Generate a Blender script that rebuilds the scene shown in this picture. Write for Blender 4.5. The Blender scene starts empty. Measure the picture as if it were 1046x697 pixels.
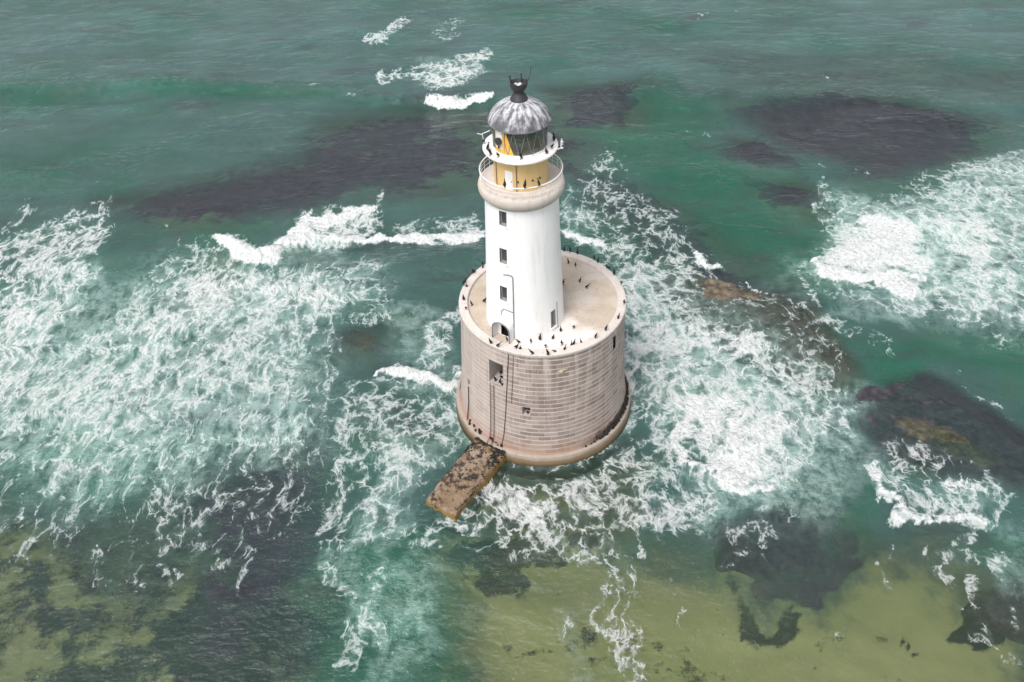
import bpy, bmesh, math, random
import numpy as np
from mathutils import Matrix, Vector

random.seed(4)
R = math.radians
scene = bpy.context.scene
C = scene.collection

FOAM = [
    ('p', [(-78.43, 31.81), (-69.63, 36.66), (-65.72, 41.62), (-61.49, 36.23), (-57.85, 25.24), (-57.05, 14.44), (-56.4, 2.99), (-60.75, -1.14)], 3, 0.6),
    ('e', -63.82, 14.72, 0.05285, 0.01475, 0.03446, 0.74, 0.6),
    ('e', -67.31, 20.54, 0.08879, 0.02306, 0.05358, 0.7, 0.6),
    ('e', -75.67, 34.52, 0.5063, 0.2652, 0.3002, 0.45, 0.6),
    ('e', -75.68, 35.33, 0.5007, 0.2609, 0.2937, 0.45, 0.6),
    ('e', -75.69, 36.14, 0.4952, 0.2567, 0.2872, 0.45, 0.6),
    ('e', -75.7, 36.96, 0.4898, 0.2524, 0.2808, 0.45, 0.6),
    ('e', -75.71, 37.8, 0.4843, 0.2483, 0.2746, 0.45, 0.6),
    ('e', -75.73, 38.64, 0.4789, 0.2442, 0.2685, 0.45, 0.6),
    ('e', -75.74, 39.49, 0.4736, 0.2401, 0.2624, 0.45, 0.6),
    ('e', -75.75, 40.35, 0.4682, 0.2361, 0.2565, 0.45, 0.6),
    ('e', -75.77, 41.22, 0.4629, 0.2321, 0.2507, 0.45, 0.6),
    ('e', -75.78, 42.1, 0.4576, 0.2281, 0.2449, 0.45, 0.6),
    ('e', -75.79, 43.0, 0.4524, 0.2242, 0.2393, 0.45, 0.6),
    ('e', -66.82, 33.58, 0.05502, -0.01349, 0.05304, 0.62, 0.6),
    ('p', [(-50.45, 22.8), (-47.73, 30.26), (-43.75, 32.86), (-36.9, 25.74), (-21.5, 24.99), (-19.15, 18.4), (-23.99, 13.08), (-23.41, 9.63), (-26.9, 1.96), (-33.37, 2.19), (-38.48, -1.87), (-45.27, -5.58), (-56.88, -6.49), (-63.62, 6.3), (-56.68, 10.93), (-52.17, 14.24)], 5, 0.5),
    ('e', -40.45, 21.33, 0.01324, -0.003256, 0.0318, 0.74, 0.6),
    ('e', -43.68, 13.89, 0.01824, -0.008096, 0.01782, 0.66, 0.6),
    ('e', -29.27, 18.85, 0.01149, 0.00348, 0.02651, 0.68, 0.6),
    ('e', -48.16, 4.2, 0.01131, -0.004319, 0.02555, 0.56, 0.6),
    ('e', -35.07, 8.43, 0.01047, -0.0008827, 0.02119, 0.53, 0.6),
    ('e', -54.33, -1.35, 0.0329, -0.0009199, 0.04404, 0.46, 0.6),
    ('p', [(-60.01, -2.52), (-45.33, -0.26), (-24.53, 6.43), (-20.01, -7.57), (-29.51, -8.5), (-38.46, -10.59), (-54.71, -12.4)], 7, 0.37),
    ('e', -33.37, 2.19, 0.4441, 0.1287, 0.2712, 0.42, 0.6),
    ('e', -33.27, 1.26, 0.4516, 0.1314, 0.2803, 0.42, 0.6),
    ('e', -33.16, 0.35, 0.4592, 0.1343, 0.2895, 0.42, 0.6),
    ('e', -33.06, -0.54, 0.4668, 0.1371, 0.299, 0.42, 0.6),
    ('e', -32.96, -1.43, 0.4745, 0.14, 0.3087, 0.42, 0.6),
    ('e', -32.86, -2.29, 0.4823, 0.143, 0.3186, 0.42, 0.6),
    ('e', -32.76, -3.15, 0.4901, 0.146, 0.3288, 0.42, 0.6),
    ('e', -32.67, -3.99, 0.498, 0.149, 0.3393, 0.42, 0.6),
    ('e', -32.57, -4.81, 0.5059, 0.152, 0.3499, 0.42, 0.6),
    ('e', -32.48, -5.62, 0.5139, 0.1551, 0.3609, 0.42, 0.6),
    ('e', -32.39, -6.42, 0.522, 0.1583, 0.372, 0.42, 0.6),
    ('e', -32.3, -7.21, 0.5301, 0.1615, 0.3835, 0.42, 0.6),
    ('e', -32.18, -7.95, 0.5379, 0.1643, 0.3944, 0.42, 0.6),
    ('e', -32.07, -8.67, 0.5457, 0.1673, 0.4056, 0.42, 0.6),
    ('e', -31.96, -9.38, 0.5536, 0.1702, 0.4171, 0.42, 0.6),
    ('e', -31.86, -10.08, 0.5615, 0.1732, 0.4287, 0.42, 0.6),
    ('e', -31.75, -10.77, 0.5694, 0.1762, 0.4406, 0.42, 0.6),
    ('e', -31.65, -11.46, 0.5775, 0.1793, 0.4528, 0.42, 0.6),
    ('e', -31.54, -12.13, 0.5856, 0.1823, 0.4652, 0.42, 0.6),
    ('e', -31.44, -12.79, 0.5937, 0.1855, 0.4779, 0.42, 0.6),
    ('e', -31.34, -13.45, 0.6019, 0.1886, 0.4908, 0.42, 0.6),
    ('e', -31.24, -14.09, 0.6102, 0.1918, 0.504, 0.42, 0.6),
    ('e', -30.95, -14.78, 0.6193, 0.194, 0.5178, 0.42, 0.6),
    ('e', -30.66, -15.45, 0.6284, 0.1963, 0.5318, 0.42, 0.6),
    ('e', -30.38, -16.12, 0.6377, 0.1985, 0.5462, 0.42, 0.6),
    ('e', -30.1, -16.78, 0.647, 0.2008, 0.5609, 0.42, 0.6),
    ('e', -29.82, -17.42, 0.6564, 0.203, 0.5759, 0.42, 0.6),
    ('e', -29.55, -18.06, 0.6658, 0.2053, 0.5912, 0.42, 0.6),
    ('e', -29.28, -18.69, 0.6753, 0.2075, 0.6068, 0.42, 0.6),
    ('e', -27.55, 4.98, 0.5787, 0.1338, 0.3199, 0.42, 0.6),
    ('e', -27.36, 4.13, 0.5876, 0.1358, 0.3293, 0.42, 0.6),
    ('e', -27.18, 3.28, 0.5965, 0.1379, 0.339, 0.42, 0.6),
    ('e', -27.01, 2.46, 0.6055, 0.14, 0.3488, 0.42, 0.6),
    ('e', -26.83, 1.64, 0.6146, 0.1421, 0.3588, 0.42, 0.6),
    ('e', -26.66, 0.83, 0.6237, 0.1443, 0.3691, 0.42, 0.6),
    ('e', -26.49, 0.04, 0.6329, 0.1464, 0.3796, 0.42, 0.6),
    ('e', -26.33, -0.74, 0.6422, 0.1486, 0.3903, 0.42, 0.6),
    ('e', -26.16, -1.51, 0.6516, 0.1507, 0.4013, 0.42, 0.6),
    ('e', -26.0, -2.27, 0.661, 0.1529, 0.4124, 0.42, 0.6),
    ('e', -25.97, -2.99, 0.67, 0.1558, 0.4238, 0.42, 0.6),
    ('e', -25.93, -3.7, 0.6791, 0.1587, 0.4353, 0.42, 0.6),
    ('e', -25.9, -4.41, 0.6883, 0.1616, 0.4471, 0.42, 0.6),
    ('e', -25.86, -5.1, 0.6975, 0.1646, 0.4591, 0.42, 0.6),
    ('e', -25.83, -5.78, 0.7068, 0.1675, 0.4714, 0.42, 0.6),
    ('e', -25.79, -6.46, 0.7162, 0.1706, 0.4839, 0.42, 0.6),
    ('e', -25.76, -7.12, 0.7256, 0.1736, 0.4966, 0.42, 0.6),
    ('e', -25.73, -7.78, 0.7351, 0.1767, 0.5096, 0.42, 0.6),
    ('e', -25.7, -8.43, 0.7446, 0.1799, 0.5229, 0.42, 0.6),
    ('e', -25.66, -9.07, 0.7542, 0.183, 0.5364, 0.42, 0.6),
    ('e', -25.63, -9.7, 0.7639, 0.1862, 0.5502, 0.42, 0.6),
    ('e', -25.6, -10.33, 0.7736, 0.1895, 0.5642, 0.42, 0.6),
    ('e', -25.57, -10.94, 0.7834, 0.1928, 0.5785, 0.42, 0.6),
    ('e', -38.94, -0.48, 0.6307, 0.2197, 0.4267, 0.36, 0.6),
    ('e', -38.81, -1.22, 0.6395, 0.2236, 0.4382, 0.36, 0.6),
    ('e', -38.69, -1.96, 0.6484, 0.2274, 0.45, 0.36, 0.6),
    ('e', -38.56, -2.69, 0.6573, 0.2313, 0.462, 0.36, 0.6),
    ('e', -38.44, -3.41, 0.6663, 0.2352, 0.4742, 0.36, 0.6),
    ('e', -38.32, -4.12, 0.6753, 0.2392, 0.4866, 0.36, 0.6),
    ('e', -38.2, -4.82, 0.6845, 0.2432, 0.4993, 0.36, 0.6),
    ('e', -38.09, -5.51, 0.6936, 0.2472, 0.5123, 0.36, 0.6),
    ('e', -37.97, -6.19, 0.7029, 0.2513, 0.5255, 0.36, 0.6),
    ('e', -37.86, -6.86, 0.7122, 0.2555, 0.539, 0.36, 0.6),
    ('e', -37.75, -7.52, 0.7215, 0.2597, 0.5527, 0.36, 0.6),
    ('e', -37.64, -8.18, 0.7309, 0.2639, 0.5667, 0.36, 0.6),
    ('e', -37.53, -8.82, 0.7404, 0.2681, 0.5809, 0.36, 0.6),
    ('e', -37.42, -9.46, 0.75, 0.2724, 0.5955, 0.36, 0.6),
    ('e', -37.16, -10.09, 0.7598, 0.2757, 0.6096, 0.36, 0.6),
    ('e', -36.91, -10.72, 0.7696, 0.279, 0.6239, 0.36, 0.6),
    ('e', -36.66, -11.34, 0.7795, 0.2823, 0.6386, 0.36, 0.6),
    ('e', -36.42, -11.95, 0.7895, 0.2856, 0.6535, 0.36, 0.6),
    ('e', -36.18, -12.55, 0.7996, 0.2889, 0.6686, 0.36, 0.6),
    ('e', -35.94, -13.14, 0.8097, 0.2923, 0.6841, 0.36, 0.6),
    ('e', -35.7, -13.73, 0.8198, 0.2956, 0.6998, 0.36, 0.6),
    ('e', -35.47, -14.31, 0.8301, 0.299, 0.7157, 0.36, 0.6),
    ('e', -35.24, -14.88, 0.8404, 0.3024, 0.732, 0.36, 0.6),
    ('e', -35.01, -15.45, 0.8508, 0.3058, 0.7485, 0.36, 0.6),
    ('e', -34.78, -16.01, 0.8612, 0.3092, 0.7654, 0.36, 0.6),
    ('e', -34.56, -16.56, 0.8717, 0.3126, 0.7825, 0.36, 0.6),
    ('e', -34.34, -17.1, 0.8822, 0.3161, 0.7999, 0.36, 0.6),
    ('e', -34.08, -17.68, 0.8935, 0.3195, 0.8185, 0.36, 0.6),
    ('e', -33.83, -18.24, 0.9049, 0.3229, 0.8375, 0.36, 0.6),
    ('e', -33.58, -18.8, 0.9164, 0.3263, 0.8569, 0.36, 0.6),
    ('e', -33.33, -19.35, 0.9279, 0.3297, 0.8765, 0.36, 0.6),
    ('e', -33.09, -19.9, 0.9395, 0.3332, 0.8965, 0.36, 0.6),
    ('e', -32.85, -20.43, 0.9512, 0.3366, 0.9169, 0.36, 0.6),
    ('e', -32.61, -20.96, 0.963, 0.3401, 0.9376, 0.36, 0.6),
    ('e', -42.72, -4.38, 0.4963, 0.1973, 0.376, 0.4, 0.6),
    ('e', -42.54, -5.2, 0.5042, 0.2011, 0.3875, 0.4, 0.6),
    ('e', -42.37, -6.01, 0.5122, 0.205, 0.3991, 0.4, 0.6),
    ('e', -42.2, -6.81, 0.5202, 0.2089, 0.4111, 0.4, 0.6),
    ('e', -42.03, -7.59, 0.5283, 0.2129, 0.4233, 0.4, 0.6),
    ('e', -41.87, -8.37, 0.5364, 0.2169, 0.4358, 0.4, 0.6),
    ('e', -41.71, -9.13, 0.5447, 0.2209, 0.4486, 0.4, 0.6),
    ('e', -41.55, -9.88, 0.5529, 0.225, 0.4617, 0.4, 0.6),
    ('e', -41.4, -10.61, 0.5613, 0.2292, 0.475, 0.4, 0.6),
    ('e', -41.24, -11.34, 0.5697, 0.2334, 0.4886, 0.4, 0.6),
    ('e', -41.09, -12.06, 0.5782, 0.2376, 0.5026, 0.4, 0.6),
    ('e', -40.94, -12.76, 0.5867, 0.2419, 0.5168, 0.4, 0.6),
    ('e', -22.83, 9.6, 0.537, 0.09793, 0.2646, 0.36, 0.6),
    ('e', -22.77, 8.71, 0.5452, 0.09985, 0.2727, 0.36, 0.6),
    ('e', -22.71, 7.83, 0.5535, 0.1018, 0.2809, 0.36, 0.6),
    ('e', -22.66, 6.97, 0.5618, 0.1038, 0.2894, 0.36, 0.6),
    ('e', -22.6, 6.11, 0.5702, 0.1058, 0.298, 0.36, 0.6),
    ('e', -22.54, 5.27, 0.5787, 0.1078, 0.3068, 0.36, 0.6),
    ('e', -22.49, 4.44, 0.5872, 0.1098, 0.3159, 0.36, 0.6),
    ('e', -22.43, 3.63, 0.5958, 0.1119, 0.3251, 0.36, 0.6),
    ('e', -22.38, 2.82, 0.6044, 0.114, 0.3345, 0.36, 0.6),
    ('e', -22.33, 2.03, 0.6131, 0.1161, 0.3441, 0.36, 0.6),
    ('e', -22.27, 1.25, 0.6219, 0.1183, 0.3539, 0.36, 0.6),
    ('e', -22.22, 0.48, 0.6307, 0.1204, 0.364, 0.36, 0.6),
    ('e', -22.17, -0.28, 0.6396, 0.1226, 0.3742, 0.36, 0.6),
    ('e', -22.12, -1.03, 0.6486, 0.1248, 0.3847, 0.36, 0.6),
    ('e', -48.78, -6.73, 0.5156, 0.2405, 0.4371, 0.42, 0.6),
    ('e', -48.69, -7.41, 0.5225, 0.2449, 0.4486, 0.42, 0.6),
    ('e', -48.61, -8.09, 0.5295, 0.2493, 0.4604, 0.42, 0.6),
    ('e', -48.52, -8.75, 0.5365, 0.2538, 0.4723, 0.42, 0.6),
    ('e', -48.44, -9.41, 0.5436, 0.2583, 0.4845, 0.42, 0.6),
    ('e', -48.36, -10.06, 0.5507, 0.2629, 0.497, 0.42, 0.6),
    ('e', -48.27, -10.7, 0.5578, 0.2676, 0.5096, 0.42, 0.6),
    ('e', -48.19, -11.33, 0.565, 0.2722, 0.5225, 0.42, 0.6),
    ('e', -48.12, -11.96, 0.5723, 0.277, 0.5357, 0.42, 0.6),
    ('e', -48.04, -12.58, 0.5796, 0.2818, 0.5491, 0.42, 0.6),
    ('e', -47.76, -13.31, 0.5886, 0.2865, 0.5645, 0.42, 0.6),
    ('e', -47.48, -14.03, 0.5977, 0.2913, 0.5803, 0.42, 0.6),
    ('e', -47.21, -14.74, 0.6068, 0.2962, 0.5964, 0.42, 0.6),
    ('e', -46.94, -15.45, 0.616, 0.3011, 0.6129, 0.42, 0.6),
    ('e', -46.67, -16.14, 0.6253, 0.306, 0.6297, 0.42, 0.6),
    ('e', -46.41, -16.82, 0.6346, 0.311, 0.6469, 0.42, 0.6),
    ('p', [(-60.96, -6.37), (-22.67, -3.71), (-20.45, -13.3), (-27.75, -15.23), (-55.16, -16.61)], 14, 0.33),
    ('e', -36.13, -17.06, 1.979, 0.7477, 1.823, 0.32, 0.6),
    ('e', -36.08, -17.42, 1.995, 0.7554, 1.851, 0.32, 0.6),
    ('e', -36.03, -17.78, 2.01, 0.7631, 1.88, 0.32, 0.6),
    ('e', -35.99, -18.14, 2.026, 0.7709, 1.909, 0.32, 0.6),
    ('e', -35.94, -18.5, 2.042, 0.7788, 1.939, 0.32, 0.6),
    ('e', -35.89, -18.85, 2.058, 0.7867, 1.968, 0.32, 0.6),
    ('e', -35.84, -19.2, 2.074, 0.7946, 1.998, 0.32, 0.6),
    ('e', -35.79, -19.54, 2.09, 0.8026, 2.029, 0.32, 0.6),
    ('e', -35.75, -19.89, 2.106, 0.8106, 2.06, 0.32, 0.6),
    ('e', -35.7, -20.23, 2.122, 0.8187, 2.091, 0.32, 0.6),
    ('e', -35.65, -20.56, 2.139, 0.8269, 2.122, 0.32, 0.6),
    ('e', -35.61, -20.9, 2.155, 0.8351, 2.154, 0.32, 0.6),
    ('e', -27.66, -17.26, 1.587, 0.4522, 1.363, 0.36, 0.6),
    ('e', -27.51, -17.68, 1.602, 0.4557, 1.387, 0.36, 0.6),
    ('e', -27.36, -18.09, 1.617, 0.4592, 1.411, 0.36, 0.6),
    ('e', -27.22, -18.5, 1.631, 0.4628, 1.436, 0.36, 0.6),
    ('e', -27.08, -18.9, 1.646, 0.4663, 1.46, 0.36, 0.6),
    ('e', -26.94, -19.3, 1.661, 0.4698, 1.485, 0.36, 0.6),
    ('e', -26.79, -19.7, 1.676, 0.4734, 1.511, 0.36, 0.6),
    ('e', -26.66, -20.09, 1.692, 0.4769, 1.537, 0.36, 0.6),
    ('e', -26.52, -20.48, 1.707, 0.4805, 1.563, 0.36, 0.6),
    ('e', -26.38, -20.87, 1.722, 0.4841, 1.589, 0.36, 0.6),
    ('e', -26.24, -21.25, 1.738, 0.4876, 1.616, 0.36, 0.6),
    ('e', -26.11, -21.63, 1.753, 0.4912, 1.643, 0.36, 0.6),
    ('e', -25.98, -22.01, 1.768, 0.4948, 1.67, 0.36, 0.6),
    ('e', -24.15, -10.98, 1.767, 0.409, 1.293, 0.33, 0.6),
    ('e', -24.08, -11.38, 1.782, 0.4126, 1.314, 0.33, 0.6),
    ('e', -24.0, -11.78, 1.796, 0.4162, 1.335, 0.33, 0.6),
    ('e', -23.93, -12.17, 1.811, 0.4198, 1.356, 0.33, 0.6),
    ('e', -23.86, -12.57, 1.826, 0.4235, 1.378, 0.33, 0.6),
    ('e', -23.78, -12.95, 1.841, 0.4272, 1.4, 0.33, 0.6),
    ('e', -23.71, -13.34, 1.856, 0.4308, 1.422, 0.33, 0.6),
    ('e', -23.64, -13.72, 1.871, 0.4345, 1.445, 0.33, 0.6),
    ('e', -23.57, -14.1, 1.886, 0.4383, 1.467, 0.33, 0.6),
    ('e', -23.5, -14.48, 1.901, 0.442, 1.49, 0.33, 0.6),
    ('e', -23.43, -14.85, 1.917, 0.4457, 1.514, 0.33, 0.6),
    ('e', -23.37, -15.22, 1.932, 0.4495, 1.537, 0.33, 0.6),
    ('e', -23.3, -15.58, 1.947, 0.4533, 1.561, 0.33, 0.6),
    ('e', -23.23, -15.95, 1.963, 0.4571, 1.585, 0.33, 0.6),
    ('e', -23.16, -16.31, 1.978, 0.4609, 1.61, 0.33, 0.6),
    ('e', -23.1, -16.67, 1.994, 0.4647, 1.635, 0.33, 0.6),
    ('e', -23.03, -17.02, 2.01, 0.4686, 1.66, 0.33, 0.6),
    ('e', -22.97, -17.38, 2.025, 0.4724, 1.685, 0.33, 0.6),
    ('e', -40.63, -16.96, 0.8726, 0.3726, 0.8386, 0.3, 0.6),
    ('e', -40.31, -17.46, 0.8825, 0.3757, 0.8549, 0.3, 0.6),
    ('e', -40.0, -17.96, 0.8924, 0.3788, 0.8714, 0.3, 0.6),
    ('e', -39.69, -18.45, 0.9025, 0.3819, 0.8881, 0.3, 0.6),
    ('e', -39.38, -18.94, 0.9125, 0.3851, 0.9051, 0.3, 0.6),
    ('e', -39.08, -19.43, 0.9227, 0.3882, 0.9224, 0.3, 0.6),
    ('e', -38.78, -19.9, 0.9329, 0.3913, 0.94, 0.3, 0.6),
    ('e', -38.48, -20.38, 0.9431, 0.3944, 0.9578, 0.3, 0.6),
    ('e', -38.19, -20.84, 0.9534, 0.3975, 0.9758, 0.3, 0.6),
    ('e', -32.55, -17.15, 2.601, 0.8808, 2.322, 0.34, 0.6),
    ('e', -32.43, -17.46, 2.619, 0.8861, 2.352, 0.34, 0.6),
    ('e', -32.3, -17.77, 2.637, 0.8915, 2.382, 0.34, 0.6),
    ('e', -32.17, -18.08, 2.656, 0.8968, 2.413, 0.34, 0.6),
    ('e', -32.05, -18.39, 2.674, 0.9022, 2.443, 0.34, 0.6),
    ('e', -31.92, -18.69, 2.692, 0.9075, 2.474, 0.34, 0.6),
    ('e', -31.8, -18.99, 2.711, 0.9129, 2.506, 0.34, 0.6),
    ('e', -31.68, -19.3, 2.729, 0.9182, 2.537, 0.34, 0.6),
    ('e', -31.56, -19.59, 2.748, 0.9236, 2.569, 0.34, 0.6),
    ('e', -31.44, -19.89, 2.767, 0.929, 2.601, 0.34, 0.6),
    ('e', -31.32, -20.19, 2.785, 0.9344, 2.634, 0.34, 0.6),
    ('e', -31.2, -20.48, 2.804, 0.9398, 2.667, 0.34, 0.6),
    ('e', -31.08, -20.77, 2.823, 0.9452, 2.7, 0.34, 0.6),
    ('e', -30.96, -21.06, 2.842, 0.9506, 2.733, 0.34, 0.6),
    ('e', -30.84, -21.34, 2.861, 0.9561, 2.767, 0.34, 0.6),
    ('e', -30.73, -21.63, 2.88, 0.9615, 2.801, 0.34, 0.6),
    ('e', -30.61, -21.91, 2.899, 0.9669, 2.836, 0.34, 0.6),
    ('e', -47.39, -2.92, 0.3678, 0.1607, 0.2851, 0.36, 0.6),
    ('e', -47.22, -3.81, 0.374, 0.1641, 0.2944, 0.36, 0.6),
    ('e', -47.06, -4.68, 0.3803, 0.1676, 0.3038, 0.36, 0.6),
    ('e', -46.9, -5.53, 0.3866, 0.1712, 0.3135, 0.36, 0.6),
    ('e', -46.74, -6.37, 0.393, 0.1748, 0.3234, 0.36, 0.6),
    ('e', -46.59, -7.2, 0.3994, 0.1784, 0.3335, 0.36, 0.6),
    ('e', -46.43, -8.02, 0.4058, 0.1821, 0.3439, 0.36, 0.6),
    ('e', -46.28, -8.82, 0.4123, 0.1858, 0.3545, 0.36, 0.6),
    ('e', -46.14, -9.61, 0.4189, 0.1896, 0.3654, 0.36, 0.6),
    ('e', -45.99, -10.38, 0.4255, 0.1934, 0.3765, 0.36, 0.6),
    ('e', -45.85, -11.15, 0.4322, 0.1973, 0.3878, 0.36, 0.6),
    ('e', -45.71, -11.9, 0.4389, 0.2013, 0.3995, 0.36, 0.6),
    ('e', -45.57, -12.64, 0.4456, 0.2052, 0.4113, 0.36, 0.6),
    ('e', -45.43, -13.37, 0.4524, 0.2093, 0.4235, 0.36, 0.6),
    ('e', -45.3, -14.09, 0.4593, 0.2133, 0.4359, 0.36, 0.6),
    ('e', -45.17, -14.8, 0.4662, 0.2175, 0.4486, 0.36, 0.6),
    ('e', -29.44, -0.79, 1.139, 0.2968, 0.7103, 0.36, 0.6),
    ('e', -29.48, -1.31, 1.15, 0.3014, 0.7243, 0.36, 0.6),
    ('e', -29.51, -1.82, 1.161, 0.306, 0.7384, 0.36, 0.6),
    ('e', -29.55, -2.32, 1.172, 0.3107, 0.7528, 0.36, 0.6),
    ('e', -29.59, -2.82, 1.183, 0.3154, 0.7674, 0.36, 0.6),
    ('e', -29.62, -3.32, 1.194, 0.3202, 0.7822, 0.36, 0.6),
    ('e', -29.66, -3.81, 1.205, 0.325, 0.7972, 0.36, 0.6),
    ('e', -29.69, -4.3, 1.216, 0.3299, 0.8124, 0.36, 0.6),
    ('e', -29.73, -4.78, 1.227, 0.3348, 0.8279, 0.36, 0.6),
    ('e', -29.76, -5.26, 1.239, 0.3398, 0.8435, 0.36, 0.6),
    ('e', -29.8, -5.73, 1.25, 0.3448, 0.8594, 0.36, 0.6),
    ('e', -29.83, -6.2, 1.261, 0.3499, 0.8755, 0.36, 0.6),
    ('e', -29.86, -6.67, 1.273, 0.355, 0.8919, 0.36, 0.6),
    ('e', -29.9, -7.13, 1.284, 0.3602, 0.9084, 0.36, 0.6),
    ('e', -29.93, -7.59, 1.296, 0.3654, 0.9252, 0.36, 0.6),
    ('e', -29.96, -8.04, 1.307, 0.3706, 0.9422, 0.36, 0.6),
    ('e', -29.99, -8.49, 1.319, 0.3759, 0.9595, 0.36, 0.6),
    ('e', -29.85, -8.97, 1.332, 0.3794, 0.9771, 0.36, 0.6),
    ('e', -29.71, -9.44, 1.345, 0.3829, 0.995, 0.36, 0.6),
    ('e', -29.57, -9.91, 1.358, 0.3864, 1.013, 0.36, 0.6),
    ('e', -29.43, -10.38, 1.371, 0.3899, 1.031, 0.36, 0.6),
    ('e', -29.3, -10.84, 1.384, 0.3934, 1.05, 0.36, 0.6),
    ('e', -29.16, -11.3, 1.397, 0.3969, 1.069, 0.36, 0.6),
    ('e', -29.03, -11.75, 1.41, 0.4005, 1.088, 0.36, 0.6),
    ('e', -28.9, -12.2, 1.423, 0.4041, 1.107, 0.36, 0.6),
    ('e', -28.76, -12.64, 1.437, 0.4076, 1.127, 0.36, 0.6),
    ('e', -28.63, -13.08, 1.45, 0.4112, 1.147, 0.36, 0.6),
    ('e', -28.5, -13.52, 1.464, 0.4148, 1.167, 0.36, 0.6),
    ('e', -28.38, -13.95, 1.477, 0.4184, 1.188, 0.36, 0.6),
    ('e', -28.25, -14.38, 1.491, 0.422, 1.208, 0.36, 0.6),
    ('e', -28.12, -14.8, 1.504, 0.4257, 1.229, 0.36, 0.6),
    ('e', -28.0, -15.22, 1.518, 0.4293, 1.251, 0.36, 0.6),
    ('e', -27.87, -15.64, 1.532, 0.433, 1.272, 0.36, 0.6),
    ('e', -27.75, -16.05, 1.546, 0.4366, 1.294, 0.36, 0.6),
    ('e', -27.63, -16.46, 1.56, 0.4403, 1.316, 0.36, 0.6),
    ('e', -27.51, -16.87, 1.574, 0.444, 1.339, 0.36, 0.6),
    ('e', -27.39, -17.27, 1.588, 0.4477, 1.361, 0.36, 0.6),
    ('e', -43.76, 30.52, 0.6779, 0.2087, 0.2902, 1.3, 0.75),
    ('e', -42.82, 30.06, 0.576, 0.174, 0.2457, 1.3, 0.75),
    ('e', -41.88, 29.6, 0.4959, 0.1469, 0.2109, 1.3, 0.75),
    ('e', -40.95, 29.15, 0.4319, 0.1254, 0.1831, 1.3, 0.75),
    ('e', -40.03, 28.7, 0.3799, 0.1081, 0.1606, 1.3, 0.75),
    ('e', -39.12, 28.25, 0.337, 0.09391, 0.1421, 1.3, 0.75),
    ('e', -38.28, 28.02, 0.3298, 0.09004, 0.1383, 1.3, 0.75),
    ('e', -37.46, 27.8, 0.3229, 0.08632, 0.1348, 1.3, 0.75),
    ('e', -36.63, 27.57, 0.3162, 0.08274, 0.1314, 1.3, 0.75),
    ('e', -35.81, 27.35, 0.3098, 0.0793, 0.1281, 1.3, 0.75),
    ('e', -34.99, 27.13, 0.3036, 0.07599, 0.125, 1.3, 0.75),
    ('e', -34.17, 26.9, 0.2975, 0.0728, 0.122, 1.3, 0.75),
    ('e', -34.38, 27.79, 0.4757, 0.1163, 0.1928, 1.15, 0.75),
    ('e', -34.01, 28.39, 0.5177, 0.1247, 0.2073, 1.15, 0.75),
    ('e', -33.65, 28.99, 0.566, 0.1343, 0.224, 1.15, 0.75),
    ('e', -33.28, 29.59, 0.6219, 0.1453, 0.2431, 1.15, 0.75),
    ('e', -32.91, 30.2, 0.6871, 0.1579, 0.2653, 1.15, 0.75),
    ('e', -32.45, 30.38, 0.7254, 0.1641, 0.2782, 1.15, 0.75),
    ('e', -31.98, 30.56, 0.767, 0.1707, 0.2922, 1.15, 0.75),
    ('e', -31.51, 30.74, 0.8124, 0.1778, 0.3075, 1.15, 0.75),
    ('e', -31.04, 30.91, 0.8621, 0.1856, 0.3241, 1.15, 0.75),
    ('e', -30.57, 31.09, 0.9167, 0.194, 0.3423, 1.15, 0.75),
    ('e', -30.1, 31.27, 0.9767, 0.2031, 0.3624, 1.15, 0.75),
    ('e', -29.63, 31.45, 1.043, 0.2131, 0.3844, 1.15, 0.75),
    ('e', -29.15, 31.63, 1.116, 0.224, 0.4088, 1.15, 0.75),
    ('e', -28.71, 31.52, 1.159, 0.2291, 0.4238, 1.15, 0.75),
    ('e', -28.27, 31.41, 1.205, 0.2345, 0.4396, 1.15, 0.75),
    ('e', -27.83, 31.3, 1.253, 0.2401, 0.4563, 1.15, 0.75),
    ('e', -27.39, 31.19, 1.305, 0.246, 0.4741, 1.15, 0.75),
    ('e', -26.95, 31.08, 1.359, 0.2521, 0.4929, 1.15, 0.75),
    ('e', -26.51, 30.97, 1.417, 0.2585, 0.5128, 1.15, 0.75),
    ('e', -26.07, 30.86, 1.478, 0.2652, 0.5341, 1.15, 0.75),
    ('e', -25.63, 30.75, 1.543, 0.2722, 0.5567, 1.15, 0.75),
    ('e', -25.2, 30.64, 1.612, 0.2796, 0.5808, 1.15, 0.75),
    ('e', -24.76, 30.54, 1.687, 0.2874, 0.6065, 1.15, 0.75),
    ('e', -24.33, 30.43, 1.766, 0.2955, 0.634, 1.15, 0.75),
    ('e', -23.89, 30.32, 1.85, 0.3041, 0.6634, 1.15, 0.75),
    ('e', -23.46, 30.21, 1.941, 0.3131, 0.695, 1.15, 0.75),
    ('e', -23.03, 30.1, 2.039, 0.3227, 0.7288, 1.15, 0.75),
    ('e', -22.6, 29.99, 2.143, 0.3328, 0.7652, 1.15, 0.75),
    ('e', -22.16, 29.88, 2.256, 0.3435, 0.8045, 1.15, 0.75),
    ('e', -21.81, 29.85, 2.211, 0.331, 0.7869, 1.15, 0.75),
    ('e', -21.46, 29.82, 2.167, 0.3189, 0.7699, 1.15, 0.75),
    ('e', -21.1, 29.79, 2.125, 0.3073, 0.7534, 1.15, 0.75),
    ('e', -20.75, 29.76, 2.084, 0.296, 0.7375, 1.15, 0.75),
    ('e', -20.39, 29.73, 2.044, 0.2851, 0.7221, 1.15, 0.75),
    ('e', -20.04, 29.7, 2.005, 0.2746, 0.7072, 1.15, 0.75),
    ('e', -19.69, 29.67, 1.967, 0.2644, 0.6927, 1.15, 0.75),
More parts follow.
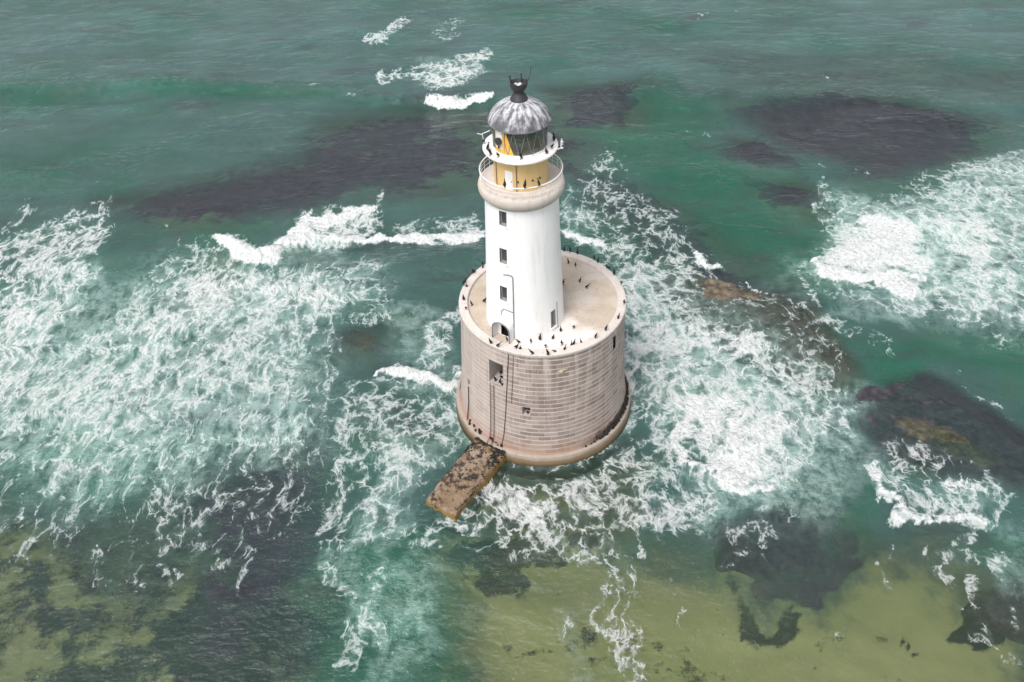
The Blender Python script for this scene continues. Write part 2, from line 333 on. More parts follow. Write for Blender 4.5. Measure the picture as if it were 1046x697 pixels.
    ('e', -19.33, 29.64, 1.931, 0.2546, 0.6787, 1.15, 0.75),
    ('e', -18.98, 29.61, 1.895, 0.2451, 0.6651, 1.15, 0.75),
    ('e', -18.63, 29.58, 1.86, 0.2359, 0.6519, 1.15, 0.75),
    ('e', -18.28, 29.55, 1.827, 0.227, 0.6392, 1.15, 0.75),
    ('e', -17.92, 29.52, 1.794, 0.2184, 0.6268, 1.15, 0.75),
    ('e', -17.57, 29.5, 1.762, 0.21, 0.6148, 1.15, 0.75),
    ('e', -17.22, 29.47, 1.731, 0.2019, 0.6031, 1.15, 0.75),
    ('e', -16.87, 29.44, 1.701, 0.1941, 0.5918, 1.15, 0.75),
    ('e', -16.52, 29.41, 1.672, 0.1865, 0.5808, 1.15, 0.75),
    ('e', -16.17, 29.38, 1.643, 0.1791, 0.5701, 1.15, 0.75),
    ('e', -15.81, 29.35, 1.616, 0.172, 0.5598, 1.15, 0.75),
    ('e', -15.46, 29.32, 1.589, 0.1651, 0.5497, 1.15, 0.75),
    ('e', -15.07, 29.34, 1.537, 0.1553, 0.5306, 1.15, 0.75),
    ('e', -14.67, 29.37, 1.488, 0.146, 0.5125, 1.15, 0.75),
    ('e', -14.28, 29.39, 1.441, 0.1372, 0.4953, 1.15, 0.75),
    ('e', -13.88, 29.42, 1.396, 0.1289, 0.4789, 1.15, 0.75),
    ('e', -13.49, 29.44, 1.353, 0.121, 0.4633, 1.15, 0.75),
    ('e', -13.09, 29.47, 1.312, 0.1136, 0.4484, 1.15, 0.75),
    ('e', -12.7, 29.49, 1.274, 0.1065, 0.4343, 1.15, 0.75),
    ('e', -12.3, 29.52, 1.236, 0.09983, 0.4208, 1.15, 0.75),
    ('e', -11.91, 29.54, 1.201, 0.09348, 0.4079, 1.15, 0.75),
    ('e', -11.51, 29.57, 1.167, 0.08745, 0.3956, 1.15, 0.75),
    ('e', -11.06, 29.71, 1.132, 0.08103, 0.3825, 1.15, 0.75),
    ('e', -10.6, 29.84, 1.099, 0.07496, 0.37, 1.15, 0.75),
    ('e', -10.14, 29.98, 1.067, 0.06919, 0.3581, 1.15, 0.75),
    ('e', -9.68, 30.12, 1.037, 0.06372, 0.3468, 1.15, 0.75),
    ('e', -9.23, 30.26, 1.008, 0.05852, 0.3359, 1.15, 0.75),
    ('e', -8.77, 30.39, 0.9801, 0.05359, 0.3255, 1.15, 0.75),
    ('e', -8.31, 30.53, 0.9533, 0.0489, 0.3156, 1.15, 0.75),
    ('e', -7.84, 30.67, 0.9275, 0.04445, 0.306, 1.15, 0.75),
    ('e', -7.38, 30.81, 0.9027, 0.04021, 0.2969, 1.15, 0.75),
    ('e', -6.92, 30.95, 0.8789, 0.03618, 0.2882, 1.15, 0.75),
    ('e', -33.06, 30.9, 0.8609, 0.1979, 0.3295, 1.0, 0.5),
    ('e', -32.68, 31.24, 0.9066, 0.2054, 0.3442, 1.0, 0.5),
    ('e', -32.3, 31.59, 0.9563, 0.2136, 0.36, 1.0, 0.5),
    ('e', -31.92, 31.93, 1.011, 0.2224, 0.3773, 1.0, 0.5),
    ('e', -31.54, 32.28, 1.07, 0.2319, 0.3961, 1.0, 0.5),
    ('e', -31.15, 32.63, 1.135, 0.2423, 0.4166, 1.0, 0.5),
    ('e', -30.77, 32.98, 1.206, 0.2536, 0.4391, 1.0, 0.5),
    ('e', -30.38, 33.33, 1.285, 0.2659, 0.4639, 1.0, 0.5),
    ('e', -29.99, 33.69, 1.372, 0.2795, 0.4912, 1.0, 0.5),
    ('e', -29.6, 34.04, 1.468, 0.2944, 0.5215, 1.0, 0.5),
    ('e', -29.3, 34.33, 1.463, 0.2897, 0.5161, 1.0, 0.5),
    ('e', -29.01, 34.62, 1.457, 0.285, 0.5109, 1.0, 0.5),
    ('e', -28.72, 34.91, 1.452, 0.2804, 0.5056, 1.0, 0.5),
    ('e', -28.42, 35.2, 1.446, 0.2758, 0.5005, 1.0, 0.5),
    ('e', -28.13, 35.5, 1.441, 0.2712, 0.4953, 1.0, 0.5),
    ('e', -27.83, 35.79, 1.435, 0.2667, 0.4903, 1.0, 0.5),
    ('e', -27.53, 36.08, 1.43, 0.2622, 0.4852, 1.0, 0.5),
    ('e', -27.23, 36.38, 1.424, 0.2577, 0.4802, 1.0, 0.5),
    ('e', -26.92, 36.62, 1.52, 0.2713, 0.5095, 1.0, 0.5),
    ('e', -26.61, 36.85, 1.625, 0.2862, 0.5419, 1.0, 0.5),
    ('e', -26.29, 37.09, 1.743, 0.3026, 0.5777, 1.0, 0.5),
    ('e', -25.98, 37.32, 1.874, 0.3208, 0.6177, 1.0, 0.5),
    ('e', -25.66, 37.56, 2.02, 0.341, 0.6624, 1.0, 0.5),
    ('e', -25.35, 37.8, 2.186, 0.3636, 0.7125, 1.0, 0.5),
    ('e', -25.03, 38.04, 2.373, 0.3889, 0.7692, 1.0, 0.5),
    ('e', -24.71, 38.27, 2.586, 0.4175, 0.8335, 1.0, 0.5),
    ('e', -24.39, 38.51, 2.829, 0.4499, 0.907, 1.0, 0.5),
    ('e', -24.07, 38.76, 3.11, 0.487, 0.9914, 1.0, 0.5),
    ('p', [(-33.67, 33.77), (-24.22, 39.81), (-22.15, 34.86), (-23.17, 29.48), (-31.32, 28.98)], 2, 0.68),
    ('e', -9.73, 34.2, 0.08221, -0.01848, 0.05842, 0.52, 0.6),
    ('e', -8.28, 31.72, 0.1393, 0.01413, 0.1803, 0.75, 0.6),
    ('e', -24.07, 38.76, 1.99, 0.3117, 0.6345, 0.45, 0.6),
    ('e', -23.89, 39.18, 1.979, 0.3067, 0.6265, 0.45, 0.6),
    ('e', -23.72, 39.6, 1.968, 0.3017, 0.6187, 0.45, 0.6),
    ('e', -23.54, 40.03, 1.957, 0.2968, 0.6109, 0.45, 0.6),
    ('e', -23.35, 40.46, 1.946, 0.292, 0.6032, 0.45, 0.6),
    ('e', -23.17, 40.9, 1.935, 0.2872, 0.5955, 0.45, 0.6),
    ('e', -22.99, 41.33, 1.924, 0.2824, 0.588, 0.45, 0.6),
    ('e', -22.81, 41.77, 1.913, 0.2777, 0.5805, 0.45, 0.6),
    ('e', -22.62, 42.21, 1.902, 0.273, 0.5731, 0.45, 0.6),
    ('e', -22.43, 42.65, 1.892, 0.2683, 0.5658, 0.45, 0.6),
    ('p', [(-20.76, 34.79), (-7.79, 37.84), (-7.57, 30.52), (-19.51, 29.98)], 3, 0.36),
    ('e', -27.15, 20.72, 0.01795, 0.004974, 0.0378, 0.58, 0.6),
    ('e', -20.11, 14.71, 0.07916, 0.01212, 0.0352, 0.42, 0.6),
    ('e', -17.96, 3.57, 9.585, 1.416, 5.095, 1.2, 0.8),
    ('e', -17.69, 3.71, 7.323, 1.062, 3.877, 1.2, 0.8),
    ('e', -17.41, 3.85, 5.773, 0.8224, 3.044, 1.2, 0.8),
    ('e', -17.14, 3.99, 4.666, 0.6524, 2.45, 1.2, 0.8),
    ('e', -16.86, 4.13, 3.847, 0.5278, 2.013, 1.2, 0.8),
    ('e', -16.58, 4.28, 3.226, 0.4341, 1.681, 1.2, 0.8),
    ('e', -16.3, 4.42, 2.742, 0.3618, 1.423, 1.2, 0.8),
    ('e', -16.03, 4.56, 2.359, 0.3051, 1.22, 1.2, 0.8),
    ('e', -15.62, 4.54, 2.176, 0.2734, 1.123, 1.2, 0.8),
    ('e', -15.21, 4.53, 2.013, 0.2457, 1.037, 1.2, 0.8),
    ('e', -14.8, 4.51, 1.868, 0.2212, 0.9607, 1.2, 0.8),
    ('e', -14.39, 4.5, 1.738, 0.1995, 0.8925, 1.2, 0.8),
    ('e', -13.98, 4.49, 1.621, 0.1803, 0.8313, 1.2, 0.8),
    ('e', -13.58, 4.47, 1.516, 0.1631, 0.7762, 1.2, 0.8),
    ('e', -13.17, 4.46, 1.421, 0.1477, 0.7264, 1.2, 0.8),
    ('e', -12.76, 4.44, 1.334, 0.1339, 0.6812, 1.2, 0.8),
    ('e', -12.38, 4.38, 1.374, 0.1333, 0.7014, 1.2, 0.8),
    ('e', -12.01, 4.31, 1.416, 0.1326, 0.7224, 1.2, 0.8),
    ('e', -11.63, 4.25, 1.459, 0.1319, 0.7445, 1.2, 0.8),
    ('e', -11.25, 4.18, 1.505, 0.131, 0.7675, 1.2, 0.8),
    ('e', -10.88, 4.12, 1.553, 0.13, 0.7917, 1.2, 0.8),
    ('e', -10.5, 4.05, 1.602, 0.1288, 0.817, 1.2, 0.8),
    ('e', -10.13, 3.99, 1.655, 0.1275, 0.8436, 1.2, 0.8),
    ('e', -9.75, 3.93, 1.709, 0.1261, 0.8714, 1.2, 0.8),
    ('e', -9.38, 3.86, 1.767, 0.1244, 0.9007, 1.2, 0.8),
    ('e', -11.66, 8.83, 0.1171, 0.009968, 0.04763, 0.55, 0.6),
    ('e', -10.53, 12.53, 0.1863, 0.01492, 0.1012, 0.5, 0.6),
    ('p', [(-21.01, 1.76), (-16.43, 3.37), (-8.33, 2.04), (-8.12, -2.85), (-11.09, -10.2), (-12.01, -15.62), (-17.51, -17.5), (-19.9, -11.1)], 4, 0.47),
    ('e', -18.49, -1.15, 0.1868, 0.01563, 0.08168, 0.5, 0.6),
    ('e', -19.83, -1.11, 0.3662, 0.06267, 0.2144, 0.52, 0.6),
    ('e', -19.81, -2.13, 0.3733, 0.06435, 0.2228, 0.52, 0.6),
    ('e', -19.78, -3.14, 0.3805, 0.06605, 0.2314, 0.52, 0.6),
    ('e', -19.75, -4.12, 0.3877, 0.06778, 0.2403, 0.52, 0.6),
    ('e', -19.72, -5.09, 0.395, 0.06954, 0.2494, 0.52, 0.6),
    ('e', -19.7, -6.04, 0.4023, 0.07133, 0.2588, 0.52, 0.6),
    ('e', -19.67, -6.97, 0.4097, 0.07314, 0.2684, 0.52, 0.6),
    ('e', -19.65, -7.89, 0.4172, 0.07499, 0.2783, 0.52, 0.6),
    ('e', -19.62, -8.79, 0.4248, 0.07686, 0.2885, 0.52, 0.6),
    ('e', -19.5, -9.67, 0.4325, 0.07836, 0.2988, 0.52, 0.6),
    ('e', -19.38, -10.54, 0.4402, 0.07987, 0.3094, 0.52, 0.6),
    ('e', -19.27, -11.4, 0.4481, 0.0814, 0.3203, 0.52, 0.6),
    ('e', -19.15, -12.24, 0.456, 0.08294, 0.3315, 0.52, 0.6),
    ('e', -19.04, -13.06, 0.4639, 0.0845, 0.343, 0.52, 0.6),
    ('e', -18.93, -13.87, 0.472, 0.08607, 0.3548, 0.52, 0.6),
    ('e', -18.82, -14.67, 0.4801, 0.08766, 0.3669, 0.52, 0.6),
    ('e', -18.72, -15.46, 0.4882, 0.08926, 0.3792, 0.52, 0.6),
    ('e', -13.57, -3.99, 0.3076, 0.03539, 0.1843, 0.5, 0.6),
    ('e', -13.84, -4.92, 0.3131, 0.03713, 0.1912, 0.5, 0.6),
    ('e', -14.11, -5.84, 0.3186, 0.03891, 0.1983, 0.5, 0.6),
    ('e', -14.37, -6.74, 0.3242, 0.04073, 0.2056, 0.5, 0.6),
    ('e', -14.63, -7.62, 0.3298, 0.0426, 0.2131, 0.5, 0.6),
    ('e', -14.88, -8.49, 0.3355, 0.04451, 0.2208, 0.5, 0.6),
    ('e', -15.13, -9.35, 0.3412, 0.04647, 0.2288, 0.5, 0.6),
    ('e', -15.38, -10.18, 0.3469, 0.04848, 0.2369, 0.5, 0.6),
    ('e', -15.62, -11.01, 0.3527, 0.05053, 0.2453, 0.5, 0.6),
    ('e', -15.85, -11.82, 0.3586, 0.05263, 0.2539, 0.5, 0.6),
    ('e', -16.09, -12.62, 0.3645, 0.05477, 0.2628, 0.5, 0.6),
    ('e', -16.31, -13.41, 0.3704, 0.05696, 0.2718, 0.5, 0.6),
    ('e', -14.24, -15.57, 0.1032, -0.04815, 0.2011, 0.5, 0.6),
    ('e', -10.52, -17.67, 0.08319, 0.02345, 0.7181, 0.35, 0.6),
    ('e', -17.82, -15.48, 0.5564, 0.09633, 0.4302, 0.4, 0.6),
    ('e', -17.79, -16.16, 0.5647, 0.09824, 0.4431, 0.4, 0.6),
    ('e', -17.77, -16.84, 0.573, 0.1002, 0.4563, 0.4, 0.6),
    ('e', -17.74, -17.5, 0.5814, 0.1021, 0.4698, 0.4, 0.6),
    ('e', -17.72, -18.15, 0.5899, 0.1041, 0.4835, 0.4, 0.6),
    ('e', -17.69, -18.8, 0.5984, 0.1061, 0.4976, 0.4, 0.6),
    ('e', -17.67, -19.43, 0.607, 0.1081, 0.512, 0.4, 0.6),
    ('e', -17.64, -20.06, 0.6156, 0.1102, 0.5267, 0.4, 0.6),
    ('e', -17.62, -20.68, 0.6244, 0.1123, 0.5416, 0.4, 0.6),
    ('e', -17.59, -21.29, 0.6331, 0.1144, 0.557, 0.4, 0.6),
    ('e', -17.33, -21.86, 0.6417, 0.1146, 0.5712, 0.4, 0.6),
    ('e', -17.08, -22.42, 0.6503, 0.1149, 0.5857, 0.4, 0.6),
    ('e', -16.83, -22.97, 0.6589, 0.1151, 0.6005, 0.4, 0.6),
    ('e', -16.58, -23.52, 0.6677, 0.1153, 0.6156, 0.4, 0.6),
    ('e', -16.33, -24.06, 0.6765, 0.1155, 0.631, 0.4, 0.6),
    ('e', -16.09, -24.59, 0.6853, 0.1156, 0.6467, 0.4, 0.6),
    ('e', -15.85, -25.12, 0.6942, 0.1158, 0.6627, 0.4, 0.6),
    ('e', -15.61, -25.64, 0.7032, 0.1158, 0.679, 0.4, 0.6),
    ('e', -15.56, -26.22, 0.7132, 0.1177, 0.6983, 0.4, 0.6),
    ('e', -15.51, -26.79, 0.7233, 0.1197, 0.7181, 0.4, 0.6),
    ('e', -15.46, -27.36, 0.7334, 0.1216, 0.7383, 0.4, 0.6),
    ('e', -15.41, -27.91, 0.7437, 0.1236, 0.7589, 0.4, 0.6),
    ('e', -15.36, -28.46, 0.754, 0.1255, 0.78, 0.4, 0.6),
    ('e', -15.32, -29.01, 0.7644, 0.1275, 0.8015, 0.4, 0.6),
    ('e', -15.27, -29.54, 0.7748, 0.1295, 0.8234, 0.4, 0.6),
    ('e', -14.52, -20.44, 0.7157, 0.103, 0.6081, 0.38, 0.6),
    ('e', -14.5, -21.01, 0.7252, 0.1047, 0.6243, 0.38, 0.6),
    ('e', -14.48, -21.58, 0.7347, 0.1065, 0.6408, 0.38, 0.6),
    ('e', -14.46, -22.14, 0.7443, 0.1083, 0.6576, 0.38, 0.6),
    ('e', -14.44, -22.69, 0.7539, 0.1102, 0.6748, 0.38, 0.6),
    ('e', -14.42, -23.24, 0.7636, 0.112, 0.6922, 0.38, 0.6),
    ('e', -14.4, -23.78, 0.7734, 0.1139, 0.7101, 0.38, 0.6),
    ('e', -14.39, -24.31, 0.7832, 0.1158, 0.7282, 0.38, 0.6),
    ('e', -14.37, -24.83, 0.7931, 0.1177, 0.7467, 0.38, 0.6),
    ('e', -14.53, -25.29, 0.8017, 0.1211, 0.7638, 0.38, 0.6),
    ('e', -14.69, -25.75, 0.8103, 0.1245, 0.7811, 0.38, 0.6),
    ('e', -14.85, -26.19, 0.819, 0.128, 0.7988, 0.38, 0.6),
    ('e', -15.01, -26.64, 0.8277, 0.1316, 0.8167, 0.38, 0.6),
    ('e', -15.16, -27.07, 0.8365, 0.1352, 0.835, 0.38, 0.6),
    ('e', -15.31, -27.51, 0.8453, 0.1388, 0.8535, 0.38, 0.6),
    ('e', -15.47, -27.94, 0.8542, 0.1425, 0.8724, 0.38, 0.6),
    ('e', -15.62, -28.36, 0.8631, 0.1463, 0.8916, 0.38, 0.6),
    ('e', -15.77, -28.78, 0.872, 0.1501, 0.9111, 0.38, 0.6),
    ('e', -13.07, -25.69, 0.1767, 0.0276, 0.3769, 0.32, 0.6),
    ('p', [(-8.05, -14.68), (-3.58, -9.01), (0.18, -9.82), (4.91, -9.26), (8.26, -4.68), (8.78, -8.42), (5.01, -18.04), (2.32, -19.89), (-1.85, -17.88), (-9.24, -17.21)], 2.5, 0.56),
    ('e', -2.67, -13.22, 0.04863, 0.001282, 0.0658, 0.72, 0.6),
    ('e', -4.05, -10.17, 0.7906, 0.01862, 0.5214, 0.6, 0.6),
    ('e', -3.52, -10.21, 0.7918, 0.01436, 0.5223, 0.6, 0.6),
    ('e', -3.0, -10.25, 0.793, 0.0101, 0.5233, 0.6, 0.6),
    ('e', -2.47, -10.3, 0.7942, 0.005823, 0.5243, 0.6, 0.6),
    ('e', -1.94, -10.34, 0.7954, 0.001535, 0.5253, 0.6, 0.6),
    ('e', -1.42, -10.39, 0.7966, -0.002765, 0.5264, 0.6, 0.6),
    ('e', -0.9, -10.43, 0.7978, -0.007076, 0.5276, 0.6, 0.6),
    ('e', -0.37, -10.47, 0.799, -0.0114, 0.5288, 0.6, 0.6),
    ('e', 0.15, -10.52, 0.8002, -0.01573, 0.5301, 0.6, 0.6),
    ('e', 0.69, -10.43, 0.7994, -0.0201, 0.5286, 0.6, 0.6),
    ('e', 1.22, -10.35, 0.7985, -0.02445, 0.5272, 0.6, 0.6),
    ('e', 1.76, -10.27, 0.7976, -0.02879, 0.5259, 0.6, 0.6),
    ('e', 2.3, -10.18, 0.7968, -0.03312, 0.5246, 0.6, 0.6),
    ('e', 2.84, -10.1, 0.7959, -0.03744, 0.5233, 0.6, 0.6),
    ('e', 3.38, -10.01, 0.795, -0.04175, 0.5221, 0.6, 0.6),
    ('e', 3.92, -9.93, 0.7941, -0.04604, 0.521, 0.6, 0.6),
    ('e', 4.37, -9.58, 0.7888, -0.04919, 0.5141, 0.6, 0.6),
    ('e', 4.83, -9.22, 0.7836, -0.05229, 0.5073, 0.6, 0.6),
    ('e', 5.3, -8.86, 0.7783, -0.05534, 0.5006, 0.6, 0.6),
    ('e', 5.76, -8.5, 0.773, -0.05834, 0.494, 0.6, 0.6),
    ('e', 6.23, -8.14, 0.7678, -0.0613, 0.4875, 0.6, 0.6),
    ('e', 6.7, -7.78, 0.7626, -0.06422, 0.4812, 0.6, 0.6),
    ('e', 7.18, -7.41, 0.7574, -0.06709, 0.4749, 0.6, 0.6),
    ('e', -8.42, -16.22, 0.2664, 0.038, 0.9705, 0.6, 0.6),
    ('e', -5.32, -17.0, 0.1464, 0.01972, 0.6971, 0.5, 0.6),
    ('e', 1.43, -12.79, 0.1936, -0.005549, 0.1735, 0.5, 0.6),
    ('p', [(8.88, 0.72), (15.04, 0.5), (16.06, -4.93), (16.74, -10.98), (13.9, -16.27), (6.72, -18.08), (4.2, -17.53), (5.61, -11.8), (9.08, -5.98)], 3, 0.54),
    ('e', 3.6, -18.49, 0.2839, -0.01759, 0.2236, 0.42, 0.6),
    ('e', 3.88, -19.33, 0.2894, -0.01906, 0.2324, 0.42, 0.6),
    ('e', 4.14, -20.16, 0.2951, -0.02057, 0.2415, 0.42, 0.6),
    ('e', 4.4, -20.97, 0.3007, -0.02213, 0.2509, 0.42, 0.6),
    ('e', 4.66, -21.77, 0.3065, -0.02374, 0.2605, 0.42, 0.6),
    ('e', 4.9, -22.66, 0.3131, -0.02547, 0.2718, 0.42, 0.6),
    ('e', 5.13, -23.53, 0.3197, -0.02725, 0.2835, 0.42, 0.6),
    ('e', 5.36, -24.39, 0.3264, -0.0291, 0.2956, 0.42, 0.6),
    ('e', 5.59, -25.23, 0.3332, -0.031, 0.308, 0.42, 0.6),
    ('e', 5.81, -26.05, 0.3401, -0.03297, 0.3208, 0.42, 0.6),
    ('e', 5.87, -26.8, 0.3466, -0.03429, 0.3331, 0.42, 0.6),
    ('e', 5.94, -27.54, 0.3531, -0.03563, 0.3457, 0.42, 0.6),
    ('e', 6.01, -28.27, 0.3596, -0.03702, 0.3586, 0.42, 0.6),
    ('e', 6.07, -28.98, 0.3662, -0.03843, 0.3719, 0.42, 0.6),
    ('e', 6.13, -29.68, 0.3729, -0.03988, 0.3856, 0.42, 0.6),
    ('e', 5.16, -20.88, 0.7417, -0.06095, 0.6181, 0.42, 0.6),
    ('e', 4.97, -21.44, 0.7513, -0.0606, 0.6341, 0.42, 0.6),
    ('e', 4.78, -22.0, 0.7609, -0.06023, 0.6504, 0.42, 0.6),
    ('e', 4.59, -22.54, 0.7706, -0.05983, 0.667, 0.42, 0.6),
    ('e', 4.41, -23.09, 0.7804, -0.05941, 0.684, 0.42, 0.6),
    ('e', 4.23, -23.62, 0.7902, -0.05896, 0.7013, 0.42, 0.6),
    ('e', 4.05, -24.15, 0.8001, -0.05849, 0.7189, 0.42, 0.6),
    ('e', 3.87, -24.67, 0.81, -0.058, 0.7369, 0.42, 0.6),
    ('e', 3.7, -25.19, 0.82, -0.05748, 0.7552, 0.42, 0.6),
    ('e', 3.9, -25.65, 0.8295, -0.06065, 0.7727, 0.42, 0.6),
    ('e', 4.1, -26.1, 0.8391, -0.06389, 0.7905, 0.42, 0.6),
    ('e', 4.3, -26.55, 0.8487, -0.06718, 0.8087, 0.42, 0.6),
    ('e', 4.5, -27.0, 0.8583, -0.07054, 0.8271, 0.42, 0.6),
    ('e', 4.69, -27.44, 0.868, -0.07397, 0.8459, 0.42, 0.6),
    ('e', 4.89, -27.87, 0.8778, -0.07746, 0.865, 0.42, 0.6),
    ('e', 5.08, -28.3, 0.8876, -0.08101, 0.8845, 0.42, 0.6),
    ('e', 5.26, -28.73, 0.8975, -0.08464, 0.9043, 0.42, 0.6),
    ('e', 5.45, -29.15, 0.9075, -0.08832, 0.9244, 0.42, 0.6),
    ('e', 7.57, -18.1, 0.0857, -0.002886, 0.327, 0.42, 0.6),
    ('e', 10.52, -20.99, 4.078, -0.588, 3.453, 0.28, 0.6),
    ('e', 10.44, -21.23, 4.1, -0.5892, 3.49, 0.28, 0.6),
    ('e', 10.36, -21.47, 4.122, -0.5904, 3.527, 0.28, 0.6),
    ('e', 10.28, -21.7, 4.145, -0.5916, 3.565, 0.28, 0.6),
    ('e', 10.19, -21.94, 4.167, -0.5927, 3.602, 0.28, 0.6),
    ('e', 10.11, -22.17, 4.189, -0.5939, 3.641, 0.28, 0.6),
    ('e', 10.04, -22.4, 4.212, -0.595, 3.679, 0.28, 0.6),
    ('e', 9.96, -22.63, 4.234, -0.5962, 3.718, 0.28, 0.6),
    ('e', 9.88, -22.86, 4.257, -0.5973, 3.757, 0.28, 0.6),
    ('e', 9.8, -23.08, 4.279, -0.5984, 3.796, 0.28, 0.6),
    ('e', 9.72, -23.31, 4.302, -0.5995, 3.836, 0.28, 0.6),
    ('e', 9.64, -23.54, 4.325, -0.6006, 3.876, 0.28, 0.6),
    ('e', 9.57, -23.76, 4.348, -0.6016, 3.916, 0.28, 0.6),
    ('e', 9.49, -23.98, 4.371, -0.6027, 3.957, 0.28, 0.6),
    ('e', 9.41, -24.2, 4.394, -0.6038, 3.998, 0.28, 0.6),
    ('e', 9.34, -24.42, 4.417, -0.6048, 4.039, 0.28, 0.6),
    ('e', 9.26, -24.64, 4.44, -0.6058, 4.081, 0.28, 0.6),
    ('e', 9.19, -24.86, 4.463, -0.6068, 4.123, 0.28, 0.6),
    ('e', 9.11, -25.08, 4.486, -0.6078, 4.165, 0.28, 0.6),
    ('e', 9.04, -25.29, 4.509, -0.6088, 4.208, 0.28, 0.6),
    ('e', -0.21, -19.83, 2.202, -0.04382, 1.784, 0.35, 0.6),
    ('e', 0.09, -19.74, 2.199, -0.05112, 1.778, 0.35, 0.6),
    ('e', 0.39, -19.66, 2.195, -0.05839, 1.772, 0.35, 0.6),
    ('e', 0.69, -19.57, 2.192, -0.06564, 1.765, 0.35, 0.6),
    ('e', 0.99, -19.48, 2.188, -0.07287, 1.759, 0.35, 0.6),
    ('e', 1.29, -19.39, 2.185, -0.08007, 1.753, 0.35, 0.6),
    ('e', 1.59, -19.31, 2.181, -0.08724, 1.747, 0.35, 0.6),
    ('e', 1.9, -19.22, 2.178, -0.09439, 1.741, 0.35, 0.6),
    ('e', 2.2, -19.13, 2.174, -0.1015, 1.735, 0.35, 0.6),
    ('e', 2.5, -19.04, 2.171, -0.1086, 1.729, 0.35, 0.6),
    ('e', 2.8, -18.95, 2.167, -0.1157, 1.724, 0.35, 0.6),
    ('p', [(3.9, 42.48), (8.46, 49.37), (12.81, 55.31), (15.02, 41.82), (19.62, 35.06), (22.11, 26.74), (24.86, 16.45), (17.84, 16.76), (11.2, 20.96), (4.2, 27.65)], 4, 0.4),
    ('e', 11.75, 44.79, 0.234, -0.03615, 0.02813, 0.44, 0.6),
    ('e', 7.51, 36.99, 0.07741, -0.002535, 0.06077, 0.42, 0.6),
    ('e', 3.63, 29.02, 0.4822, -0.01714, 0.1617, 1.15, 0.8),
    ('e', 4.27, 28.72, 0.4675, -0.01885, 0.1576, 1.15, 0.8),
    ('e', 4.9, 28.42, 0.4535, -0.02045, 0.1537, 1.15, 0.8),
    ('e', 5.53, 28.12, 0.4402, -0.02195, 0.15, 1.15, 0.8),
    ('e', 6.16, 27.81, 0.4275, -0.02336, 0.1465, 1.15, 0.8),
    ('e', 6.79, 27.52, 0.4154, -0.02468, 0.1431, 1.15, 0.8),
    ('e', 7.48, 27.26, 0.4747, -0.03069, 0.1645, 1.15, 0.8),
    ('e', 8.16, 27.0, 0.5473, -0.03826, 0.1907, 1.15, 0.8),
    ('e', 8.85, 26.75, 0.6376, -0.04791, 0.2233, 1.15, 0.8),
    ('e', 9.53, 26.5, 0.7515, -0.06041, 0.2648, 1.15, 0.8),
    ('e', 11.92, 27.26, 0.07687, 0.02038, 0.09703, 0.58, 0.6),
    ('p', [(9.36, 24.78), (19.39, 25.79), (22.92, 18.44), (19.16, 11.3), (22.88, 7.81), (30.35, 3.61), (29.4, -2.74), (24.76, -5.21), (21.91, -12.24), (16.51, -12.1), (13.48, -8.56), (13.57, -2.22), (9.23, -0.7), (10.76, 17.08)], 4, 0.56),
    ('e', 12.53, 17.0, 0.1228, -0.0152, 0.0165, 0.68, 0.6),
    ('e', 14.27, 8.97, 0.03245, -0.003338, 0.04137, 0.76, 0.6),
    ('e', 19.55, 7.62, 0.01875, 0.01415, 0.07246, 0.74, 0.6),
    ('e', 13.32, 2.74, 0.0468, -0.00374, 0.09523, 0.72, 0.6),
    ('e', 10.21, 4.82, 3.473, -0.3617, 1.744, 1.05, 0.8),
    ('e', 10.15, 4.38, 3.308, -0.3445, 1.674, 1.05, 0.8),
    ('e', 10.1, 3.95, 3.156, -0.3286, 1.609, 1.05, 0.8),
    ('e', 10.05, 3.52, 3.015, -0.3139, 1.549, 1.05, 0.8),
    ('e', 10.0, 3.1, 2.884, -0.3003, 1.493, 1.05, 0.8),
    ('e', 9.95, 2.67, 2.763, -0.2876, 1.441, 1.05, 0.8),
    ('e', 9.89, 2.25, 2.65, -0.2758, 1.392, 1.05, 0.8),
    ('e', 9.84, 1.84, 2.544, -0.2648, 1.347, 1.05, 0.8),
    ('e', 9.76, 1.45, 2.873, -0.298, 1.531, 1.05, 0.8),
    ('e', 9.68, 1.07, 3.265, -0.3377, 1.752, 1.05, 0.8),
    ('e', 9.6, 0.69, 3.741, -0.3856, 2.021, 1.05, 0.8),
    ('e', 9.52, 0.32, 4.325, -0.4443, 2.352, 1.05, 0.8),
    ('e', 9.44, -0.06, 5.05, -0.5172, 2.765, 1.05, 0.8),
    ('e', 9.36, -0.43, 5.968, -0.6092, 3.289, 1.05, 0.8),
    ('e', 17.27, -1.25, 0.02552, -0.002335, 0.07909, 0.95, 0.6),
    ('e', 18.0, -4.99, 0.02722, 0.006436, 0.05505, 0.92, 0.6),
    ('e', 17.47, -8.44, 0.03354, -0.004791, 0.07923, 1.0, 0.6),
    ('e', 22.19, -3.83, 0.05342, -0.01081, 0.07759, 0.8, 0.6),
    ('e', 18.0, -4.99, 0.02416, -0.004355, 0.02361, 0.72, 0.6),
    ('e', 23.13, -7.65, 0.124, -0.03079, 0.08408, 0.55, 0.6),
    ('e', 12.84, -6.72, 6.766, -0.9737, 4.259, 1.15, 0.8),
    ('e', 13.05, -6.89, 6.159, -0.901, 3.893, 1.15, 0.8),
    ('e', 13.26, -7.05, 5.632, -0.8373, 3.575, 1.15, 0.8),
    ('e', 13.47, -7.22, 5.171, -0.7811, 3.296, 1.15, 0.8),
    ('e', 13.68, -7.38, 4.766, -0.7313, 3.051, 1.15, 0.8),
    ('e', 13.89, -7.55, 4.408, -0.6868, 2.834, 1.15, 0.8),
    ('e', 14.1, -7.71, 4.09, -0.647, 2.64, 1.15, 0.8),
    ('e', 14.31, -7.88, 3.806, -0.6111, 2.467, 1.15, 0.8),
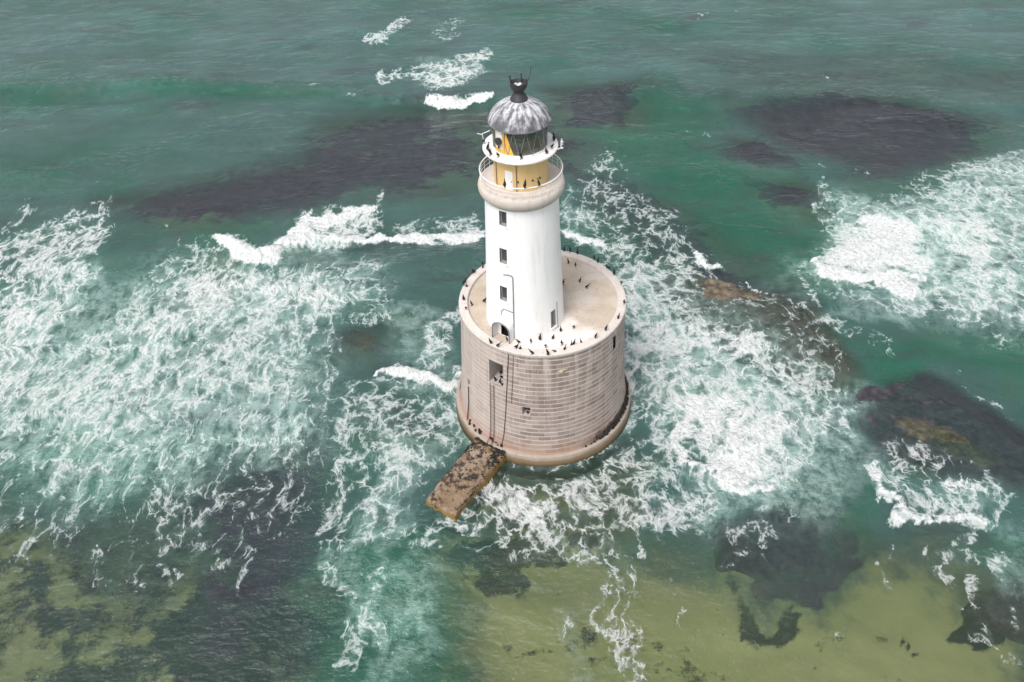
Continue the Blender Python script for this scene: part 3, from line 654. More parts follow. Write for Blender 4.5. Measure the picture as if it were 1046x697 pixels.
    ('e', 14.52, -8.04, 3.552, -0.5787, 2.312, 1.15, 0.8),
    ('e', 14.73, -8.2, 3.323, -0.5493, 2.172, 1.15, 0.8),
    ('e', 14.93, -8.36, 3.116, -0.5225, 2.045, 1.15, 0.8),
    ('e', 15.12, -8.61, 3.03, -0.5154, 2.001, 1.15, 0.8),
    ('e', 15.31, -8.85, 2.949, -0.5085, 1.958, 1.15, 0.8),
    ('e', 15.5, -9.09, 2.871, -0.5018, 1.917, 1.15, 0.8),
    ('e', 15.69, -9.34, 2.796, -0.4954, 1.878, 1.15, 0.8),
    ('e', 15.87, -9.58, 2.725, -0.4893, 1.841, 1.15, 0.8),
    ('e', 16.06, -9.81, 2.656, -0.4833, 1.805, 1.15, 0.8),
    ('e', 16.24, -10.05, 2.591, -0.4775, 1.771, 1.15, 0.8),
    ('e', 16.43, -10.29, 2.528, -0.472, 1.738, 1.15, 0.8),
    ('e', 16.61, -10.52, 2.468, -0.4666, 1.706, 1.15, 0.8),
    ('e', 16.79, -10.76, 2.41, -0.4614, 1.676, 1.15, 0.8),
    ('e', 17.01, -10.94, 2.42, -0.4699, 1.691, 1.15, 0.8),
    ('e', 17.24, -11.13, 2.43, -0.4784, 1.707, 1.15, 0.8),
    ('e', 17.46, -11.31, 2.44, -0.487, 1.722, 1.15, 0.8),
    ('e', 17.68, -11.49, 2.45, -0.4956, 1.738, 1.15, 0.8),
    ('e', 17.9, -11.67, 2.46, -0.5044, 1.754, 1.15, 0.8),
    ('e', 18.12, -11.86, 2.47, -0.5131, 1.77, 1.15, 0.8),
    ('e', 18.34, -12.04, 2.48, -0.5219, 1.786, 1.15, 0.8),
    ('e', 18.64, -11.97, 2.665, -0.5687, 1.92, 1.15, 0.8),
    ('e', 18.93, -11.91, 2.871, -0.6212, 2.069, 1.15, 0.8),
    ('e', 19.23, -11.85, 3.103, -0.6805, 2.237, 1.15, 0.8),
    ('e', 19.53, -11.79, 3.363, -0.7476, 2.426, 1.15, 0.8),
    ('e', 19.83, -11.73, 3.659, -0.8241, 2.64, 1.15, 0.8),
    ('e', 20.13, -11.67, 3.995, -0.9117, 2.885, 1.15, 0.8),
    ('e', 20.43, -11.61, 4.381, -1.013, 3.165, 1.15, 0.8),
    ('e', 20.73, -11.54, 4.825, -1.13, 3.488, 1.15, 0.8),
    ('e', 12.84, -6.72, 1.083, -0.1558, 0.6815, 0.85, 0.6),
    ('e', 13.06, -6.19, 1.072, -0.1557, 0.6682, 0.85, 0.6),
    ('e', 13.29, -5.66, 1.061, -0.1555, 0.6551, 0.85, 0.6),
    ('e', 13.52, -5.12, 1.05, -0.1554, 0.6422, 0.85, 0.6),
    ('e', 13.75, -4.58, 1.039, -0.1552, 0.6295, 0.85, 0.6),
    ('e', 13.98, -4.03, 1.028, -0.155, 0.617, 0.85, 0.6),
    ('e', 14.21, -3.48, 1.017, -0.1548, 0.6047, 0.85, 0.6),
    ('e', 14.45, -2.92, 1.007, -0.1545, 0.5925, 0.85, 0.6),
    ('e', 14.78, -2.48, 0.9986, -0.1557, 0.5838, 0.85, 0.6),
    ('e', 15.11, -2.04, 0.9906, -0.1568, 0.5752, 0.85, 0.6),
    ('e', 15.44, -1.6, 0.9826, -0.1579, 0.5667, 0.85, 0.6),
    ('e', 15.77, -1.15, 0.9747, -0.1589, 0.5583, 0.85, 0.6),
    ('e', 16.11, -0.7, 0.9667, -0.1599, 0.55, 0.85, 0.6),
    ('e', 16.44, -0.25, 0.9589, -0.1609, 0.5418, 0.85, 0.6),
    ('e', 20.38, 24.24, 7.065, -1.16, 2.706, 1.15, 0.8),
    ('e', 20.58, 23.97, 5.523, -0.9172, 2.127, 1.15, 0.8),
    ('e', 20.78, 23.71, 4.44, -0.7457, 1.719, 1.15, 0.8),
    ('e', 20.98, 23.45, 3.65, -0.6199, 1.42, 1.15, 0.8),
    ('e', 21.18, 23.19, 3.056, -0.5247, 1.195, 1.15, 0.8),
    ('e', 21.38, 22.93, 2.597, -0.4509, 1.021, 1.15, 0.8),
    ('e', 21.63, 22.79, 2.739, -0.4813, 1.081, 1.15, 0.8),
    ('e', 21.88, 22.65, 2.892, -0.5144, 1.146, 1.15, 0.8),
    ('e', 22.14, 22.51, 3.057, -0.5504, 1.216, 1.15, 0.8),
    ('e', 22.39, 22.36, 3.238, -0.5897, 1.292, 1.15, 0.8),
    ('e', 22.63, 22.22, 3.433, -0.6326, 1.376, 1.15, 0.8),
    ('e', 22.88, 22.08, 3.647, -0.6798, 1.467, 1.15, 0.8),
    ('e', 23.13, 21.94, 3.881, -0.7316, 1.567, 1.15, 0.8),
    ('e', 23.38, 21.8, 4.137, -0.7887, 1.677, 1.15, 0.8),
    ('e', 27.06, 18.26, 7.806, -1.761, 3.437, 1.0, 0.8),
    ('e', 27.21, 18.13, 7.568, -1.718, 3.342, 1.0, 0.8),
    ('e', 27.36, 18.01, 7.341, -1.677, 3.252, 1.0, 0.8),
    ('e', 27.51, 17.89, 7.125, -1.637, 3.166, 1.0, 0.8),
    ('e', 27.66, 17.77, 6.919, -1.6, 3.084, 1.0, 0.8),
    ('e', 27.81, 17.64, 6.722, -1.564, 3.005, 1.0, 0.8),
    ('e', 27.95, 17.52, 6.533, -1.529, 2.93, 1.0, 0.8),
    ('e', 28.1, 17.4, 6.353, -1.496, 2.858, 1.0, 0.8),
    ('e', 28.25, 17.28, 6.18, -1.464, 2.789, 1.0, 0.8),
    ('e', 28.39, 17.16, 6.015, -1.433, 2.723, 1.0, 0.8),
    ('e', 28.54, 17.04, 5.857, -1.404, 2.66, 1.0, 0.8),
    ('e', 28.66, 16.91, 6.808, -1.641, 3.101, 1.0, 0.8),
    ('e', 28.79, 16.78, 8.008, -1.94, 3.659, 1.0, 0.8),
    ('e', 28.91, 16.65, 9.551, -2.326, 4.378, 1.0, 0.8),
    ('e', 29.03, 16.52, 11.58, -2.835, 5.326, 1.0, 0.8),
    ('e', 29.15, 16.38, 14.33, -3.526, 6.611, 1.0, 0.8),
    ('e', 29.28, 16.25, 18.18, -4.495, 8.412, 1.0, 0.8),
    ('e', 22.12, 20.45, 0.2049, 0.06998, 0.3519, 0.45, 0.6),
    ('p', [(16.97, 18.72), (25.51, 19.3), (31.3, 14.32), (32.67, 4.29), (28.66, 1.46), (22.16, 4.68), (16.91, 11.39)], 4, 0.3),
    ('e', 31.05, 13.43, 1.558, -0.4173, 0.766, 0.5, 0.6),
    ('e', 31.28, 13.13, 1.566, -0.4237, 0.7756, 0.5, 0.6),
    ('e', 31.51, 12.82, 1.574, -0.4301, 0.7853, 0.5, 0.6),
    ('e', 31.73, 12.52, 1.583, -0.4365, 0.795, 0.5, 0.6),
    ('e', 31.96, 12.22, 1.591, -0.443, 0.8049, 0.5, 0.6),
    ('e', 32.19, 11.91, 1.6, -0.4495, 0.8149, 0.5, 0.6),
    ('e', 32.41, 11.62, 1.608, -0.4561, 0.825, 0.5, 0.6),
    ('e', 32.63, 11.32, 1.617, -0.4628, 0.8351, 0.5, 0.6),
    ('e', 32.85, 11.02, 1.625, -0.4695, 0.8454, 0.5, 0.6),
    ('e', 33.07, 10.73, 1.634, -0.4762, 0.8558, 0.5, 0.6),
    ('e', 33.29, 10.43, 1.643, -0.483, 0.8663, 0.5, 0.6),
    ('e', 33.51, 10.14, 1.651, -0.4898, 0.8769, 0.5, 0.6),
    ('e', 33.73, 9.85, 1.66, -0.4967, 0.8876, 0.5, 0.6),
    ('e', 33.94, 9.56, 1.669, -0.5037, 0.8984, 0.5, 0.6),
    ('e', 34.16, 9.28, 1.677, -0.5107, 0.9093, 0.5, 0.6),
    ('e', 34.37, 8.99, 1.686, -0.5177, 0.9203, 0.5, 0.6),
    ('e', 34.58, 8.71, 1.695, -0.5248, 0.9315, 0.5, 0.6),
    ('e', 34.8, 8.43, 1.703, -0.532, 0.9427, 0.5, 0.6),
    ('e', 35.01, 8.14, 1.712, -0.5392, 0.954, 0.5, 0.6),
    ('e', 28.32, 11.79, 1.223, -0.3044, 0.6043, 0.42, 0.6),
    ('e', 28.63, 11.54, 1.228, -0.3097, 0.611, 0.42, 0.6),
    ('e', 28.94, 11.3, 1.234, -0.3149, 0.6178, 0.42, 0.6),
    ('e', 29.25, 11.06, 1.239, -0.3202, 0.6246, 0.42, 0.6),
    ('e', 29.55, 10.82, 1.245, -0.3256, 0.6315, 0.42, 0.6),
    ('e', 29.86, 10.58, 1.25, -0.3309, 0.6385, 0.42, 0.6),
    ('e', 30.16, 10.34, 1.256, -0.3363, 0.6456, 0.42, 0.6),
    ('e', 30.47, 10.1, 1.261, -0.3418, 0.6527, 0.42, 0.6),
    ('e', 30.77, 9.86, 1.267, -0.3473, 0.6599, 0.42, 0.6),
    ('e', 31.07, 9.63, 1.273, -0.3528, 0.6672, 0.42, 0.6),
    ('e', 31.37, 9.39, 1.278, -0.3583, 0.6746, 0.42, 0.6),
    ('e', 31.67, 9.16, 1.284, -0.3639, 0.682, 0.42, 0.6),
    ('e', 31.96, 8.92, 1.289, -0.3696, 0.6895, 0.42, 0.6),
    ('e', 32.26, 8.69, 1.295, -0.3752, 0.6971, 0.42, 0.6),
    ('e', 32.55, 8.46, 1.301, -0.3809, 0.7048, 0.42, 0.6),
    ('e', 32.85, 8.23, 1.306, -0.3867, 0.7125, 0.42, 0.6),
    ('e', 29.25, 0.01, 0.2744, -0.02622, 0.03741, 0.47, 0.6),
    ('e', 25.72, -5.24, 0.1165, -0.03881, 0.05274, 0.52, 0.6),
    ('e', 28.59, -5.33, 0.4119, -0.08774, 0.08976, 0.4, 0.6),
    ('e', 35.41, 23.5, 2.606, -0.7291, 1.136, 1.25, 0.8),
    ('e', 35.47, 22.94, 2.311, -0.6504, 1.017, 1.25, 0.8),
    ('e', 35.53, 22.39, 2.065, -0.5847, 0.9168, 1.25, 0.8),
    ('e', 35.59, 21.84, 1.858, -0.5293, 0.8324, 1.25, 0.8),
    ('e', 35.65, 21.29, 1.682, -0.482, 0.7604, 1.25, 0.8),
    ('e', 35.71, 20.75, 1.531, -0.4414, 0.6984, 1.25, 0.8),
    ('e', 35.76, 20.21, 1.401, -0.4062, 0.6446, 1.25, 0.8),
    ('e', 36.03, 19.83, 1.345, -0.3939, 0.6241, 1.25, 0.8),
    ('e', 36.29, 19.46, 1.292, -0.3824, 0.6048, 1.25, 0.8),
    ('e', 36.56, 19.08, 1.243, -0.3716, 0.5868, 1.25, 0.8),
    ('e', 36.82, 18.71, 1.197, -0.3614, 0.5698, 1.25, 0.8),
    ('e', 37.08, 18.35, 1.154, -0.3517, 0.5538, 1.25, 0.8),
    ('e', 37.33, 17.98, 1.113, -0.3426, 0.5387, 1.25, 0.8),
    ('e', 37.76, 17.82, 1.077, -0.3357, 0.5249, 1.25, 0.8),
    ('e', 38.18, 17.67, 1.044, -0.3291, 0.5119, 1.25, 0.8),
    ('e', 38.6, 17.51, 1.011, -0.3228, 0.4994, 1.25, 0.8),
    ('e', 39.02, 17.36, 0.9809, -0.3167, 0.4876, 1.25, 0.8),
    ('e', 39.43, 17.2, 0.9518, -0.3109, 0.4763, 1.25, 0.8),
    ('e', 39.85, 17.05, 0.924, -0.3053, 0.4655, 1.25, 0.8),
    ('e', 40.27, 16.89, 0.8975, -0.2999, 0.4552, 1.25, 0.8),
    ('e', 40.7, 16.79, 0.9286, -0.3138, 0.4738, 1.25, 0.8),
    ('e', 41.13, 16.69, 0.9612, -0.3284, 0.4934, 1.25, 0.8),
    ('e', 41.56, 16.59, 0.9956, -0.3439, 0.5142, 1.25, 0.8),
    ('e', 42.0, 16.49, 1.032, -0.3603, 0.5361, 1.25, 0.8),
    ('e', 42.43, 16.39, 1.07, -0.3776, 0.5593, 1.25, 0.8),
    ('e', 42.86, 16.29, 1.11, -0.3959, 0.5839, 1.25, 0.8),
    ('e', 43.28, 16.19, 1.152, -0.4154, 0.6099, 1.25, 0.8),
    ('e', 43.71, 16.29, 1.226, -0.446, 0.6511, 1.25, 0.8),
    ('e', 44.15, 16.39, 1.308, -0.4798, 0.6965, 1.25, 0.8),
    ('e', 44.58, 16.49, 1.398, -0.5172, 0.7467, 1.25, 0.8),
    ('e', 45.01, 16.58, 1.498, -0.5589, 0.8025, 1.25, 0.8),
    ('e', 45.44, 16.68, 1.609, -0.6055, 0.8647, 1.25, 0.8),
    ('e', 45.88, 16.78, 1.733, -0.6577, 0.9343, 1.25, 0.8),
    ('e', 46.31, 16.88, 1.872, -0.7164, 1.013, 1.25, 0.8),
    ('e', 46.74, 16.98, 2.029, -0.7828, 1.101, 1.25, 0.8),
    ('e', 42.25, 22.54, 0.01464, -0.001144, 0.01732, 1.0, 0.6),
    ('e', 46.0, 27.75, 0.02919, -0.008861, 0.03837, 1.05, 0.6),
    ('e', 46.29, 20.31, 0.04382, -0.02241, 0.09018, 0.8, 0.6),
    ('e', 40.88, 25.8, 0.04883, -0.01402, 0.04898, 0.62, 0.6),
    ('p', [(36.56, 28.23), (41.79, 38.91), (48.32, 35.96), (60.64, 46.07), (79.62, 49.31), (57.34, 7.26), (50.78, 11.71), (39.74, 12.18), (32.98, 16.09)], 4, 0.42),
    ('e', 55.94, 27.23, 0.01642, -0.003017, 0.01205, 0.68, 0.6),
    ('e', 55.23, 18.9, 0.02405, -0.006822, 0.02174, 0.64, 0.6),
    ('e', 64.0, 36.33, 0.03875, -0.006369, 0.03709, 0.48, 0.6),
    ('e', 51.57, 13.45, 0.03248, -0.006585, 0.05515, 0.55, 0.6),
    ('e', 40.37, 13.93, 0.03094, 0.04376, 0.279, 0.52, 0.6),
    ('e', 51.7, 6.68, 0.1302, -0.003572, 0.1192, 0.38, 0.6),
    ('e', 58.36, 40.6, 0.03278, -0.005284, 0.1426, 0.42, 0.6),
    ('e', 42.05, 42.95, 1.374, -0.3936, 0.4853, 0.42, 0.6),
    ('e', 41.84, 42.24, 1.387, -0.3975, 0.4936, 0.42, 0.6),
    ('e', 41.64, 41.53, 1.4, -0.4014, 0.502, 0.42, 0.6),
    ('e', 41.45, 40.83, 1.413, -0.4052, 0.5105, 0.42, 0.6),
    ('e', 41.25, 40.13, 1.427, -0.4092, 0.5191, 0.42, 0.6),
    ('e', 41.06, 39.44, 1.44, -0.4131, 0.5279, 0.42, 0.6),
    ('e', 40.86, 38.76, 1.454, -0.417, 0.5367, 0.42, 0.6),
    ('e', 40.67, 38.08, 1.467, -0.421, 0.5457, 0.42, 0.6),
    ('e', 40.48, 37.41, 1.481, -0.425, 0.5548, 0.42, 0.6),
    ('e', 40.3, 36.75, 1.494, -0.429, 0.564, 0.42, 0.6),
    ('e', 40.11, 36.09, 1.508, -0.433, 0.5733, 0.42, 0.6),
    ('e', 39.93, 35.44, 1.522, -0.4371, 0.5827, 0.42, 0.6),
    ('e', 39.74, 34.79, 1.536, -0.4412, 0.5923, 0.42, 0.6),
    ('e', 39.56, 34.15, 1.55, -0.4453, 0.6019, 0.42, 0.6),
    ('e', 39.39, 33.52, 1.564, -0.4494, 0.6117, 0.42, 0.6),
    ('e', 39.21, 32.89, 1.578, -0.4535, 0.6216, 0.42, 0.6),
    ('e', 39.03, 32.26, 1.592, -0.4577, 0.6317, 0.42, 0.6),
    ('e', 38.86, 31.65, 1.606, -0.4618, 0.6418, 0.42, 0.6),
    ('e', 38.69, 31.03, 1.62, -0.466, 0.6521, 0.42, 0.6),
    ('e', 38.51, 30.43, 1.634, -0.4703, 0.6626, 0.42, 0.6),
    ('e', 33.77, 22.96, 1.823, -0.4892, 0.7892, 0.42, 0.6),
    ('e', 33.69, 22.41, 1.838, -0.4943, 0.8019, 0.42, 0.6),
    ('e', 33.6, 21.87, 1.853, -0.4995, 0.8148, 0.42, 0.6),
    ('e', 33.52, 21.33, 1.869, -0.5046, 0.8279, 0.42, 0.6),
    ('e', 33.44, 20.8, 1.885, -0.5098, 0.8411, 0.42, 0.6),
    ('e', 33.36, 20.28, 1.9, -0.5151, 0.8545, 0.42, 0.6),
    ('e', 33.28, 19.75, 1.916, -0.5204, 0.868, 0.42, 0.6),
    ('e', 33.2, 19.23, 1.932, -0.5257, 0.8817, 0.42, 0.6),
    ('e', 33.12, 18.72, 1.948, -0.531, 0.8955, 0.42, 0.6),
    ('e', 33.04, 18.21, 1.964, -0.5364, 0.9095, 0.42, 0.6),
    ('e', 32.97, 17.7, 1.98, -0.5418, 0.9237, 0.42, 0.6),
    ('e', 32.89, 17.2, 1.996, -0.5473, 0.9381, 0.42, 0.6),
    ('e', 32.81, 16.7, 2.012, -0.5528, 0.9526, 0.42, 0.6),
    ('e', 32.74, 16.21, 2.028, -0.5583, 0.9673, 0.42, 0.6),
    ('e', 32.66, 15.72, 2.044, -0.5638, 0.9821, 0.42, 0.6),
    ('e', 32.59, 15.23, 2.06, -0.5694, 0.9972, 0.42, 0.6),
    ('e', 32.52, 14.75, 2.077, -0.5751, 1.012, 0.42, 0.6),
    ('e', 32.44, 14.27, 2.093, -0.5807, 1.028, 0.42, 0.6),
    ('e', 32.56, 13.91, 2.106, -0.5883, 1.042, 0.42, 0.6),
    ('e', 32.68, 13.54, 2.12, -0.596, 1.055, 0.42, 0.6),
    ('e', 32.8, 13.18, 2.133, -0.6037, 1.07, 0.42, 0.6),
    ('e', 32.92, 12.82, 2.146, -0.6114, 1.084, 0.42, 0.6),
    ('e', 33.04, 12.46, 2.159, -0.6192, 1.098, 0.42, 0.6),
    ('e', 33.16, 12.11, 2.172, -0.6271, 1.113, 0.42, 0.6),
    ('e', 33.28, 11.75, 2.186, -0.6351, 1.127, 0.42, 0.6),
    ('e', 33.39, 11.4, 2.199, -0.6431, 1.142, 0.42, 0.6),
    ('e', 33.51, 11.05, 2.213, -0.6511, 1.157, 0.42, 0.6),
    ('e', 33.63, 10.71, 2.226, -0.6593, 1.172, 0.42, 0.6),
    ('e', 44.65, 1.61, 5.962, -2.521, 4.114, 0.42, 0.6),
    ('e', 44.67, 1.41, 5.985, -2.537, 4.146, 0.42, 0.6),
    ('e', 44.7, 1.21, 6.008, -2.552, 4.178, 0.42, 0.6),
    ('e', 44.72, 1.01, 6.031, -2.568, 4.211, 0.42, 0.6),
    ('e', 44.74, 0.81, 6.054, -2.584, 4.244, 0.42, 0.6),
    ('e', 44.77, 0.61, 6.077, -2.601, 4.277, 0.42, 0.6),
    ('e', 44.79, 0.41, 6.1, -2.617, 4.31, 0.42, 0.6),
    ('e', 44.82, 0.21, 6.123, -2.633, 4.343, 0.42, 0.6),
    ('e', 44.84, 0.01, 6.146, -2.649, 4.377, 0.42, 0.6),
    ('e', 44.86, -0.18, 6.169, -2.666, 4.41, 0.42, 0.6),
    ('e', 44.89, -0.38, 6.193, -2.682, 4.444, 0.42, 0.6),
    ('e', 44.91, -0.57, 6.216, -2.699, 4.479, 0.42, 0.6),
    ('e', 44.93, -0.77, 6.239, -2.715, 4.513, 0.42, 0.6),
    ('e', 44.96, -0.96, 6.263, -2.732, 4.547, 0.42, 0.6),
    ('e', 44.98, -1.15, 6.286, -2.749, 4.582, 0.42, 0.6),
    ('e', 45.0, -1.35, 6.31, -2.766, 4.617, 0.42, 0.6),
    ('e', 45.02, -1.54, 6.333, -2.782, 4.652, 0.42, 0.6),
    ('e', 45.05, -1.73, 6.357, -2.799, 4.687, 0.42, 0.6),
    ('e', 45.07, -1.92, 6.38, -2.816, 4.723, 0.42, 0.6),
    ('e', 45.18, -2.03, 6.395, -2.832, 4.749, 0.42, 0.6),
    ('e', 45.28, -2.14, 6.409, -2.848, 4.775, 0.42, 0.6),
    ('e', 45.39, -2.25, 6.424, -2.864, 4.802, 0.42, 0.6),
    ('e', 45.49, -2.36, 6.438, -2.88, 4.828, 0.42, 0.6),
    ('e', 45.59, -2.47, 6.453, -2.896, 4.855, 0.42, 0.6),
    ('e', 45.7, -2.58, 6.467, -2.912, 4.881, 0.42, 0.6),
    ('e', 45.8, -2.69, 6.482, -2.928, 4.908, 0.42, 0.6),
    ('e', 45.91, -2.8, 6.497, -2.944, 4.935, 0.42, 0.6),
    ('e', 46.01, -2.91, 6.511, -2.961, 4.962, 0.42, 0.6),
    ('e', 46.11, -3.02, 6.526, -2.977, 4.989, 0.42, 0.6),
    ('e', 46.22, -3.13, 6.54, -2.993, 5.016, 0.42, 0.6),
    ('e', 46.32, -3.23, 6.555, -3.01, 5.044, 0.42, 0.6),
    ('e', 46.42, -3.34, 6.57, -3.026, 5.071, 0.42, 0.6),
    ('e', 46.52, -3.45, 6.585, -3.042, 5.099, 0.42, 0.6),
    ('e', 46.62, -3.56, 6.599, -3.059, 5.127, 0.42, 0.6),
    ('e', 46.73, -3.66, 6.614, -3.076, 5.154, 0.42, 0.6),
    ('e', 46.83, -3.77, 6.629, -3.092, 5.182, 0.42, 0.6),
    ('e', 46.93, -3.88, 6.644, -3.109, 5.211, 0.42, 0.6),
    ('e', 47.03, -3.99, 6.658, -3.126, 5.239, 0.42, 0.6),
    ('e', 35.28, 8.96, 1.293, -0.4072, 0.7121, 0.35, 0.6),
    ('e', 35.62, 8.79, 1.297, -0.4129, 0.7188, 0.35, 0.6),
    ('e', 35.96, 8.63, 1.301, -0.4187, 0.7255, 0.35, 0.6),
    ('e', 36.31, 8.46, 1.305, -0.4245, 0.7322, 0.35, 0.6),
    ('e', 36.65, 8.3, 1.309, -0.4303, 0.7391, 0.35, 0.6),
    ('e', 36.99, 8.14, 1.314, -0.4362, 0.7459, 0.35, 0.6),
    ('e', 37.33, 7.98, 1.318, -0.4421, 0.7529, 0.35, 0.6),
    ('e', 37.67, 7.82, 1.322, -0.448, 0.7599, 0.35, 0.6),
    ('e', 38.0, 7.66, 1.326, -0.454, 0.767, 0.35, 0.6),
    ('e', 38.34, 7.49, 1.33, -0.46, 0.7742, 0.35, 0.6),
    ('e', 38.68, 7.33, 1.335, -0.466, 0.7814, 0.35, 0.6),
    ('e', 39.01, 7.18, 1.339, -0.472, 0.7887, 0.35, 0.6),
    ('e', 29.62, -10.78, 7.497, -2.428, 5.69, 0.85, 0.5),
    ('e', 29.69, -10.98, 7.167, -2.332, 5.466, 0.85, 0.5),
    ('e', 29.75, -11.19, 6.86, -2.241, 5.257, 0.85, 0.5),
    ('e', 29.82, -11.39, 6.574, -2.157, 5.062, 0.85, 0.5),
    ('e', 29.88, -11.6, 6.306, -2.078, 4.879, 0.85, 0.5),
    ('e', 29.95, -11.8, 6.055, -2.004, 4.708, 0.85, 0.5),
    ('e', 30.01, -12.0, 5.82, -1.935, 4.547, 0.85, 0.5),
    ('e', 30.08, -12.2, 5.6, -1.869, 4.395, 0.85, 0.5),
    ('e', 30.14, -12.4, 5.392, -1.808, 4.252, 0.85, 0.5),
    ('e', 30.21, -12.6, 5.197, -1.749, 4.118, 0.85, 0.5),
    ('e', 30.27, -12.8, 5.013, -1.695, 3.991, 0.85, 0.5),
    ('e', 30.42, -12.96, 4.852, -1.651, 3.88, 0.85, 0.5),
    ('e', 30.56, -13.11, 4.7, -1.609, 3.775, 0.85, 0.5),
    ('e', 30.71, -13.26, 4.555, -1.569, 3.675, 0.85, 0.5),
    ('e', 30.86, -13.41, 4.417, -1.531, 3.58, 0.85, 0.5),
    ('e', 31.01, -13.56, 4.286, -1.495, 3.489, 0.85, 0.5),
    ('e', 31.15, -13.71, 4.161, -1.46, 3.402, 0.85, 0.5),
    ('e', 31.3, -13.86, 4.041, -1.427, 3.319, 0.85, 0.5),
    ('e', 31.44, -14.01, 3.927, -1.395, 3.24, 0.85, 0.5),
    ('e', 31.59, -14.16, 3.819, -1.364, 3.164, 0.85, 0.5),
    ('e', 31.73, -14.31, 3.715, -1.335, 3.092, 0.85, 0.5),
    ('e', 31.87, -14.46, 3.615, -1.307, 3.022, 0.85, 0.5),
    ('e', 32.05, -14.57, 3.625, -1.319, 3.043, 0.85, 0.5),
    ('e', 32.22, -14.69, 3.636, -1.332, 3.064, 0.85, 0.5),
    ('e', 32.39, -14.81, 3.646, -1.344, 3.085, 0.85, 0.5),
    ('e', 32.57, -14.92, 3.656, -1.356, 3.106, 0.85, 0.5),
    ('e', 32.74, -15.04, 3.666, -1.369, 3.127, 0.85, 0.5),
    ('e', 32.91, -15.15, 3.676, -1.381, 3.149, 0.85, 0.5),
    ('e', 33.08, -15.27, 3.686, -1.394, 3.17, 0.85, 0.5),
    ('e', 33.25, -15.39, 3.696, -1.406, 3.192, 0.85, 0.5),
    ('e', 33.43, -15.5, 3.707, -1.419, 3.214, 0.85, 0.5),
    ('e', 33.6, -15.61, 3.717, -1.431, 3.236, 0.85, 0.5),
    ('e', 33.77, -15.73, 3.727, -1.444, 3.258, 0.85, 0.5),
    ('e', 33.93, -15.84, 3.737, -1.457, 3.28, 0.85, 0.5),
    ('e', 34.1, -15.96, 3.748, -1.47, 3.302, 0.85, 0.5),
    ('e', 34.27, -16.07, 3.758, -1.483, 3.324, 0.85, 0.5),
    ('e', 34.48, -16.14, 3.882, -1.541, 3.445, 0.85, 0.5),
    ('e', 34.68, -16.21, 4.011, -1.603, 3.573, 0.85, 0.5),
    ('e', 34.89, -16.28, 4.147, -1.668, 3.706, 0.85, 0.5),
    ('e', 35.09, -16.35, 4.29, -1.736, 3.847, 0.85, 0.5),
    ('e', 35.3, -16.42, 4.439, -1.808, 3.995, 0.85, 0.5),
    ('e', 35.5, -16.49, 4.597, -1.884, 4.151, 0.85, 0.5),
    ('e', 35.7, -16.56, 4.763, -1.964, 4.316, 0.85, 0.5),
    ('e', 35.91, -16.63, 4.937, -2.049, 4.489, 0.85, 0.5),
    ('e', 36.11, -16.7, 5.121, -2.138, 4.673, 0.85, 0.5),
    ('e', 36.31, -16.76, 5.315, -2.233, 4.867, 0.85, 0.5),
    ('e', 36.51, -16.83, 5.52, -2.333, 5.072, 0.85, 0.5),
    ('e', 36.7, -16.86, 5.525, -2.347, 5.088, 0.85, 0.5),
    ('e', 36.88, -16.89, 5.53, -2.361, 5.105, 0.85, 0.5),
    ('e', 37.07, -16.92, 5.535, -2.375, 5.121, 0.85, 0.5),
    ('e', 37.25, -16.94, 5.539, -2.389, 5.138, 0.85, 0.5),
    ('e', 37.43, -16.97, 5.544, -2.403, 5.155, 0.85, 0.5),
    ('e', 37.62, -17.0, 5.549, -2.417, 5.172, 0.85, 0.5),
    ('e', 37.8, -17.03, 5.554, -2.431, 5.189, 0.85, 0.5),
    ('e', 37.98, -17.05, 5.558, -2.446, 5.206, 0.85, 0.5),
    ('e', 38.17, -17.08, 5.563, -2.46, 5.223, 0.85, 0.5),
    ('e', 38.35, -17.11, 5.568, -2.474, 5.24, 0.85, 0.5),
    ('e', 38.53, -17.14, 5.573, -2.488, 5.257, 0.85, 0.5),
    ('e', 38.72, -17.16, 5.577, -2.502, 5.274, 0.85, 0.5),
    ('e', 38.9, -17.19, 5.582, -2.516, 5.292, 0.85, 0.5),
    ('e', 29.16, -9.96, 4.714, -1.491, 3.505, 0.7, 0.6),
    ('e', 29.21, -10.19, 4.737, -1.505, 3.541, 0.7, 0.6),
    ('e', 29.25, -10.42, 4.76, -1.518, 3.576, 0.7, 0.6),
    ('e', 29.3, -10.65, 4.784, -1.531, 3.612, 0.7, 0.6),
    ('e', 29.34, -10.88, 4.807, -1.545, 3.648, 0.7, 0.6),
    ('e', 29.39, -11.11, 4.831, -1.559, 3.685, 0.7, 0.6),
    ('e', 29.43, -11.34, 4.854, -1.572, 3.721, 0.7, 0.6),
    ('e', 29.47, -11.55, 4.876, -1.585, 3.756, 0.7, 0.6),
    ('e', 29.51, -11.76, 4.898, -1.598, 3.791, 0.7, 0.6),
    ('e', 29.55, -11.97, 4.92, -1.611, 3.826, 0.7, 0.6),
    ('e', 29.59, -12.18, 4.943, -1.624, 3.862, 0.7, 0.6),
    ('e', 29.63, -12.39, 4.965, -1.637, 3.897, 0.7, 0.6),
    ('e', 29.67, -12.6, 4.987, -1.651, 3.933, 0.7, 0.6),
    ('e', 29.71, -12.8, 5.009, -1.664, 3.969, 0.7, 0.6),
    ('e', 29.75, -13.01, 5.032, -1.677, 4.006, 0.7, 0.6),
    ('p', [(33.14, -6.1), (35.73, -6.8), (37.16, -10.19), (40.25, -11.42), (41.52, -14.39), (40.06, -17.42), (36.3, -17.32), (31.79, -14.66), (29.43, -11.34)], 2, 0.5),
    ('e', 34.7, -8.23, 0.6358, 0.01102, 0.4989, 0.68, 0.6),
    ('e', 35.8, -10.15, 0.477, 0.04028, 0.5955, 0.75, 0.6),
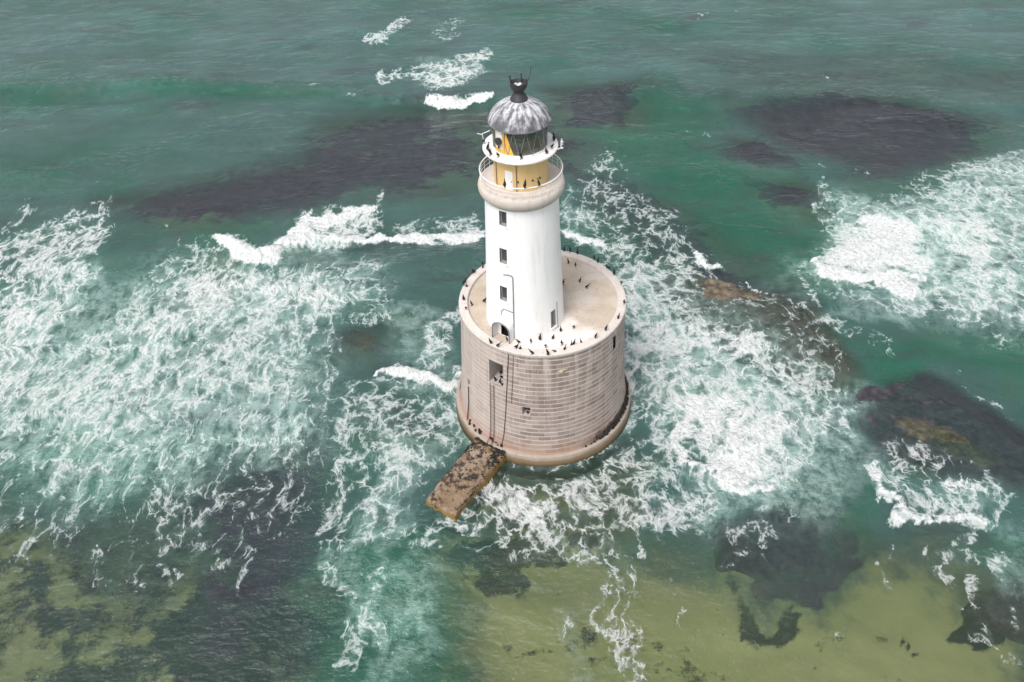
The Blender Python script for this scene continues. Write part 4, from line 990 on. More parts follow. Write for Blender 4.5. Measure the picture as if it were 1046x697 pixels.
    ('e', 37.83, -11.8, 0.5041, 0.1324, 1.009, 0.72, 0.6),
    ('e', 39.41, -13.27, 0.6974, 0.1151, 1.001, 0.65, 0.6),
    ('e', 33.16, -7.34, 1.753, -0.609, 1.279, 0.5, 0.6),
    ('e', 38.39, -17.38, 0.1865, 0.05152, 0.6213, 0.55, 0.6),
    ('e', 36.26, -20.2, 0.09355, -0.02382, 0.8281, 0.44, 0.6),
    ('e', 33.18, -18.71, 2.241, -0.8843, 2.081, 0.42, 0.6),
    ('e', 33.09, -19.05, 2.258, -0.8924, 2.111, 0.42, 0.6),
    ('e', 33.0, -19.38, 2.275, -0.9005, 2.142, 0.42, 0.6),
    ('e', 32.92, -19.71, 2.293, -0.9086, 2.172, 0.42, 0.6),
    ('e', 32.83, -20.04, 2.31, -0.9167, 2.203, 0.42, 0.6),
    ('e', 32.74, -20.36, 2.327, -0.925, 2.235, 0.42, 0.6),
    ('e', 32.66, -20.68, 2.345, -0.9332, 2.266, 0.42, 0.6),
    ('e', 32.57, -21.0, 2.362, -0.9415, 2.298, 0.42, 0.6),
    ('e', 32.49, -21.32, 2.38, -0.9499, 2.331, 0.42, 0.6),
    ('e', 32.4, -21.64, 2.397, -0.9583, 2.364, 0.42, 0.6),
    ('e', 32.32, -21.95, 2.415, -0.9668, 2.397, 0.42, 0.6),
    ('e', 32.23, -22.26, 2.433, -0.9753, 2.43, 0.42, 0.6),
    ('e', 32.15, -22.57, 2.451, -0.9838, 2.464, 0.42, 0.6),
    ('e', 32.07, -22.88, 2.468, -0.9924, 2.498, 0.42, 0.6),
    ('e', 31.99, -23.18, 2.486, -1.001, 2.533, 0.42, 0.6),
    ('e', 31.91, -23.48, 2.504, -1.01, 2.568, 0.42, 0.6),
    ('e', 31.83, -23.78, 2.522, -1.019, 2.603, 0.42, 0.6),
    ('e', 31.75, -24.08, 2.541, -1.027, 2.638, 0.42, 0.6),
    ('e', 36.9, -18.8, 1.444, -0.6308, 1.391, 0.42, 0.6),
    ('e', 36.61, -19.19, 1.457, -0.6346, 1.412, 0.42, 0.6),
    ('e', 36.34, -19.58, 1.469, -0.6384, 1.433, 0.42, 0.6),
    ('e', 36.06, -19.96, 1.482, -0.6422, 1.454, 0.42, 0.6),
    ('e', 35.79, -20.34, 1.495, -0.646, 1.475, 0.42, 0.6),
    ('e', 35.51, -20.72, 1.507, -0.6498, 1.497, 0.42, 0.6),
    ('e', 35.24, -21.09, 1.52, -0.6536, 1.519, 0.42, 0.6),
    ('e', 34.98, -21.46, 1.533, -0.6573, 1.541, 0.42, 0.6),
    ('e', 34.71, -21.83, 1.546, -0.6611, 1.564, 0.42, 0.6),
    ('e', 34.45, -22.19, 1.559, -0.6649, 1.586, 0.42, 0.6),
    ('e', 34.19, -22.55, 1.572, -0.6686, 1.609, 0.42, 0.6),
    ('e', 33.93, -22.91, 1.585, -0.6724, 1.633, 0.42, 0.6),
    ('e', 33.68, -23.27, 1.598, -0.6761, 1.656, 0.42, 0.6),
    ('e', 33.64, -23.65, 1.613, -0.685, 1.686, 0.42, 0.6),
    ('e', 33.6, -24.03, 1.628, -0.6939, 1.716, 0.42, 0.6),
    ('e', 33.57, -24.4, 1.643, -0.7028, 1.747, 0.42, 0.6),
    ('e', 33.53, -24.77, 1.658, -0.7119, 1.778, 0.42, 0.6),
    ('e', 33.5, -25.14, 1.673, -0.721, 1.81, 0.42, 0.6),
    ('e', 33.46, -25.5, 1.688, -0.7303, 1.842, 0.42, 0.6),
    ('e', 33.43, -25.86, 1.703, -0.7396, 1.874, 0.42, 0.6),
    ('e', 33.39, -26.22, 1.719, -0.7489, 1.907, 0.42, 0.6),
    ('e', 33.36, -26.57, 1.734, -0.7584, 1.94, 0.42, 0.6),
    ('e', 38.47, -20.71, 2.364, -1.099, 2.415, 0.38, 0.6),
    ('e', 38.36, -21.02, 2.381, -1.108, 2.448, 0.38, 0.6),
    ('e', 38.24, -21.34, 2.399, -1.118, 2.482, 0.38, 0.6),
    ('e', 38.13, -21.65, 2.416, -1.127, 2.515, 0.38, 0.6),
    ('e', 38.02, -21.96, 2.434, -1.137, 2.549, 0.38, 0.6),
    ('e', 37.91, -22.27, 2.452, -1.146, 2.583, 0.38, 0.6),
    ('e', 37.81, -22.57, 2.47, -1.156, 2.618, 0.38, 0.6),
    ('e', 37.7, -22.88, 2.487, -1.165, 2.653, 0.38, 0.6),
    ('e', 37.59, -23.18, 2.505, -1.175, 2.688, 0.38, 0.6),
    ('e', 37.49, -23.48, 2.523, -1.184, 2.724, 0.38, 0.6),
    ('e', 37.38, -23.77, 2.541, -1.194, 2.76, 0.38, 0.6),
    ('e', 37.28, -24.07, 2.559, -1.204, 2.796, 0.38, 0.6),
    ('e', 37.17, -24.36, 2.577, -1.214, 2.833, 0.38, 0.6),
    ('e', 37.07, -24.65, 2.596, -1.223, 2.87, 0.38, 0.6),
    ('e', 36.97, -24.94, 2.614, -1.233, 2.908, 0.38, 0.6),
    ('e', 36.86, -25.23, 2.632, -1.243, 2.945, 0.38, 0.6),
    ('e', 36.76, -25.51, 2.65, -1.253, 2.984, 0.38, 0.6),
    ('e', 36.66, -25.79, 2.669, -1.263, 3.022, 0.38, 0.6),
    ('e', 36.56, -26.07, 2.687, -1.273, 3.061, 0.38, 0.6),
    ('e', 36.46, -26.35, 2.706, -1.284, 3.101, 0.38, 0.6),
    ('e', 36.37, -26.63, 2.725, -1.294, 3.14, 0.38, 0.6),
    ('e', 32.58, -25.75, 0.2134, 0.0313, 0.7004, 0.36, 0.6),
    ('e', 30.41, -17.18, 5.521, -1.971, 4.836, 0.34, 0.6),
    ('e', 30.3, -17.39, 5.547, -1.978, 4.878, 0.34, 0.6),
    ('e', 30.18, -17.61, 5.573, -1.985, 4.919, 0.34, 0.6),
    ('e', 30.07, -17.82, 5.599, -1.993, 4.961, 0.34, 0.6),
    ('e', 29.96, -18.03, 5.626, -2.0, 5.003, 0.34, 0.6),
    ('e', 29.84, -18.24, 5.652, -2.007, 5.046, 0.34, 0.6),
    ('e', 29.73, -18.45, 5.678, -2.014, 5.088, 0.34, 0.6),
    ('e', 29.62, -18.66, 5.705, -2.022, 5.131, 0.34, 0.6),
    ('e', 29.51, -18.87, 5.731, -2.029, 5.174, 0.34, 0.6),
    ('e', 29.4, -19.08, 5.758, -2.036, 5.218, 0.34, 0.6),
    ('e', 29.29, -19.29, 5.784, -2.044, 5.262, 0.34, 0.6),
    ('e', 29.18, -19.49, 5.811, -2.051, 5.306, 0.34, 0.6),
    ('e', 29.07, -19.69, 5.838, -2.058, 5.35, 0.34, 0.6),
    ('e', 28.96, -19.9, 5.865, -2.065, 5.395, 0.34, 0.6),
    ('e', 28.85, -20.1, 5.891, -2.073, 5.44, 0.34, 0.6),
    ('e', 28.75, -20.3, 5.918, -2.08, 5.485, 0.34, 0.6),
    ('e', 28.64, -20.5, 5.945, -2.087, 5.531, 0.34, 0.6),
    ('e', 28.53, -20.7, 5.972, -2.095, 5.577, 0.34, 0.6),
    ('e', 28.43, -20.9, 5.999, -2.102, 5.623, 0.34, 0.6),
    ('e', 28.32, -21.1, 6.027, -2.109, 5.669, 0.34, 0.6),
    ('e', 28.22, -21.3, 6.054, -2.117, 5.716, 0.34, 0.6),
    ('e', 28.11, -21.49, 6.081, -2.124, 5.763, 0.34, 0.6),
    ('e', 28.01, -21.69, 6.108, -2.131, 5.811, 0.34, 0.6),
    ('e', 27.91, -21.88, 6.136, -2.139, 5.858, 0.34, 0.6),
    ('e', 27.8, -22.07, 6.163, -2.146, 5.907, 0.34, 0.6),
    ('e', 27.7, -22.27, 6.191, -2.153, 5.955, 0.34, 0.6),
    ('e', 18.95, -16.9, 0.0846, -0.01476, 0.2555, 0.33, 0.6),
    ('e', 16.68, -19.28, 0.1672, -0.1574, 1.81, 0.42, 0.6),
    ('e', 21.34, -14.39, 0.1431, -0.01454, 0.9074, 0.4, 0.6),
    ('e', 20.9, -14.38, 2.003, -0.488, 1.539, 0.36, 0.6),
    ('e', 20.77, -14.75, 2.019, -0.4912, 1.562, 0.36, 0.6),
    ('e', 20.64, -15.12, 2.035, -0.4945, 1.586, 0.36, 0.6),
    ('e', 20.51, -15.49, 2.051, -0.4977, 1.61, 0.36, 0.6),
    ('e', 20.39, -15.85, 2.067, -0.501, 1.634, 0.36, 0.6),
    ('e', 20.26, -16.21, 2.084, -0.5042, 1.659, 0.36, 0.6),
    ('e', 20.14, -16.57, 2.1, -0.5075, 1.684, 0.36, 0.6),
    ('e', 20.01, -16.92, 2.116, -0.5107, 1.709, 0.36, 0.6),
    ('e', 19.89, -17.28, 2.133, -0.514, 1.734, 0.36, 0.6),
    ('e', 19.77, -17.63, 2.149, -0.5173, 1.76, 0.36, 0.6),
    ('e', 19.65, -17.97, 2.166, -0.5206, 1.786, 0.36, 0.6),
    ('e', 19.53, -18.32, 2.182, -0.5238, 1.813, 0.36, 0.6),
    ('e', 19.41, -18.66, 2.199, -0.5271, 1.839, 0.36, 0.6),
    ('e', 19.3, -19.0, 2.216, -0.5304, 1.866, 0.36, 0.6),
    ('e', 19.18, -19.33, 2.233, -0.5337, 1.893, 0.36, 0.6),
    ('e', 33.0, -27.35, 3.608, -1.578, 4.103, 0.26, 0.6),
    ('e', 33.19, -27.43, 3.616, -1.592, 4.128, 0.26, 0.6),
    ('e', 33.38, -27.52, 3.624, -1.606, 4.153, 0.26, 0.6),
    ('e', 33.57, -27.6, 3.633, -1.62, 4.178, 0.26, 0.6),
    ('e', 33.75, -27.68, 3.642, -1.634, 4.204, 0.26, 0.6),
    ('e', 33.94, -27.76, 3.65, -1.648, 4.229, 0.26, 0.6),
    ('e', 34.13, -27.84, 3.659, -1.662, 4.255, 0.26, 0.6),
    ('e', 34.31, -27.92, 3.667, -1.677, 4.281, 0.26, 0.6),
    ('e', 34.5, -28.0, 3.676, -1.691, 4.307, 0.26, 0.6),
    ('e', 34.68, -28.08, 3.684, -1.705, 4.333, 0.26, 0.6),
    ('e', 34.87, -28.16, 3.693, -1.72, 4.36, 0.26, 0.6),
    ('e', 23.78, -25.58, 0.6519, -0.2019, 0.8389, 0.26, 0.6),
    ('e', 10.6, -25.32, 0.6358, -0.1043, 0.2757, 0.28, 0.6),
    ('e', 1.17, -25.14, 0.3999, -0.01578, 0.3672, 0.26, 0.6),
    ('e', -33.2, 102.5, 0.4931, 0.07608, 0.08215, 0.55, 0.6),
    ('e', -32.64, 102.9, 0.4914, 0.07437, 0.08114, 0.55, 0.6),
    ('e', -32.09, 103.31, 0.4896, 0.07268, 0.08015, 0.55, 0.6),
    ('e', -31.53, 103.72, 0.4879, 0.071, 0.07917, 0.55, 0.6),
    ('e', -30.97, 104.13, 0.4862, 0.06933, 0.0782, 0.55, 0.6),
    ('e', -30.4, 104.54, 0.4845, 0.06766, 0.07725, 0.55, 0.6),
    ('e', -29.84, 104.95, 0.4828, 0.06601, 0.07632, 0.55, 0.6),
    ('e', -29.27, 105.36, 0.481, 0.06437, 0.07539, 0.55, 0.6),
    ('e', -28.87, 106.29, 0.477, 0.06267, 0.07388, 0.55, 0.6),
    ('e', -28.46, 107.22, 0.4731, 0.06098, 0.07238, 0.55, 0.6),
    ('e', -28.04, 108.15, 0.4691, 0.05931, 0.07092, 0.55, 0.6),
    ('e', -27.63, 109.1, 0.4651, 0.05767, 0.06948, 0.55, 0.6),
    ('e', -27.2, 110.05, 0.4612, 0.05605, 0.06806, 0.55, 0.6),
    ('e', -26.78, 111.02, 0.4573, 0.05445, 0.06667, 0.55, 0.6),
    ('e', -26.35, 111.99, 0.4534, 0.05287, 0.0653, 0.55, 0.6),
    ('e', -25.92, 112.97, 0.4495, 0.05131, 0.06396, 0.55, 0.6),
    ('e', -27.84, 82.76, 0.8186, 0.116, 0.1587, 0.6, 0.6),
    ('e', -27.36, 82.87, 0.818, 0.1137, 0.1578, 0.6, 0.6),
    ('e', -26.88, 82.98, 0.8173, 0.1115, 0.1569, 0.6, 0.6),
    ('e', -26.4, 83.09, 0.8166, 0.1093, 0.156, 0.6, 0.6),
    ('e', -25.92, 83.19, 0.8159, 0.1071, 0.1552, 0.6, 0.6),
    ('e', -25.44, 83.3, 0.8152, 0.1049, 0.1543, 0.6, 0.6),
    ('e', -24.96, 83.41, 0.8146, 0.1027, 0.1535, 0.6, 0.6),
    ('e', -24.48, 83.52, 0.8139, 0.1006, 0.1526, 0.6, 0.6),
    ('e', -24.0, 83.62, 0.8132, 0.09837, 0.1518, 0.6, 0.6),
    ('e', -23.52, 83.73, 0.8125, 0.09619, 0.151, 0.6, 0.6),
    ('e', -23.03, 83.84, 0.8118, 0.09401, 0.1502, 0.6, 0.6),
    ('e', -22.55, 83.95, 0.8112, 0.09184, 0.1494, 0.6, 0.6),
    ('e', -22.07, 84.06, 0.8105, 0.08967, 0.1487, 0.6, 0.6),
    ('e', -21.59, 84.34, 0.8083, 0.08729, 0.1474, 0.6, 0.6),
    ('e', -21.11, 84.62, 0.8062, 0.08492, 0.1461, 0.6, 0.6),
    ('e', -20.63, 84.91, 0.804, 0.08256, 0.1448, 0.6, 0.6),
    ('e', -20.14, 85.2, 0.8019, 0.08022, 0.1436, 0.6, 0.6),
    ('e', -19.66, 85.48, 0.7998, 0.07789, 0.1424, 0.6, 0.6),
    ('e', -19.18, 85.77, 0.7976, 0.07557, 0.1412, 0.6, 0.6),
    ('e', -18.69, 86.06, 0.7955, 0.07326, 0.14, 0.6, 0.6),
    ('e', -18.2, 86.35, 0.7933, 0.07097, 0.1388, 0.6, 0.6),
    ('e', -17.71, 86.64, 0.7912, 0.06868, 0.1376, 0.6, 0.6),
    ('e', -17.22, 86.93, 0.7891, 0.06641, 0.1365, 0.6, 0.6),
    ('e', -16.73, 87.22, 0.787, 0.06415, 0.1354, 0.6, 0.6),
    ('e', -16.28, 87.53, 0.7847, 0.06206, 0.1343, 0.6, 0.6),
    ('e', -15.83, 87.84, 0.7824, 0.05999, 0.1332, 0.6, 0.6),
    ('e', -15.37, 88.15, 0.7802, 0.05792, 0.1321, 0.6, 0.6),
    ('e', -14.92, 88.46, 0.7779, 0.05587, 0.131, 0.6, 0.6),
    ('e', -14.46, 88.77, 0.7757, 0.05382, 0.1299, 0.6, 0.6),
    ('e', -14.01, 89.08, 0.7735, 0.05179, 0.1289, 0.6, 0.6),
    ('e', -13.55, 89.39, 0.7712, 0.04977, 0.1278, 0.6, 0.6),
    ('e', -13.09, 89.7, 0.769, 0.04777, 0.1268, 0.6, 0.6),
    ('e', -12.63, 90.06, 0.7664, 0.04575, 0.1257, 0.6, 0.6),
    ('e', -12.17, 90.41, 0.7639, 0.04374, 0.1246, 0.6, 0.6),
    ('e', -11.71, 90.77, 0.7614, 0.04175, 0.1236, 0.6, 0.6),
    ('e', -11.24, 91.13, 0.7588, 0.03977, 0.1225, 0.6, 0.6),
    ('e', -10.78, 91.49, 0.7563, 0.03781, 0.1215, 0.6, 0.6),
    ('e', -10.31, 91.85, 0.7538, 0.03586, 0.1204, 0.6, 0.6),
    ('e', -9.84, 92.21, 0.7513, 0.03391, 0.1194, 0.6, 0.6),
    ('e', -9.37, 92.57, 0.7488, 0.03199, 0.1184, 0.6, 0.6),
    ('e', -8.9, 92.94, 0.7463, 0.03007, 0.1174, 0.6, 0.6),
    ('e', -8.43, 93.3, 0.7438, 0.02817, 0.1165, 0.6, 0.6),
    ('e', -7.95, 93.67, 0.7412, 0.02628, 0.1155, 0.6, 0.6),
    ('e', -7.47, 94.04, 0.7388, 0.0244, 0.1146, 0.6, 0.6),
    ('e', -13.68, 82.93, 0.0198, -0.003599, 0.02199, 0.68, 0.6),
    ('e', -11.11, 87.67, 0.07151, -0.02413, 0.04009, 0.55, 0.6),
    ('e', -25.6, 82.58, 0.1364, -0.04394, 0.1884, 0.5, 0.6),
    ('e', -18.87, 72.54, 8.267, 0.8235, 1.683, 1.35, 0.7),
    ('e', -18.57, 72.44, 7.254, 0.7112, 1.476, 1.35, 0.7),
    ('e', -18.28, 72.35, 6.417, 0.6191, 1.305, 1.35, 0.7),
    ('e', -17.99, 72.26, 5.718, 0.5426, 1.162, 1.35, 0.7),
    ('e', -17.7, 72.16, 5.128, 0.4786, 1.041, 1.35, 0.7),
    ('e', -17.41, 72.07, 4.626, 0.4244, 0.9389, 1.35, 0.7),
    ('e', -17.12, 71.98, 4.194, 0.3782, 0.8508, 1.35, 0.7),
    ('e', -16.83, 71.89, 3.82, 0.3385, 0.7747, 1.35, 0.7),
    ('e', -16.54, 71.79, 3.495, 0.3041, 0.7084, 1.35, 0.7),
    ('e', -16.25, 71.7, 3.21, 0.2743, 0.6503, 1.35, 0.7),
    ('e', -15.96, 71.61, 2.958, 0.2481, 0.5991, 1.35, 0.7),
    ('e', -15.67, 71.52, 2.736, 0.2251, 0.5538, 1.35, 0.7),
    ('e', -15.31, 71.49, 2.611, 0.2096, 0.5278, 1.35, 0.7),
    ('e', -14.94, 71.46, 2.495, 0.1953, 0.5037, 1.35, 0.7),
    ('e', -14.58, 71.43, 2.387, 0.182, 0.4812, 1.35, 0.7),
    ('e', -14.22, 71.41, 2.285, 0.1697, 0.4601, 1.35, 0.7),
    ('e', -13.86, 71.38, 2.19, 0.1583, 0.4404, 1.35, 0.7),
    ('e', -13.5, 71.35, 2.101, 0.1476, 0.4219, 1.35, 0.7),
    ('e', -13.14, 71.33, 2.017, 0.1377, 0.4046, 1.35, 0.7),
    ('e', -12.78, 71.3, 1.938, 0.1284, 0.3884, 1.35, 0.7),
    ('e', -12.42, 71.27, 1.864, 0.1197, 0.3731, 1.35, 0.7),
    ('e', -12.06, 71.24, 1.794, 0.1116, 0.3586, 1.35, 0.7),
    ('e', -11.7, 71.22, 1.728, 0.1041, 0.3451, 1.35, 0.7),
    ('e', -11.34, 71.19, 1.665, 0.09695, 0.3322, 1.35, 0.7),
    ('e', -11.0, 71.32, 1.74, 0.09792, 0.3462, 1.35, 0.7),
    ('e', -10.66, 71.45, 1.819, 0.09888, 0.3611, 1.35, 0.7),
    ('e', -10.32, 71.58, 1.905, 0.09984, 0.377, 1.35, 0.7),
    ('e', -9.98, 71.71, 1.996, 0.1008, 0.3942, 1.35, 0.7),
    ('e', -9.63, 71.84, 2.095, 0.1017, 0.4126, 1.35, 0.7),
    ('e', -9.29, 71.97, 2.201, 0.1026, 0.4324, 1.35, 0.7),
    ('e', -8.95, 72.1, 2.315, 0.1035, 0.4538, 1.35, 0.7),
    ('e', -8.61, 72.23, 2.439, 0.1043, 0.4769, 1.35, 0.7),
    ('e', -8.27, 72.36, 2.574, 0.1051, 0.5019, 1.35, 0.7),
    ('e', -7.92, 72.49, 2.719, 0.1058, 0.5291, 1.35, 0.7),
    ('e', -7.67, 72.61, 3.15, 0.1179, 0.6118, 1.35, 0.7),
    ('e', -7.41, 72.72, 3.693, 0.1329, 0.716, 1.35, 0.7),
    ('e', -7.15, 72.83, 4.391, 0.1517, 0.8496, 1.35, 0.7),
    ('e', -6.89, 72.94, 5.307, 0.1756, 1.025, 1.35, 0.7),
    ('e', -6.63, 73.05, 6.545, 0.2071, 1.262, 1.35, 0.7),
    ('e', -6.37, 73.17, 8.274, 0.2499, 1.592, 1.35, 0.7),
    ('e', -16.37, 106.34, 0.05353, -0.009162, 0.01226, 0.3, 0.6),
    ('e', -40.67, 79.5, 3.363, 0.7149, 0.7594, 0.4, 0.6),
    ('e', -40.43, 79.51, 3.363, 0.7106, 0.7575, 0.4, 0.6),
    ('e', -40.19, 79.52, 3.363, 0.7063, 0.7556, 0.4, 0.6),
    ('e', -39.95, 79.53, 3.363, 0.7019, 0.7537, 0.4, 0.6),
    ('e', -39.71, 79.54, 3.363, 0.6976, 0.7519, 0.4, 0.6),
    ('e', -39.47, 79.55, 3.363, 0.6933, 0.75, 0.4, 0.6),
    ('e', -39.23, 79.56, 3.364, 0.689, 0.7481, 0.4, 0.6),
    ('e', -38.99, 79.56, 3.364, 0.6846, 0.7463, 0.4, 0.6),
    ('e', -38.74, 79.57, 3.364, 0.6803, 0.7444, 0.4, 0.6),
    ('e', -38.5, 79.58, 3.364, 0.676, 0.7426, 0.4, 0.6),
    ('e', -38.26, 79.59, 3.364, 0.6717, 0.7408, 0.4, 0.6),
    ('e', -38.02, 79.6, 3.364, 0.6673, 0.739, 0.4, 0.6),
    ('e', -37.78, 79.61, 3.365, 0.663, 0.7372, 0.4, 0.6),
    ('e', -37.54, 79.62, 3.365, 0.6587, 0.7354, 0.4, 0.6),
    ('e', -37.3, 79.63, 3.365, 0.6544, 0.7337, 0.4, 0.6),
    ('e', -37.06, 79.64, 3.365, 0.65, 0.7319, 0.4, 0.6),
    ('e', -33.61, 75.25, 7.952, 1.422, 1.756, 0.5, 0.6),
    ('e', -33.45, 75.24, 7.954, 1.415, 1.754, 0.5, 0.6),
    ('e', -33.28, 75.22, 7.956, 1.409, 1.752, 0.5, 0.6),
    ('e', -33.11, 75.21, 7.958, 1.402, 1.75, 0.5, 0.6),
    ('e', -32.95, 75.2, 7.96, 1.395, 1.748, 0.5, 0.6),
    ('e', -32.78, 75.18, 7.961, 1.388, 1.746, 0.5, 0.6),
    ('e', -32.62, 75.17, 7.963, 1.381, 1.744, 0.5, 0.6),
    ('e', -32.45, 75.16, 7.965, 1.375, 1.742, 0.5, 0.6),
    ('e', -32.29, 75.15, 7.967, 1.368, 1.74, 0.5, 0.6),
    ('e', -32.12, 75.13, 7.969, 1.361, 1.738, 0.5, 0.6),
    ('e', -31.96, 75.12, 7.971, 1.354, 1.736, 0.5, 0.6),
    ('e', -31.79, 75.11, 7.973, 1.347, 1.734, 0.5, 0.6),
    ('e', -31.62, 75.1, 7.975, 1.341, 1.732, 0.5, 0.6),
    ('e', -31.46, 75.08, 7.977, 1.334, 1.731, 0.5, 0.6),
    ('e', 38.14, 110.69, 0.3646, -0.05094, 0.195, 0.4, 0.6),
    ('e', 44.22, 110.08, 2.61, -0.4972, 0.8577, 0.3, 0.6),
    ('e', 51.02, 74.31, 8.47, -2.417, 2.263, 0.42, 0.6),
    ('e', 51.16, 74.28, 8.474, -2.425, 2.269, 0.42, 0.6),
    ('e', 51.3, 74.24, 8.478, -2.434, 2.274, 0.42, 0.6),
    ('e', 51.45, 74.21, 8.482, -2.442, 2.28, 0.42, 0.6),
    ('e', 51.59, 74.17, 8.486, -2.45, 2.286, 0.42, 0.6),
    ('e', 51.73, 74.14, 8.49, -2.458, 2.292, 0.42, 0.6),
    ('e', 51.87, 74.1, 8.494, -2.467, 2.297, 0.42, 0.6),
    ('e', 52.01, 74.07, 8.498, -2.475, 2.303, 0.42, 0.6),
    ('e', 52.15, 74.03, 8.503, -2.483, 2.309, 0.42, 0.6),
    ('e', 52.29, 74.0, 8.507, -2.491, 2.315, 0.42, 0.6),
    ('e', 52.43, 73.96, 8.511, -2.5, 2.32, 0.42, 0.6),
    ('e', 52.57, 73.92, 8.515, -2.508, 2.326, 0.42, 0.6),
    ('e', 52.71, 73.89, 8.519, -2.516, 2.332, 0.42, 0.6),
    ('e', 52.85, 73.85, 8.523, -2.524, 2.338, 0.42, 0.6),
    ('e', 52.99, 73.82, 8.527, -2.533, 2.344, 0.42, 0.6),
    ('e', 53.13, 73.78, 8.531, -2.541, 2.35, 0.42, 0.6),
    ('e', 53.27, 73.75, 8.535, -2.549, 2.356, 0.42, 0.6),
    ('e', 53.41, 73.71, 8.539, -2.558, 2.362, 0.42, 0.6),
    ('e', 23.33, 57.89, 4.476, -0.658, 1.109, 0.3, 0.6),
    ('e', 23.53, 57.83, 4.481, -0.6643, 1.113, 0.3, 0.6),
    ('e', 23.72, 57.76, 4.485, -0.6705, 1.116, 0.3, 0.6),
    ('e', 23.92, 57.69, 4.489, -0.6767, 1.12, 0.3, 0.6),
    ('e', 24.12, 57.63, 4.493, -0.683, 1.123, 0.3, 0.6),
    ('e', 24.31, 57.56, 4.498, -0.6892, 1.127, 0.3, 0.6),
    ('e', 24.51, 57.49, 4.502, -0.6955, 1.13, 0.3, 0.6),
    ('e', 24.7, 57.43, 4.506, -0.7018, 1.134, 0.3, 0.6),
    ('e', 24.9, 57.36, 4.51, -0.7081, 1.138, 0.3, 0.6),
    ('e', 25.09, 57.3, 4.515, -0.7144, 1.141, 0.3, 0.6),
    ('e', 25.29, 57.23, 4.519, -0.7207, 1.145, 0.3, 0.6),
    ('e', 25.48, 57.16, 4.523, -0.727, 1.148, 0.3, 0.6),
    ('e', 25.68, 57.1, 4.527, -0.7334, 1.152, 0.3, 0.6),
    ('e', 25.87, 57.03, 4.532, -0.7397, 1.156, 0.3, 0.6),
    ('e', 26.07, 56.97, 4.536, -0.7461, 1.159, 0.3, 0.6),
    ('e', 26.26, 56.9, 4.54, -0.7524, 1.163, 0.3, 0.6),
    ('e', 26.46, 56.84, 4.544, -0.7588, 1.167, 0.3, 0.6),
    ('e', 26.65, 56.77, 4.549, -0.7652, 1.171, 0.3, 0.6),
    ('e', 26.84, 56.71, 4.553, -0.7716, 1.174, 0.3, 0.6),
    ('e', 27.04, 56.64, 4.557, -0.778, 1.178, 0.3, 0.6),
    ('e', -67.31, 20.54, 0.1557, 0.07768, 0.04554, 0.5, 0.6),
    ('e', -63.01, 41.47, 1.294, 0.5371, 0.5954, 0.55, 0.6),
    ('e', -63.24, 41.12, 1.3, 0.5426, 0.6024, 0.55, 0.6),
    ('e', -63.47, 40.78, 1.305, 0.5482, 0.6095, 0.55, 0.6),
    ('e', -63.7, 40.44, 1.311, 0.5538, 0.6167, 0.55, 0.6),
    ('e', -63.92, 40.11, 1.317, 0.5594, 0.6239, 0.55, 0.6),
    ('e', -64.15, 39.77, 1.322, 0.5651, 0.6312, 0.55, 0.6),
    ('e', -64.37, 39.44, 1.328, 0.5708, 0.6385, 0.55, 0.6),
    ('e', -60.46, 50.66, 0.3009, -0.2, 0.9603, 0.28, 0.6),
    ('e', -51.14, 35.68, 1.415, 0.5647, 1.973, 0.45, 0.6),
    ('e', 45.56, 44.14, 12.2, -3.75, 4.406, 0.42, 0.6),
    ('e', 45.67, 44.09, 12.21, -3.763, 4.417, 0.42, 0.6),
    ('e', 45.79, 44.05, 12.22, -3.776, 4.428, 0.42, 0.6),
    ('e', 45.9, 44.0, 12.23, -3.789, 4.44, 0.42, 0.6),
    ('e', 46.02, 43.96, 12.23, -3.802, 4.451, 0.42, 0.6),
    ('e', 46.13, 43.91, 12.24, -3.816, 4.462, 0.42, 0.6),
    ('e', 46.25, 43.87, 12.25, -3.829, 4.474, 0.42, 0.6),
    ('e', 46.36, 43.82, 12.26, -3.842, 4.485, 0.42, 0.6),
    ('e', 46.48, 43.78, 12.27, -3.855, 4.497, 0.42, 0.6),
    ('e', 46.59, 43.73, 12.28, -3.868, 4.508, 0.42, 0.6),
    ('e', 46.71, 43.69, 12.29, -3.881, 4.52, 0.42, 0.6),
    ('e', 46.82, 43.64, 12.29, -3.895, 4.532, 0.42, 0.6),
    ('e', 46.94, 43.59, 12.3, -3.908, 4.543, 0.42, 0.6),
    ('e', 47.05, 43.55, 12.31, -3.921, 4.555, 0.42, 0.6),
    ('e', 47.17, 43.5, 12.32, -3.934, 4.567, 0.42, 0.6),
    ('e', 47.28, 43.46, 12.33, -3.948, 4.578, 0.42, 0.6),
    ('e', 47.39, 43.41, 12.34, -3.961, 4.59, 0.42, 0.6),
    ('e', 47.51, 43.37, 12.35, -3.974, 4.602, 0.42, 0.6),
    ('e', 47.62, 43.32, 12.35, -3.987, 4.614, 0.42, 0.6),
    ('e', 47.74, 43.28, 12.36, -4.001, 4.626, 0.42, 0.6),
    ('e', 47.85, 43.23, 12.37, -4.014, 4.638, 0.42, 0.6),
    ('e', 47.97, 43.19, 12.38, -4.028, 4.65, 0.42, 0.6),
    ('e', 48.08, 43.14, 12.39, -4.041, 4.661, 0.42, 0.6),
]
